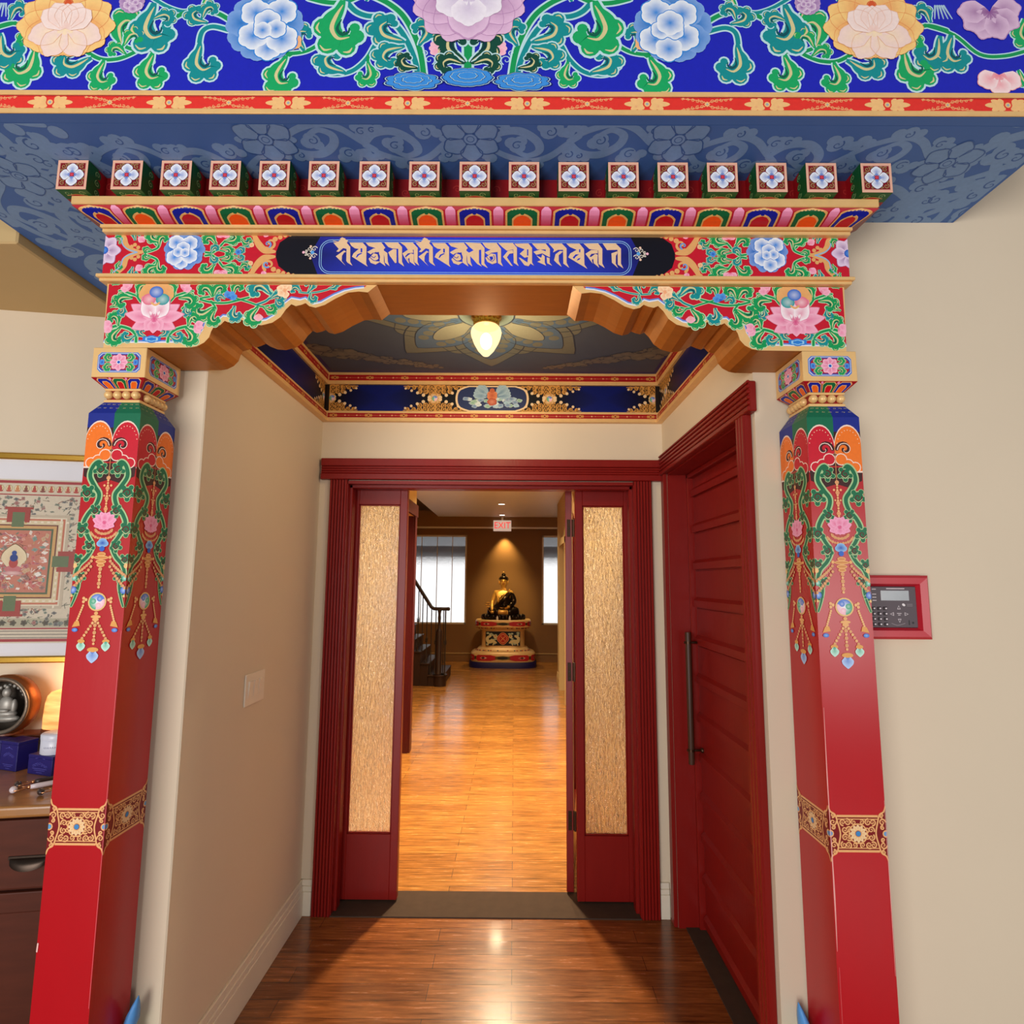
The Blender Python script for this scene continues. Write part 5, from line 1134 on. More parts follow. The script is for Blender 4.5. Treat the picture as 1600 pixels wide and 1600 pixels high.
    def make(s, label):
        xc = -1.2165 if s < 0 else .9595
        y0 = 1.70; y1 = y0 + D; root = thing('painted_column', label, 'column', (xc, y0 + D / 2, 0), group='red columns of the painted gateway')
        m = MB()
        m.box(xc - hw, xc + hw, y0, y1, 0, zt, LACQ)
        # sloped shoulder up to the bead collar
        b = .054; zs = 2.192; yb1 = y1 - (hw - b)
        lo_ = [(xc - hw, y0, zt), (xc + hw, y0, zt), (xc + hw, y1, zt), (xc - hw, y1, zt)]; hi = [(xc - b, y0 + hw - b, zs), (xc + b, y0 + hw - b, zs), (xc + b, yb1, zs), (xc - b, yb1, zs)]
        for i in range(4):
            j = (i + 1) % 4; A, B_ = Vector(lo_[i]), Vector(lo_[j]); C_, D_ = Vector(hi[j]), Vector(hi[i]); mid, midh = (A + B_) / 2, (C_ + D_) / 2
            cols = (H('#16288a'), H('#0b6b4a')) if i in (0, 2) else (H('#0b6b4a'), H('#16288a'))
            if s > 0: cols = cols[::-1]
            for q, c in (((A, mid, midh, D_), cols[0]), ((mid, B_, C_, midh), cols[1])): m.add(q, [(0, 1, 2, 3)], PAINT, [c] * 4)
            nrm = (B_ - A).cross(D_ - A).normalized(); P = Painter()
            for t in range(7):
                u = (t + .5) / 7
                for v, r in ((.78, .010), (.45, .007)): P.spiral((u, v), .05 * (1 if v > .6 else .8), 1.2, .012, H('#d8c890'), 1, a0=t)
            for pts, cc, l, f in P.items:
                def W_(p):
                    lowp = A + (B_ - A) * min(max(p[0], 0), 1); hip = D_ + (C_ - D_) * min(max(p[0], 0), 1); return lowp + (hip - lowp) * min(max(p[1], 0), 1) + nrm * .0006
                m.add([W_(p) for p in pts], f if f else [list(range(len(pts)))], PAINT, cc)
        FP = shaft_paint(hw)
        if s > 0:
            FP.items = [([(-a_, b_) for a_, b_ in pts][::-1], cols[::-1], l, None) if f is None else ([(-a_, b_) for a_, b_ in pts], cols, l, [tuple(t[::-1]) for t in f]) for pts, cols, l, f in FP.items]
        FP.emit(m, lambda u, v, h: (xc + u, y0 - h, v))
        SP = shaft_paint(D / 2); yc = y0 + D / 2
        # side face: the same garland, colours of the cloth in mirrored order
        mir = lambda Pn: [([(-a_, b_) for a_, b_ in pts][::-1], cols[::-1], l, None) if f is None else ([(-a_, b_) for a_, b_ in pts], cols, l, [tuple(t[::-1]) for t in f]) for pts, cols, l, f in Pn.items]
        inner = 1 if s < 0 else -1
        if s < 0: SP.items = mir(SP)
        if inner > 0: SP.emit(m, lambda u, v, h: (xc + hw + h, yc + u, v))
        else: SP.emit(m, lambda u, v, h: (xc - hw - h, yc - u, v))
        # rubbed edges and a board joint
        P = Painter()
        if s > 0: P.stroke([(-hw + .003, 1.30), (-hw + .002, 1.1), (-hw + .003, .98), (-hw + .004, .80), (-hw + .003, .66)], [.0008, .003, .0018, .0042, .001], H('#e8a8a0'), 8, sm=5); P.stroke([(-hw + .006, .62), (-hw + .006, .4)], .0008, H('#d8787a'), 8, sm=1); P.stroke([(hw - .002, 1.05), (hw - .002, .8), (hw - .003, .6)], [.0006, .002, .0008], H('#e8a8a0'), 8)
        else: P.stroke([(hw - .002, 1.5), (hw - .0015, .5)], .0014, H('#e06a70'), 8, sm=1); P.stroke([(-hw + .003, .66), (-hw + .002, .64)], .004, H('#f0c0b8'), 8, sm=1)
        P.emit(m, lambda u, v, h: (xc + u, y0 - h, v))
        if s < 0:
            P = Painter(); P.stroke([(-.070, 1.08), (-.0695, .4)], .0009, H('#b83a3a'), 8, sm=1); P.emit(m, lambda u, v, h: (xc + hw + h, yc + u, v))
        m.build('shaft', root)
        # worn edge lines
        # bead collar
        m = MB(); m.box(xc - b - .002, xc + b + .002, y0 + hw - b - .002, yb1 + .002, 2.190, 2.200, GOLD, bev=.002); m.box(xc - b + .004, xc + b - .004, y0 + hw - b + .004, yb1 - .004, 2.199, 2.229, PAINT); m.c = [c if mm else c for c, mm in zip(m.c, [1] * len(m.c))]
        m.c = [H('#8d1217')] * len(m.v); m.box(xc - b - .002, xc + b + .002, y0 + hw - b - .002, yb1 + .002, 2.228, 2.236, GOLD, bev=.002); m.build('collar', root)
        mb_ = MB(); mb_.ball((0, 0, 0), .0132, GOLD, 12, 8); first = None
        ys0 = y0 + hw - b + .004
        spots = [(xc - b + .012 + (2 * b - .024) / 3 * k, ys0 - .004) for k in range(4)] + [(xc + inner * (b - .001), ys0 + .010 + (yb1 - ys0 - .016) / 5 * k) for k in range(1, 6)] + [(xc - inner * (b - .001), ys0 + .010 + (yb1 - ys0 - .016) / 5 * k) for k in range(1, 6)]
        for x, yy in spots:
            if first is None: first = mb_.build('bead', root, world=False); o = first
            else: o = first.copy(); COL.objects.link(o); o.parent = root
            o.location = Vector((x, yy, 2.2145)) - root.location
        # capital: petal cove and painted block
        m = MB(); wb_, wt_ = b + .002, .0825; zb_, zt_ = 2.236, 2.262; yb0, ybt0 = y0 + hw - b - .002, y0 - .002; ye, yte = yb1 + .002, y1 + .002
        lo_ = [(xc - wb_, yb0, zb_), (xc + wb_, yb0, zb_), (xc + wb_, ye, zb_), (xc - wb_, ye, zb_)]; hi = [(xc - wt_, ybt0, zt_), (xc + wt_, ybt0, zt_), (xc + wt_, yte, zt_), (xc - wt_, yte, zt_)]
        for i in range(4):
            j = (i + 1) % 4; A, B_, C_, D_ = [Vector(q) for q in (lo_[i], lo_[j], hi[j], hi[i])]; m.add((A, B_, C_, D_), [(0, 1, 2, 3)], PAINT, [H('#a3101e')] * 4); nrm = (B_ - A).cross(D_ - A).normalized()
            P = Painter(); cove_paint(P, 0, 0)
            for pts, cc, l, f in P.items:
                def W2(p):
                    t = min(max((p[0] + 1) / 2, 0.01), .99); v = min(max(1 - p[1], 0), 1); lowp = A + (B_ - A) * t; hip = D_ + (C_ - D_) * t; return lowp + (hip - lowp) * v + nrm * (l + 1) * .0003
                m.add([W2(p) for p in pts], f if f else [list(range(len(pts)))], PAINT, cc)
        m.box(xc - wt_, xc + wt_, ybt0, yte, 2.262, 2.357, GOLD, bev=.0015)
        cap_paint(wt_).emit(m, lambda u, v, h: (xc + u, ybt0 - h, v)); cp = cap_paint((yte - ybt0) / 2); yc2 = (ybt0 + yte) / 2
        if inner > 0: cp.emit(m, lambda u, v, h: (xc + wt_ + h, yc2 + u, v))
        else: cp.emit(m, lambda u, v, h: (xc - wt_ - h, yc2 - u, v))
        m.build('capital', root)
        # carved scroll leaf at the foot, on the corridor side
        m = MB(); xb = xc + inner * (hw + .001); yl = 1.852
        prof = [(0, .0, .034), (.012, .10, .040), (.018, .20, .044), (.020, .28, .044), (.022, .325, .040), (.018, .342, .034), (.024, .362, .040), (.028, .388, .034), (.034, .412, .020), (.040, .434, .002)]
        vs, fs = [], []
        for i, (dx, z, t) in enumerate(prof):
            x = xb + inner * dx
            for a in range(8):
                an = 2 * pi * a / 8; vs.append((x + inner * t * .42 * cos(an), yl - .002 + t * .72 * sin(an), z))
            if i:
                for a in range(8): q, q2 = (i - 1) * 8 + a, (i - 1) * 8 + (a + 1) % 8; fs.append((q, q2, q2 + 8, q + 8) if inner > 0 else (q, q + 8, q2 + 8, q2))
        cols = []
        for dx, z, t in prof: cols += [H('#5aa0e6') if z > .345 else H('#a8dcb4') if z > .28 else H('#1f8a5a')] * 8
        fs.append([len(vs) - 8 + a for a in range(8)] if inner > 0 else [len(vs) - 8 + a for a in range(8)][::-1])
        m.add(vs, fs, PAINT, cols, smooth=True); tag(m.build('foot_leaf', root), 'small carved blue and green leaf at the foot')
    make(-1, 'red painted column with hanging garlands standing beside the framed print and dresser')
    make(1, 'red painted column with hanging garlands standing beside the red alarm panel')
columns()

# ================================================================ LAMPS
def ceiling_lamp():
    cx, cy, z = -.126, 2.355, 2.785
    r = thing('ceiling_lamp', 'small brass ceiling lamp with a glowing acorn-shaped glass shade', 'lamp', (cx, cy, z))
    m = MB(); m.lathe([(0, z), (.062, z), (.066, z - .008), (.066, z - .016), (.055, z - .022), (.052, z - .045), (.056, z - .048), (.056, z - .054), (.0, z - .054)][::-1], (cx, cy, 0), BRASS, 28); 
    for k in range(18): a = 2 * pi * k / 18; m.box(cx + .0525 * cos(a) - .003, cx + .0525 * cos(a) + .003, cy + .0525 * sin(a) - .003, cy + .0525 * sin(a) + .003, z - .046, z - .022, BRASS)
    m.build('fitting', r)
    G = bpy.data.materials.new('glowing_opal_glass'); G.use_nodes = True; nt = G.node_tree; nt.nodes.remove(nt.nodes['Principled BSDF'])
    e = nt.nodes.new('ShaderNodeEmission'); e.inputs[0].default_value = (1, .80, .40, 1); e.inputs[1].default_value = 1.9
    t = nt.nodes.new('ShaderNodeBsdfTransparent'); t.inputs[0].default_value = (1, .93, .8, 1); ms = nt.nodes.new('ShaderNodeMixShader'); ms.inputs[0].default_value = .45
    nt.links.new(e.outputs[0], ms.inputs[1]); nt.links.new(t.outputs[0], ms.inputs[2]); nt.links.new(ms.outputs[0], nt.nodes['Material Output'].inputs[0])
    m = MB(); m.lathe([(.001, z - .187), (.014, z - .182), (.034, z - .160), (.052, z - .128), (.063, z - .098), (.066, z - .080), (.062, z - .064), (.053, z - .053)], (cx, cy, 0), G, 28); m.build('glass_shade', r)
    BE = mat('lit_bulb', (1, .9, .7), emit=(1, .86, .55), estr=9)
    m = MB(); m.ball((cx, cy, z - .118), (.026, .026, .036), BE); m.build('bulb', r)
    l = bpy.data.lights.new('lamp_glow', 'POINT'); l.energy = 9.5; l.color = (1, .74, .40); l.shadow_soft_size = .05
    o = bpy.data.objects.new('lamp_glow', l); o.location = (0, 0, -.225); o.parent = r; COL.objects.link(o)
ceiling_lamp()

def downlight(x, y, label, lit=True, z=2.98):
    r = thing('recessed_downlight', label, 'ceiling light', (x, y, z), group='recessed downlights of the hall')
    m = MB(); m.lathe([(.055, z - .004), (.075, z - .006), (.078, z)], (x, y, 0), WHITEP, 20, caps=False); m.build('trim_ring', r)
    m = MB(); m.lathe([(.0, z - .003), (.055, z - .003)], (x, y, 0), DL, 20, caps=False); m.build('lens', r)
    return r
DL = mat('lit_lens', (1, 1, 1), emit=(1, .88, .66), estr=6)
def hall_lights():
    for i, (x, y, lab) in enumerate(((-.225, 9.9, 'round recessed downlight on the hall ceiling further from the exit sign'), (-.25, 11.55, 'round recessed downlight on the hall ceiling right in front of the exit sign'))):
        downlight(x, y, lab)
    for i, (x, y, pw) in enumerate(((-.13, 4.5, 100), (-.13, 6.3, 70), (-.2, 8.1, 24), (-.225, 9.9, 14))):
        l = bpy.data.lights.new('downlight_beam', 'AREA'); l.shape = 'DISK'; l.size = .14; l.energy = pw; l.color = (1, .79, .49); l.spread = radians(130)
        o = bpy.data.objects.new('downlight_beam', l); o.location = (x, y, 2.965); COL.objects.link(o)
    for loc, aim, pw, sz in (((-.2, 12.03, 2.725), (-.2, 12.10, 1.4), 90, 80), ((-.22, 10.1, 2.955), (-.21, 11.6, 1.72), 170, 34)):
        l = bpy.data.lights.new('statue_spot', 'SPOT'); l.energy = pw; l.color = (1, .70, .26); l.spot_size = radians(sz); l.spot_blend = .9; l.shadow_soft_size = .03
        o = bpy.data.objects.new('statue_spot', l); o.location = loc; o.rotation_euler = (Vector(aim) - Vector(loc)).to_track_quat('-Z', 'Y').to_euler(); COL.objects.link(o)
hall_lights()

def text_mesh(txt, size, T, m, name, parent, extrude=.0015):
    c = bpy.data.curves.new('t', 'FONT'); c.body = txt; c.size = size; c.align_x = 'CENTER'; c.align_y = 'CENTER'; c.extrude = extrude
    o = bpy.data.objects.new('t', c); COL.objects.link(o); dg = bpy.context.evaluated_depsgraph_get(); me = bpy.data.meshes.new_from_object(o.evaluated_get(dg))
    bpy.data.objects.remove(o); b = MB(); b.add([T @ v.co for v in me.vertices], [list(p.vertices) for p in me.polygons], m); bpy.data.meshes.remove(me)
    return b.build(name, parent)

def exit_sign():
    r = thing('exit_sign', 'white lit exit sign with red letters hanging in front of the far soffit', 'sign', (-.25, 11.86, 2.68))
    SG = mat('sign_face', H('#efe0d0'), .4, emit=(1, .82, .70), estr=.35)
    m = MB(); m.box(-.435, -.065, 11.835, 11.885, 2.68, 2.903, SG, bev=.006); m.box(-.27, -.23, 11.86, 11.882, 2.90, 2.979, WHITEP); m.build('housing', r)
    T = Matrix.Translation((-.25, 11.834, 2.792)) @ Matrix.Rotation(radians(90), 4, 'X') @ Matrix.Diagonal((.92, 1.05, 1, 1))
    text_mesh('EXIT', .18, T, mat('sign_red', H('#e8202a'), .4, emit=(1, .05, .05), estr=.8), 'letters', r)
exit_sign()

# ================================================================ THE HALL
def skin(name, P, E, m, parent, root, lv=2):
    keys = list(P); off = parent.location
    me = bpy.data.meshes.new(name); me.from_pydata([Vector(P[k][:3]) - off for k in keys], [(keys.index(a), keys.index(b)) for a, b in E], []); me.materials.append(m)
    o = bpy.data.objects.new(name, me); COL.objects.link(o); o.parent = parent
    md = o.modifiers.new('Skin', 'SKIN'); md.use_smooth_shade = True
    sv = me.skin_vertices[0].data
    for i, k in enumerate(keys):
        q = P[k][3]; sv[i].radius = q if isinstance(q, tuple) else (q, q); sv[i].use_root = (k == root)
    s2 = o.modifiers.new('Sub', 'SUBSURF'); s2.levels = lv; s2.render_levels = lv
    return o

def statue():
    cx, cy, zb = -.21, 11.67, .905
    SB = mat('dark_patinated_bronze', H('#2a1d14'), .3, metal=.75, noise=.3, nscale=20); SG = mat('gilded_skin', H('#dca64e'), .35, metal=.45, noise=.08)
    # pedestal
    r = thing('statue_pedestal', 'tiered rounded pedestal painted gold and red over a dark blue plinth', 'pedestal', (cx, cy, 0))
    NV = mat('navy_plinth_paint', H('#1a1550'), .45, noise=.1)
    def tier(prof, m_, mb, ex=.62):
        # half-round front plan: superellipse
        seg = 40; vs = []; fs = []
        for k in range(seg):
            a = 2 * pi * k / seg; c, s = cos(a), sin(a); e = .55
            x, y = math.copysign(abs(c) ** e, c), math.copysign(abs(s) ** e, s)
            for rr, h in prof: vs.append((cx + x * rr, cy + y * rr * ex, h))
        n = len(prof)
        for k in range(seg):
            for i in range(n - 1): a, b = k * n + i, ((k + 1) % seg) * n + i; fs.append((a, b, b + 1, a + 1))
        mb.add(vs, fs, m_, smooth=True); mb.add([vs[k * n + n - 1] for k in range(seg)], [list(range(seg))], m_)
    def plan(a, rr, ex=.62):
        c, s = cos(a), sin(a); return (cx + math.copysign(abs(c) ** .55, c) * rr, cy + math.copysign(abs(s) ** .55, s) * rr * ex)
    m = MB(); tier([(.66, 0), (.66, .105), (.655, .112)], NV, m); m.build('plinth', r)
    m = MB(); tier([(.625, .112), (.632, .12), (.632, .265), (.625, .275), (.60, .30), (.56, .315), (.52, .325), (.50, .345), (.49, .36), (.46, .38)], GOLD, m)
    def band(mb, rr, z0, z1, ex=.62):
        # painted band wrapped round the tier: red panels, gold lozenges with dark hearts
        n = 64
        def pt(t, z, h): x, y = plan(-pi + t * 2 * pi + .0, rr + h, ex); return (x, y, z)
        zc = (z0 + z1) / 2; hh = (z1 - z0) / 2
        P = Painter()
        for k in range(8):
            tc = (k + .5) / 8
            for j in range(6):
                a, b = tc - .055 + .11 * j / 6, tc - .055 + .11 * (j + 1) / 6; f = lambda t: hh * (1 if abs(t - tc) < .045 else .55)
                P.poly([(a, zc - f(a)), (b, zc - f(b)), (b, zc + f(b)), (a, zc + f(a))], H('#b8202a'), 1)
            P.disc((k / 8, zc), .012, H('#6a5a20'), 2, 8, ry=hh * .7); P.disc((k / 8, zc), .006, H('#1c1a1a'), 3, 8, ry=hh * .4)
            P.disc((tc, zc), .022, H('#e8b898'), 2, 6, ry=hh * .4); P.disc((tc, zc), .012, H('#3a2a20'), 3, 6, ry=hh * .28)
        for pts, cols, l, f in P.items: mb.add([pt(p[0], p[1], .002 + l * .001) for p in pts], f or [list(range(len(pts)))], PAINT, cols)
    band(m, .632, .14, .25)
    for k in range(36):
        a = -pi * k / 35; x, y = plan(a, .525); m.ball((x, y, .326), (.016, .016, .012), (NV, GOLD, LACQ)[k % 3], 8, 5)
    m.build('lower_tier', r)
    m = MB(); tier([(.43, .38), (.425, .40), (.425, .70), (.44, .715)], GOLD, m); P = Painter()
    yf = cy - .425 * .62 - .004
    P.rect(cx - .335, .415, cx + .335, .685, H('#0c1016'), 0)
    for s in (-1, 1):
        for k in range(14): P.scallop((cx + s * rnd.uniform(.12, .31), rnd.uniform(.44, .66)), .03, .02, 5, H('#cfc6a0'), H('#8fa890'), 1, .2, k)
        P.stroke([(cx + s * .13, .47), (cx + s * .20, .50), (cx + s * .28, .49), (cx + s * .30, .56), (cx + s * .24, .60)], [.03, .07, .06, .04], H('#d8c890'), 2); P.disc((cx + s * .15, .59), .035, H('#d8c890'), 3, 12); P.disc((cx + s * .15, .60), .012, H('#a8582a'), 4, 8)
        for q in (.17, .27): P.stroke([(cx + s * q, .48), (cx + s * (q + .02), .43)], .022, H('#d8c890'), 2)
    for r_, c_ in ((.118, H('#e2a05a')), (.108, H('#b8261f')), (.085, H('#e2a05a')), (.075, H('#b8261f'))): P.scallop((cx, .55), r_, r_, 4, c_, c_, 5 + int((.12 - r_) * 100), .14, pi / 4)
    for a in (45, 135): P.stroke([(cx - .05 * cos(radians(a)), .55 - .05 * sin(radians(a))), (cx + .05 * cos(radians(a)), .55 + .05 * sin(radians(a)))], .012, H('#e2a05a'), 10, sm=1)
    P.emit(m, front(yf)); m.build('painted_die', r)
    m = MB(); tier([(.44, .715), (.47, .73), (.50, .755), (.54, .765), (.545, .775), (.545, .885), (.54, .898), (.53, .905)], GOLD, m); band(m, .546, .79, .875)
    for k in range(34):
        a = -pi * k / 33; x, y = plan(a, .50); m.ball((x, y, .747), (.014, .014, .010), (LACQ, NV, GOLD)[k % 3], 8, 5)
    m.build('top_slab', r)
    # seated figure on its lotus seat
    r = thing('seated_buddha_statue', 'dark bronze seated Buddha statue with a gilded face, on a lotus seat', 'statue', (cx, cy, zb))
    m = MB(); m.lathe([(.36, zb), (.40, zb + .01), (.40, zb + .03), (.33, zb + .05), (.36, zb + .085), (.35, zb + .10)], (cx, cy, 0), SB, 36, sq=(1, .68))
    for k in range(18):
        a = 2 * pi * k / 18; x, y = cx + .385 * cos(a), cy + .385 * .68 * sin(a); m.ball((x, y, zb + .055), (.058, .042, .05), SB, 10, 7)
    for k in range(18):
        a = 2 * pi * (k + .5) / 18; x, y = cx + .40 * cos(a), cy + .40 * .68 * sin(a); m.ball((x, y, zb + .03), (.05, .036, .03), SB, 10, 7)
    m.build('lotus_seat', r)
    for dx in (-.11, .13):
        mm = MB(); mm.lathe([(.02, zb), (.022, zb + .03), (.016, zb + .055), (.001, zb + .09)], (cx + dx, cy - .31, 0), mat('white_flame_cup', H('#f2e2cc'), .4), 12)
        c_ = mm.build('offering_cup', None, origin=(cx + dx, cy - .31, zb)); tag(c_, 'small white offering cup on the pedestal, %s' % ('on the side of the plant' if dx < 0 else 'on the side away from the plant'), 'cup', 'offering cups before the statue')
    z0 = zb + .09
    B = dict(pel=(cx, cy + .03, z0 + .10, .155), bel=(cx, cy + .02, z0 + .22, .125), ch=(cx, cy + .02, z0 + .37, .135), nk0=(cx, cy + .02, z0 + .475, .055), nk=(cx, cy + .015, z0 + .53, .048), hd0=(cx, cy, z0 + .59, (.075, .072)), hd=(cx, cy, z0 + .66, (.083, .088)), hdt=(cx, cy + .005, z0 + .725, (.062, .066)),
             rs=(cx - .16, cy + .03, z0 + .43, .058), re=(cx - .225, cy + .0, z0 + .24, .044), rw=(cx - .225, cy - .16, z0 + .12, .032), rh=(cx - .215, cy - .21, z0 + .075, (.034, .02)),
             ls=(cx + .16, cy + .03, z0 + .43, .058), le=(cx + .215, cy - .01, z0 + .24, .048), lw=(cx + .10, cy - .16, z0 + .15, .034), lh=(cx + .02, cy - .19, z0 + .135, (.036, .02)),
             rk0=(cx - .12, cy - .02, z0 + .06, .105), rk=(cx - .30, cy - .10, z0 + .055, .085), rf=(cx - .05, cy - .20, z0 + .05, .062), rt=(cx + .10, cy - .20, z0 + .07, .035),
             lk0=(cx + .12, cy - .02, z0 + .06, .105), lk=(cx + .30, cy - .10, z0 + .055, .085), lf=(cx + .05, cy - .18, z0 + .04, .062), lt=(cx - .10, cy - .17, z0 + .03, .035))
    EE = [('pel', 'bel'), ('bel', 'ch'), ('ch', 'nk0'), ('nk0', 'nk'), ('nk', 'hd0'), ('hd0', 'hd'), ('hd', 'hdt'), ('ch', 'rs'), ('rs', 're'), ('re', 'rw'), ('rw', 'rh'), ('ch', 'ls'), ('ls', 'le'), ('le', 'lw'), ('lw', 'lh'), ('pel', 'rk0'), ('rk0', 'rk'), ('rk', 'rf'), ('rf', 'rt'), ('pel', 'lk0'), ('lk0', 'lk'), ('lk', 'lf'), ('lf', 'lt')]
    skin('body', B, EE, SG, r, 'pel')
    k = .016; R = {q: B[q][:3] + ((B[q][3] if not isinstance(B[q][3], tuple) else B[q][3][0]) + k,) for q in ('pel', 'bel', 'ls', 'le', 'lw', 'rk0', 'rk', 'rf', 'lk0', 'lk', 'lf')}
    R['ch'] = (cx + .03, cy + .012, z0 + .315, .166); R['bel'] = B['bel'][:3] + (.162,)
    RE = [('pel', 'bel'), ('bel', 'ch'), ('ch', 'ls'), ('ls', 'le'), ('le', 'lw'), ('pel', 'rk0'), ('rk0', 'rk'), ('rk', 'rf'), ('pel', 'lk0'), ('lk0', 'lk'), ('lk', 'lf')]
    tag(skin('robe', R, RE, SB, r, 'pel'), 'dark robe leaving one shoulder bare')
    m = MB()
    for t in range(6): m.tube([(cx + .16 - .05 * t, cy - .09 - .02 * (t % 3), z0 + .46 - .02 * t), (cx + .06 - .02 * t, cy - .135, z0 + .33 - .03 * t), (cx - .06, cy - .125, z0 + .22 - .02 * t)], .006, SB, 6)
    m.tube([(cx + .13, cy - .06, z0 + .50), (cx + .03, cy - .115, z0 + .40), (cx - .07, cy - .115, z0 + .29), (cx - .12, cy - .09, z0 + .22)], .012, SG, 8); m.build('robe_folds', r)
    m = MB(); m.ball((cx, cy + .016, z0 + .715), (.088, .090, .055), SB); m.ball((cx, cy + .045, z0 + .66), (.086, .07, .09), SB); m.ball((cx, cy + .02, z0 + .785), (.042, .042, .04), SB); m.ball((cx, cy + .02, z0 + .832), (.014, .014, .022), SG, 8, 6)
    for q in range(40):
        a = q * 2.4; zz = .70 + .06 * (q / 40); rr = .092 * (1 - .55 * (q / 40) ** 2); m.ball((cx + rr * cos(a), cy + .016 + rr * sin(a), z0 + zz), .011, SB, 6, 4)
    m.build('hair', r)
    def part(name, pts, rad, mt_, n=6):
        q = MB(); q.tube(pts, rad, mt_, n); return q.build(name, r)
    m = MB(); m.ball((cx, cy - .088, z0 + .645), (.011, .016, .024), SG, 8, 6); m.build('nose', r)
    for s in (-1, 1):
        part('eyelid', [(cx + s * .018, cy - .083, z0 + .672), (cx + s * .036, cy - .084, z0 + .667), (cx + s * .054, cy - .074, z0 + .672)], .003, SB)
        part('eyebrow', [(cx + s * .014, cy - .086, z0 + .69), (cx + s * .036, cy - .087, z0 + .70), (cx + s * .058, cy - .074, z0 + .692)], .003, SB)
        m = MB(); m.ball((cx + s * .086, cy + .01, z0 + .635), (.012, .02, .045), SG, 8, 6); m.build('ear', r)
    part('lips', [(cx - .022, cy - .082, z0 + .612), (cx, cy - .088, z0 + .609), (cx + .022, cy - .082, z0 + .612)], .005, mat('lip_red', H('#9a3a24'), .4))
    # fingers of the giving and the resting hand
    for q in range(4):
        part('finger', [(cx - .232 + .013 * q, cy - .215, z0 + .075), (cx - .236 + .014 * q, cy - .245, z0 + .062), (cx - .236 + .014 * q, cy - .26, z0 + .03)], [.0085, .008, .006], SG)
        part('finger', [(cx + .02, cy - .20 + .012 * q, z0 + .14), (cx - .03, cy - .212 + .012 * q, z0 + .137), (cx - .065 + .004 * q, cy - .208 + .012 * q, z0 + .145)], [.0085, .008, .006], SG)
    part('thumb', [(cx - .19, cy - .20, z0 + .085), (cx - .175, cy - .225, z0 + .075)], .008, SG); part('thumb', [(cx + .03, cy - .17, z0 + .15), (cx - .0, cy - .168, z0 + .165)], .008, SG)
    m = MB(); m.lathe([(.02, z0 + .15), (.05, z0 + .165), (.062, z0 + .20), (.055, z0 + .20), (.0, z0 + .17)], (cx + .02, cy - .20, 0), SB, 16); m.build('alms_bowl', r)
    m = MB(); bx, by = cx - .30, cy - .22
    m.tube([(cx - .23, cy - .24, z0 + .04), (bx, by, z0 + .12), (bx - .01, by, z0 + .22)], .006, SG, 6)
    for q in range(6): a = q * 1.05; m.ball((bx + .03 * cos(a), by, z0 + .20 + .045 * sin(a)), (.022, .008, .014), SG, 8, 5)
    m.ball((bx - .005, by - .005, z0 + .20), .016, SG, 8, 6); m.build('medicine_plant', r)
statue()

def staircase():
    r = thing('staircase', 'dark wooden staircase with thin iron balusters beside the tall hall window', 'staircase', (-1.2, 9.45, 0))
    y0, y1 = 9.36, 10.45
    m = MB(); m.box(-1.355, -1.11, y0, y1, 0, .150, DARKWOOD, bev=.004); m.lathe([(.105, 0), (.105, .15)], (-1.175, y0 + .06, 0), DARKWOOD, 20); m.build('riser', r)
    m = MB(); m.box(-1.36, -1.10, y0 - .02, y1, .150, .176, DARKWOOD, bev=.008, seg=2); m.lathe([(.12, .150), (.125, .163), (.12, .176)], (-1.175, y0 + .06, 0), DARKWOOD, 20); m.build('tread', r)
    for k in range(1, 7):
        x1, x0 = -1.335 - .128 * (k - 1), -1.335 - .128 * k - .02; z = .176 + .18 * k
        m = MB(); m.box(x0, x1 - .02, y0 + .02, y1, 0 if k < 3 else z - .36, z - .026, DARKWOOD, bev=.003); m.build('riser', r)
        m = MB(); m.box(x0, x1, y0 - .005, y1, z - .026, z, DARKWOOD, bev=.008, seg=2); m.build('tread', r)
    # newel
    nx, ny = -1.195, 9.40
    m = MB(); m.lathe([(.05, .176), (.052, .19), (.047, .20), (.047, .85), (.040, .87), (.022, .90), (.020, .98), (.026, 1.06), (.020, 1.12), (.030, 1.17), (.042, 1.19), (.02, 1.20)], (nx, ny, 0), DARKWOOD, 16); m.build('newel_post', r)
    m = MB(); pts = [(-1.055, ny, 1.205), (-1.20, ny, 1.205), (-1.285, ny, 1.207), (-1.33, ny, 1.235), (-1.40, ny, 1.34), (-1.60, ny, 1.64), (-1.95, ny, 2.15)]
    m.tube(pts, .028, DARKWOOD, 10); m.ball(pts[0], .031, DARKWOOD, 10, 7); m.build('handrail', r)
    def rail(x):
        for a, b in zip(pts[:-1], pts[1:]):
            if b[0] <= x <= a[0]: return a[2] + (b[2] - a[2]) * (a[0] - x) / (a[0] - b[0])
        return 1.2
    for i, x in enumerate((-1.085, -1.10, -1.135, -1.25, -1.322, -1.395, -1.465, -1.535, -1.605, -1.68, -1.75)):
        yb = ny + (.0 if i > 2 else .07 * (i - 1)); k = 0 if x > -1.335 else int((-1.335 - x) / .128) + 1; zb = .176 + .18 * k
        m = MB(); zt = rail(x) - .02; m.box(x - .007, x + .007, yb - .007, yb + .007, zb, zt, BLACKIRON); m.lathe([(.016, zb), (.016, zb + .012), (.008, zb + .022)], (x, yb, 0), BLACKIRON, 8)
        if i in (0, 3, 5, 7, 9):
            zc = (zb + zt) / 2 + (.0 if i != 5 else -.12)
            for a in range(4): an = pi / 2 * a + .4; m.tube([(x, yb, zc + .05), (x + .022 * cos(an), yb + .022 * sin(an), zc + .02), (x + .022 * cos(an + .8), yb + .022 * sin(an + .8), zc - .02), (x, yb, zc - .05)], .004, BLACKIRON, 5)
        m.build('baluster', r)
staircase()

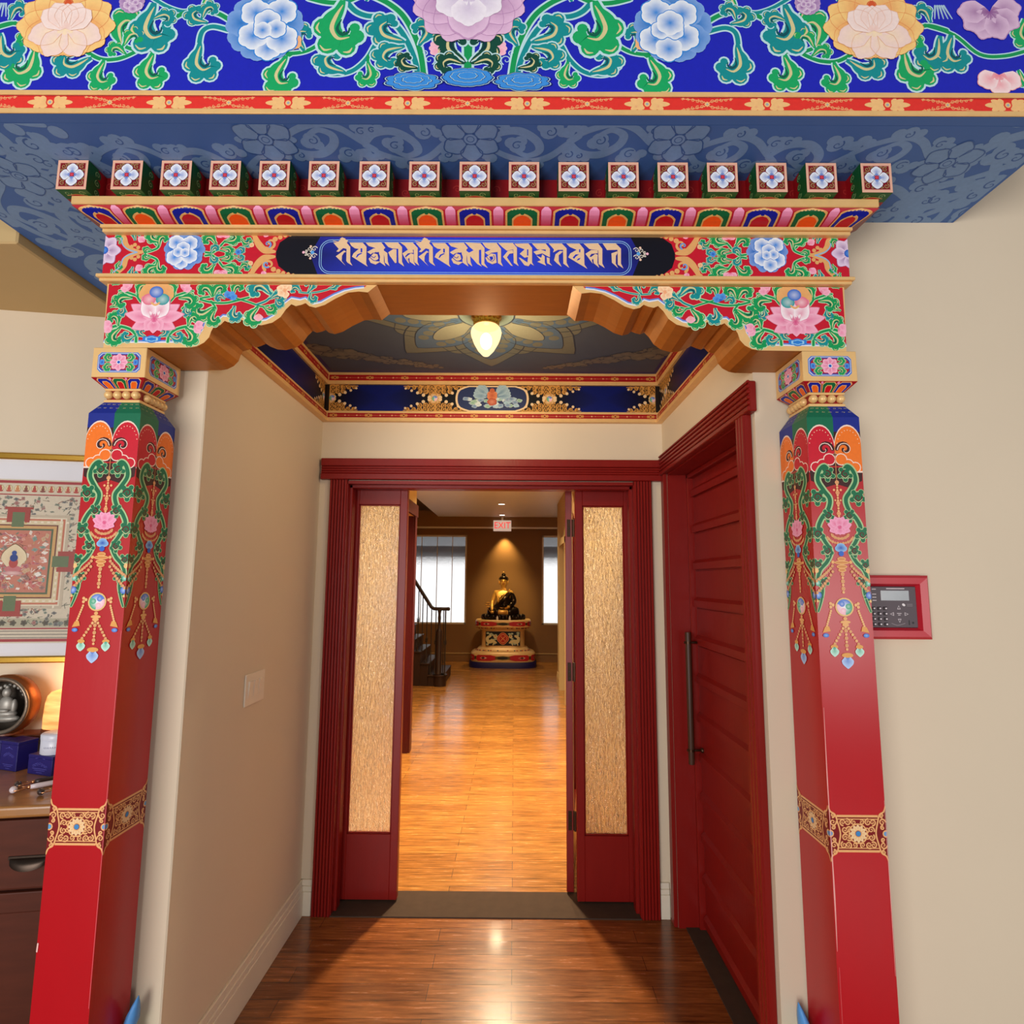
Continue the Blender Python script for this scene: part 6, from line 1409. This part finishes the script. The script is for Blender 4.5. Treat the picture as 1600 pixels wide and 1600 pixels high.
# ================================================================ LEFT ROOM: print, dresser and what stands on it
RA = radians(9.5); WO = Vector((-1.935, 2.575, 0)); WT = Matrix.Translation(WO) @ Matrix.Rotation(RA, 4, 'Z')
def wl(u, v, z): return WT @ Vector((u, v, z))
def framed_print():
    u0, u1, z0, z1 = -.635, .135, 1.288, 2.203
    r = thing('framed_print', 'gold-framed print of a many-figured mandala painting with a wide white mat', 'picture', wl((u0 + u1) / 2, 0, z0), RA)
    cx = (u0 + u1) / 2
    def L(mb): mb.v = [(x - cx, y, z - z0) for x, y, z in mb.v]; return mb
    m = MB()
    for a, b, c, d in ((u0, u1, z1 - .030, z1), (u0, u1, z0, z0 + .030), (u0, u0 + .03, z0, z1), (u1 - .03, u1, z0, z1)):
        m.box(a, b, -.030, -.002, c, d, BRASS, bev=.006, seg=2)
    L(m).build('frame', r, world=False)
    m = MB(); m.box(u0 + .02, u1 - .02, -.016, -.012, z0 + .02, z1 - .02, mat('white_mat_board', H('#e9e6ea'), .6)); L(m).build('mat_board', r, world=False)
    a0, a1, c0, c1 = -.555, .050, 1.372, 2.085; m = MB(); m.box(a0, a1, -.019, -.016, c0, c1, PAINT); m.c = [H('#d9cbb4')] * len(m.v)
    P = Painter(); ac = (a0 + a1) / 2; zc = (c0 + c1) / 2; q = random.Random(5)
    TR = H('#a8383a')
    for z, h in ((c1 - .012, .012), (c1 - .068, .005), (c0 + .062, .006), (c0 + .012, .012)): P.rect(a0, z - h / 2, a1, z + h / 2, TR, 1)
    for k in range(18):      # row of small seated figures in arched niches
        x = a0 + .018 + (a1 - a0 - .036) * k / 17; c = q.choice([H('#c05a44'), H('#b8443a'), H('#d08a5a'), H('#8a4a3e')]); z = c1 - .052
        P.disc((x, z + .012), .0145, H('#b8a878'), 2, 12); P.disc((x, z + .012), .0125, H('#e2d2a8'), 3, 12); P.disc((x, z + .020), .0045, c, 5, 8); P.disc((x, z + .009), .007, c, 5, 8, ry=.009); P.disc((x, z), .0115, c, 5, 10, ry=.0045)
    def clutter(xa, xb, za, zb, n, cols, l, s=.012):
        for k in range(n):
            c = q.choice(cols); x, z = q.uniform(xa, xb), q.uniform(za, zb)
            if q.random() < .5: P.scallop((x, z), s * q.uniform(.4, 1), s * q.uniform(.3, .9), 4, c, mixc(c, WHT, .2), l + k % 3, .3, q.random() * 6)
            else: P.stroke([(x, z), (x + q.uniform(-s, s), z + q.uniform(-s, s)), (x + q.uniform(-s, s) * 1.6, z + q.uniform(-s, s))], [.003, .002], c, l + k % 3, sm=3)
    INK = [H('#5a5a4a'), H('#6a7258'), H('#4a4a44'), H('#8a7a62'), H('#9a5a4a'), H('#5f6f5a')]
    clutter(a0 + .01, a1 - .01, c1 - .17, c1 - .08, 170, INK, 1); clutter(a0 + .01, a1 - .01, c0 + .07, c0 + .17, 170, INK, 1)
    clutter(a0 + .005, a0 + .10, c0 + .17, c1 - .17, 110, INK, 1); clutter(a1 - .10, a1 - .005, c0 + .17, c1 - .17, 110, INK, 1)
    P.rect(a0, c0 + .068, a1, c0 + .105, H('#b8b096'), 1)
    for k in range(14): P.scallop((a0 + .03 + k * .042, c0 + .086), .014, .014, 5, H('#4c4438'), H('#6a6250'), 2, .3, k)
    for k in range(3): P.stroke([(a0 + .03, c0 + .05 - .014 * k), (ac, c0 + .051 - .014 * k), (a1 - .03, c0 + .05 - .014 * k)], .004, H('#8c8478'), 2, sm=4)
    # square palace with four gates and nested walls
    hw, hh = .205, .205; zc -= .005
    for i, (d, c) in enumerate(((0, H('#c8b8a0')), (.012, H('#e6d9c0')), (.018, H('#c9785c')), (.026, H('#e0cfa8')), (.044, H('#7a4636')), (.050, H('#d6a86a')), (.062, H('#5a6a4c')), (.070, H('#c9806a')))):
        P.rect(ac - hw + d, zc - hh + d, ac + hw - d, zc + hh - d, c, 3 + i)
    for s in range(4):
        def R_(x, y): return [(ac + x, zc + y), (ac + y, zc - x), (ac - x, zc - y), (ac - y, zc + x)][s]
        for w_, y0_, y1_, c in ((.045, .17, .235, H('#a8443a')), (.035, .165, .222, H('#d6b074')), (.024, .15, .215, H('#6a7a54')), (.055, .228, .238, H('#a8443a')), (.010, .155, .205, H('#c98a4a'))):
            P.poly([R_(-w_, y0_), R_(w_, y0_), R_(w_, y1_), R_(-w_, y1_)], c, 12)
        for k in range(16): x = -.19 + k * .0253; P.poly([R_(x, .168), R_(x + .014, .168), R_(x + .012, .176), R_(x + .002, .176)], H('#f0e4cc'), 12)
    clutter(ac - .125, ac + .125, zc - .125, zc + .125, 260, [H('#c05048'), H('#d89078'), H('#e8d8c8'), H('#8a5a48'), H('#c9a070'), H('#a84a52'), H('#f0e8dc'), H('#6a8a7a')], 13, .014)
    P.petal((ac, zc - .04), pi / 2, .105, .085, H('#d8b48a'), H('#e8d8b4'), 17, tip=.08, rim=H('#8a6a4a')); P.disc((ac, zc - .035), .034, H('#c8787a'), 20, 14, ry=.016); P.disc((ac, zc - .008), .018, H('#b84a44'), 21, 12, ry=.022)
    P.disc((ac, zc + .014), .016, H('#24408a'), 22, 12, ry=.016); P.disc((ac, zc + .036), .010, H('#2c4a98'), 23, 12); P.scallop((ac, zc - .052), .042, .010, 8, H('#e8c8c0'), H('#c88a8a'), 21)
    P.clip(a0, a1, c0, c1); P.emit(m, lambda u, v, h: (u, -.019 - h, v)); L(m).build('printed_sheet', r, world=False)
    GL = bpy.data.materials.new('picture_glass'); GL.use_nodes = True; nt = GL.node_tree; nt.nodes.remove(nt.nodes['Principled BSDF']); tr = nt.nodes.new('ShaderNodeBsdfTransparent'); gl = nt.nodes.new('ShaderNodeBsdfGlossy'); gl.inputs['Roughness'].default_value = .03; fr = nt.nodes.new('ShaderNodeFresnel'); ms = nt.nodes.new('ShaderNodeMixShader')
    nt.links.new(fr.outputs[0], ms.inputs[0]); nt.links.new(tr.outputs[0], ms.inputs[1]); nt.links.new(gl.outputs[0], ms.inputs[2]); nt.links.new(ms.outputs[0], nt.nodes['Material Output'].inputs[0])
    m = MB(); m.box(u0 + .028, u1 - .028, -.0275, -.0255, z0 + .028, z1 - .028, GL); L(m).build('glass_pane', r, world=False)
framed_print()

def dresser():
    WD = mat('walnut_dresser', H('#512415'), .5, noise=.35, nscale=5, stretch=(1.2, 5, 8), spec=.22); TOP = mat('honey_wood_top', H('#a5713c'), .28, noise=.35, nscale=5, stretch=(1.5, 12, 8), coat=.25)
    r = thing('dresser', 'brown wooden dresser with a thick honey-coloured top and a bronze cup pull', 'dresser', wl(0, 0, 0), RA)
    m = MB(); m.box(-1.0, .50, -.575, -.03, .06, .862, WD, bev=.003); m.box(-.97, .47, -.55, -.05, 0, .06, DARKWOOD); m.build('body', r, world=False)
    m = MB(); m.box(-1.02, .515, -.612, -.02, .862, .900, TOP, bev=.010, seg=3); m.build('top', r, world=False)
    HB = mat('aged_bronze_pull', H('#3c3028'), .35, metal=.8, noise=.3, nscale=40)
    for ux in (-.99, -.24):
        for z0, z1 in ((.636, .852),):
            m = MB(); m.box(ux, ux + .735, -.597, -.574, z0, z1, WD, bev=.004, seg=2); d = m.build('drawer', r, world=False)
            hc = ux + .485; zc = z1 - .13
            m = MB(); vs = []; n = 14; fs = []
            for k in range(n + 1):
                t = -1 + 2 * k / n; wd = (1 - t * t) ** .5 if abs(t) < 1 else 0
                for j in range(5):
                    a = radians(-10 + 100 * j / 4); vs.append((hc + t * .062, -.598 - .024 * wd * cos(a), zc + .012 - .030 * wd * (1 - sin(a)) ))
                if k:
                    for j in range(4): a_ = (k - 1) * 5 + j; fs.append((a_, a_ + 1, a_ + 6, a_ + 5))
            m.add(vs, fs, HB, smooth=True); m.box(hc - .064, hc + .064, -.601, -.597, zc + .006, zc + .018, HB, bev=.001); m.ball((hc, -.606, zc - .012), (.010, .014, .008), HB, 8, 6); m.build('cup_pull', d, world=False)
        m = MB(); m.box(ux, ux + .735, -.597, -.574, .075, .626, WD, bev=.004, seg=2); m.box(ux + .06, ux + .675, -.600, -.596, .135, .566, WD, bev=.002); m.build('cabinet_door', r, world=False)
dresser()

def dresser_things():
    TOPZ = .9005
    # low wooden riser at the back
    RW = mat('riser_wood', H('#7a3f22'), .4, noise=.3, nscale=6, stretch=(1, 8, 8))
    m = MB(); m.box(-.62, .34, -.042, .042, .09, .108, RW, bev=.003); m.box(-.62, -.60, -.042, .042, 0, .09, RW); m.box(.32, .34, -.042, .042, 0, .09, RW)
    o = m.build('riser_shelf'); o.location = wl(0, -.045, TOPZ); o.rotation_euler.z = RA; tag(o, 'low reddish wood riser shelf at the back of the dresser top', 'shelf')
    zr = TOPZ + .1085
    # bronze bowl on edge with a silvery relief inside
    CU = mat('hammered_copper', H('#9a5a30'), .38, metal=.7, noise=.35, nscale=18, bump=.2, bscale=50); DKB = mat('dark_bowl_inside', H('#4a423a'), .5, metal=.3, noise=.4, nscale=25, bump=.3, bscale=60); SV = mat('silvered_relief', H('#a8a49c'), .45, metal=.4, noise=.3, nscale=40)
    r = thing('standing_bowl', 'copper bowl standing on its edge with a silvery seated figure inside', 'bowl', wl(-.178, -.066, zr), RA - radians(6))
    m = MB(); zc = .122
    m.lathe([(.102, .060), (.114, .052), (.122, .03), (.118, -.005), (.098, -.035), (.06, -.052), (.001, -.055)], (0, 0, zc), CU, 36, axis='Y', caps=False); m.build('shell', r, world=False)
    m = MB(); m.lathe([(.114, .0525), (.114, .062), (.104, .064), (.098, .056)], (0, 0, zc), mat('worn_bronze_rim', H('#8a7a6a'), .35, metal=.7, noise=.2), 36, axis='Y', caps=False); m.build('rim', r, world=False)
    m = MB(); m.lathe([(.100, .058), (.104, .03), (.098, .0), (.08, -.02), (.001, -.03)][::-1], (0, 0, zc), DKB, 32, axis='Y', caps=False)
    m.build('inside', r, world=False)
    m = MB(); yv = -.005
    for c, q in (((0, yv - .02, zc - .055), (.062, .022, .016)), ((0, yv - .02, zc - .036), (.048, .022, .018)), ((0, yv - .018, zc - .002), (.030, .018, .036)), ((0, yv - .02, zc + .048), (.017, .015, .020)), ((0, yv - .02, zc + .070), (.008, .008, .008)), ((-.032, yv - .018, zc - .008), (.011, .012, .030)), ((.032, yv - .018, zc - .008), (.011, .012, .030)), ((.0, yv - .036, zc - .022), (.026, .010, .008))): m.ball(c, q, SV, 12, 8)
    for k in range(9): a = radians(20 + 140 * k / 8); m.ball((.062 * cos(a), yv - .008, zc + .02 + .055 * sin(a)), (.008, .006, .008), SV, 6, 4)
    m.build('relief_figure', r, world=False)
    m = MB(); m.lathe([(.05, -.012), (.052, .0), (.04, .004)], (0, 0, .011), RW, 16); m.build('cradle', r, world=False)
    # glowing stone lamp
    r = thing('stone_lamp', 'glowing orange stone lamp with a rounded top on a wood foot', 'lamp', wl(.045, -.064, zr), RA)
    m = MB(); m.lathe([(.075, 0), (.08, .006), (.078, .016), (.07, .018)], (0, 0, 0), RW, 24, sq=(1.25, .62)); m.build('wood_foot', r, world=False)
    GS = bpy.data.materials.new('glowing_stone'); GS.use_nodes = True; nt = GS.node_tree; b = nt.nodes['Principled BSDF']; b.inputs['Base Color'].default_value = H('#e8a060') + (1,); b.inputs['Roughness'].default_value = .5
    tc = nt.nodes.new('ShaderNodeTexCoord'); mp = nt.nodes.new('ShaderNodeMapping'); mp.inputs['Scale'].default_value = (4, 4, 26); n = nt.nodes.new('ShaderNodeTexNoise'); n.inputs['Scale'].default_value = 1.2; n.inputs['Detail'].default_value = 3
    nt.links.new(tc.outputs['Object'], mp.inputs[0]); nt.links.new(mp.outputs[0], n.inputs['Vector']); cr = nt.nodes.new('ShaderNodeValToRGB'); cr.color_ramp.elements[0].position = .35; cr.color_ramp.elements[0].color = (.75, .17, .03, 1); cr.color_ramp.elements[1].position = .65; cr.color_ramp.elements[1].color = (1, .55, .17, 1)
    nt.links.new(n.outputs['Fac'], cr.inputs[0]); nt.links.new(cr.outputs[0], b.inputs['Emission Color']); b.inputs['Emission Strength'].default_value = 1.15
    m = MB(); m.lathe([(.001, .176), (.04, .174), (.062, .166), (.074, .150), (.080, .12), (.083, .06), (.082, .018)], (0, 0, 0), GS, 28, sq=(1.15, .6)); m.build('stone_shade', r, world=False)
    l = bpy.data.lights.new('stone_glow', 'POINT'); l.energy = .8; l.color = (1, .5, .2); l.shadow_soft_size = .06
    o = bpy.data.objects.new('stone_glow', l); o.parent = r; o.location = (-.02, .0, .23); COL.objects.link(o)
    # indigo boxes
    BX = mat('indigo_card', H('#1f1a6a'), .4, noise=.1, nscale=12); BXT = H('#5a58b0')
    def box(loc, ang, wd, dp, ht, label, emblem=True):
        r = thing('gift_box', label, 'box', loc, ang, 'indigo gift boxes on the dresser')
        m = MB(); m.box(-wd, 0, 0, dp, 0, ht - .012, BX, bev=.0012)
        if emblem:
            P = Painter(); c = (-wd / 2, ht * .60)
            for k in range(7): P.spiral((c[0] + (k - 3) * wd * .085, c[1] + abs(k - 3) * -.004), .006, 1.2, .0014, BXT, 1, a0=k)
            P.stroke([(c[0] - wd * .2, c[1] + .016), (c[0], c[1] + .020), (c[0] + wd * .2, c[1] + .016)], .0014, BXT, 1); P.disc((c[0], c[1] + .022), .003, BXT, 1, 8)
            for dz, w_ in ((.022, .30), (.016, .22), (.008, .12)): P.rect(c[0] - wd * w_, dz, c[0] + wd * w_, dz + .0016, BXT, 1)
            P.emit(m, front(0))
        m.build('carton', r, world=False)
        m = MB(); m.box(-wd - .0006, .0006, -.0006, dp + .0006, ht - .0115, ht, BX, bev=.0012); m.build('lid', r, world=False)
    A = radians(-17)
    box((-1.938, 2.345, TOPZ), A, .094, .075, .110, 'tall indigo gift box in front of the copper bowl, next to the low box')
    box((-2.031, 2.373, TOPZ), A, .094, .048, .110, 'tall indigo gift box beside its twin, on the side away from the white jar')
    box((-1.757, 2.292, TOPZ), A, .128, .095, .072, 'low indigo gift box carrying the white jar')
    p = wl(.118, -.172, TOPZ); box((p.x, p.y, TOPZ), A, .075, .034, .128, 'purple-blue gift box mostly hidden behind the white jar', False)
    # white jar
    JW = mat('white_jar_glass', H('#d9dcea'), .3, noise=.03)
    r = thing('white_jar', 'round white lidded jar standing on the low indigo box', 'jar', (-1.795, 2.358, TOPZ + .0725))
    m = MB(); m.lathe([(.050, 0), (.053, .003), (.053, .052), (.051, .054)], (0, 0, 0), JW, 32); P = Painter()
    for k in range(7): 
        x = -.024 + .0075 * k
        P.stroke([(x, .026), (x + .002, .032), (x + .004, .026)], .0012, H('#8a8ea8'), 1, sm=1)
    P.rect(-.026, .017, .026, .0182, H('#a8aac0'), 1)
    def cyl(u, v, h): a = radians(-90 + 14) + u / .053; return ((.0532 + h) * cos(a), (.0532 + h) * sin(a), v)
    P.emit(m, cyl); m.build('body', r, world=False)
    m = MB(); m.lathe([(.054, .0545), (.0545, .060), (.0545, .072), (.051, .076), (.001, .077)], (0, 0, 0), JW, 32); m.build('lid', r, world=False)
    # facial rollers lying on the top
    JD = mat('dark_jade', H('#3a2c2a'), .25, noise=.4, nscale=30); JW2 = mat('pale_quartz', H('#dccfd4'), .25, noise=.1, nscale=30); RG = mat('rose_gold_wire', H('#d09468'), .25, metal=.85)
    def roller(u, v, ang, L, m_h, m_s, label, rr=.011):
        r = thing('stone_roller', label, 'face roller', wl(u, v, TOPZ), ang, 'stone face rollers on the dresser')
        m = MB(); m.tube([(.052, 0, .011), (.07, 0, .011), (L, 0, .010)], [.007, .009, .0085], m_h, 10); m.build('handle', r, world=False)
        m = MB(); m.tube([(.056, 0, .011), (.044, 0, .012)], .0065, RG, 8); m.tube([(.046, 0, .012), (.030, .016, .0125), (.006, .020, .012)], .002, RG, 6); m.tube([(.046, 0, .012), (.030, -.016, .0125), (.006, -.020, .012)], .002, RG, 6); m.tube([(.006, -.020, .012), (.006, .020, .012)], .0016, RG, 6); m.build('wire_fork', r, world=False)
        m = MB(); m.ball((.006, 0, .012), (rr, .017, rr), m_s, 14, 9); m.build('stone', r, world=False)
    roller(.080, -.425, radians(45), .175, JD, JD, 'stone face roller with a dark handle, lying furthest back on the dresser')
    roller(.100, -.482, radians(45), .20, JW2, JW2, 'stone face roller with a pale handle and white stone on the dresser', .0118)
    roller(.205, -.515, radians(45), .15, JD, JD, 'stone face roller with a dark stone at the very front edge of the dresser')
dresser_things()

# ================================================================ WALL FITTINGS
def switch_plate():
    x = XL; y0, y1, z0, z1 = 2.325, 2.500, 1.153, 1.277
    r = thing('light_switch', 'white triple rocker light switch plate on the corridor wall', 'light switch', (x, (y0 + y1) / 2, z0))
    m = MB(); m.box(x + .0005, x + .007, y0, y1, z0, z1, WHITEP, bev=.003, seg=2); m.build('cover_plate', r)
    for k in range(3):
        yc = y0 + .0415 + k * .046; m = MB()
        m.prism([(-.033, .0065), (.033, .0065), (.033, .013), (-.033, .008)], lambda u, v, d: (x + v, d, (z0 + z1) / 2 + u), yc - .0165, yc + .0165, WHITEP); m.build('rocker', r)
switch_plate()

def alarm_panel():
    y = W0; x0, x1, z0, z1 = 1.045, 1.318, 1.478, 1.678
    r = thing('alarm_keypad', 'red-framed grey fire alarm keypad with a small screen on the cream wall', 'alarm panel', ((x0 + x1) / 2, y, z0))
    RF = mat('red_plastic_frame', H('#bd2030'), .35, noise=.04); KP = mat('charcoal_keypad', H('#4a3c44'), .45, noise=.05); KD = mat('key_rubber', H('#2a2228'), .5)
    a0, a1, b0, b1 = 1.085, 1.280, 1.513, 1.643
    m = MB()
    outer = [(x0, z0), (x1, z0), (x1, z1), (x0, z1)]; mid = [(x0 + .008, z0 + .008), (x1 - .008, z0 + .008), (x1 - .008, z1 - .008), (x0 + .008, z1 - .008)]; inn = [(a0 - .008, b0 - .008), (a1 + .008, b0 - .008), (a1 + .008, b1 + .008), (a0 - .008, b1 + .008)]; low = [(a0, b0), (a1, b0), (a1, b1), (a0, b1)]
    lv = [(outer, 0), (outer, .030), (mid, .038), (inn, .036), (low, .022)]; vs = []; fs = []
    for pts, d in lv: vs += [(p[0], y - d, p[1]) for p in pts]
    for i in range(4):
        for k in range(4): j = (k + 1) % 4; fs.append((i * 4 + k, i * 4 + j, (i + 1) * 4 + j, (i + 1) * 4 + k))
    m.add(vs, fs, RF); m.build('red_frame', r)
    m = MB(); m.box(a0, a1, y - .026, y - .001, b0, b1, KP, bev=.002); P = Painter(); G1 = H('#c8c0c4')
    P.rect(1.186, 1.6345, 1.244, 1.6375, G1, 1)
    for k in range(4): P.rect(1.140, 1.597 + .0098 * k + (.006 if k == 3 else 0), 1.153, 1.6 + .0098 * k + (.006 if k == 3 else 0), G1, 1)
    P.disc((1.238, 1.585), .0055, H('#e4e0e2'), 1, 12, ry=.004, rot=-.6)
    for k in range(2): P.rect(1.248, 1.586 - .005 * k, 1.266, 1.5875 - .005 * k, H('#8a8286'), 1)
    cx, cz = 1.222, 1.556
    for a in range(4):
        q = (cx + .022 * cos(pi / 2 * a), cz + .020 * sin(pi / 2 * a)); t = pi / 2 * a
        def tri(s): return [(q[0] + s * cos(t), q[1] + s * sin(t)), (q[0] + s * cos(t + 2.3), q[1] + s * sin(t + 2.3)), (q[0] + s * cos(t - 2.3), q[1] + s * sin(t - 2.3))]
        P.poly(tri(.0075), G1, 1); P.poly(tri(.0045), H('#4a3c44'), 2)
    P.rect(cx - .007, cz + .001, cx + .007, cz + .0032, G1, 1); P.rect(cx - .004, cz - .004, cx + .004, cz - .002, G1, 1)
    P.rect(1.250, 1.522, 1.2535, 1.537, H('#1a1418'), 1); P.disc((1.264, 1.529), .0035, H('#1a1418'), 1, 10); P.stroke([(1.196, 1.527), (1.215, 1.521), (1.238, 1.527)], .002, H('#857a80'), 1)
    P.emit(m, front(y - .026)); kp = m.build('keypad', r)
    m = MB(); m.box(1.166, 1.256, y - .0285, y - .025, 1.598, 1.630, mat('lcd_glass', H('#aeb6ba'), .12, noise=.25, nscale=14), bev=.001); m.build('screen', kp)
    for i in range(4):
        for j in range(3):
            m = MB(); x, z = 1.141 + .0185 * j, 1.5735 - .0165 * i; m.box(x - .006, x + .006, y - .029, y - .0255, z - .005, z + .005, KD, bev=.0015); P = Painter(); P.disc((x + .002, z), .0028, H('#e2dade'), 1, 8); P.emit(m, front(y - .029)); m.build('key', kp)
alarm_panel()
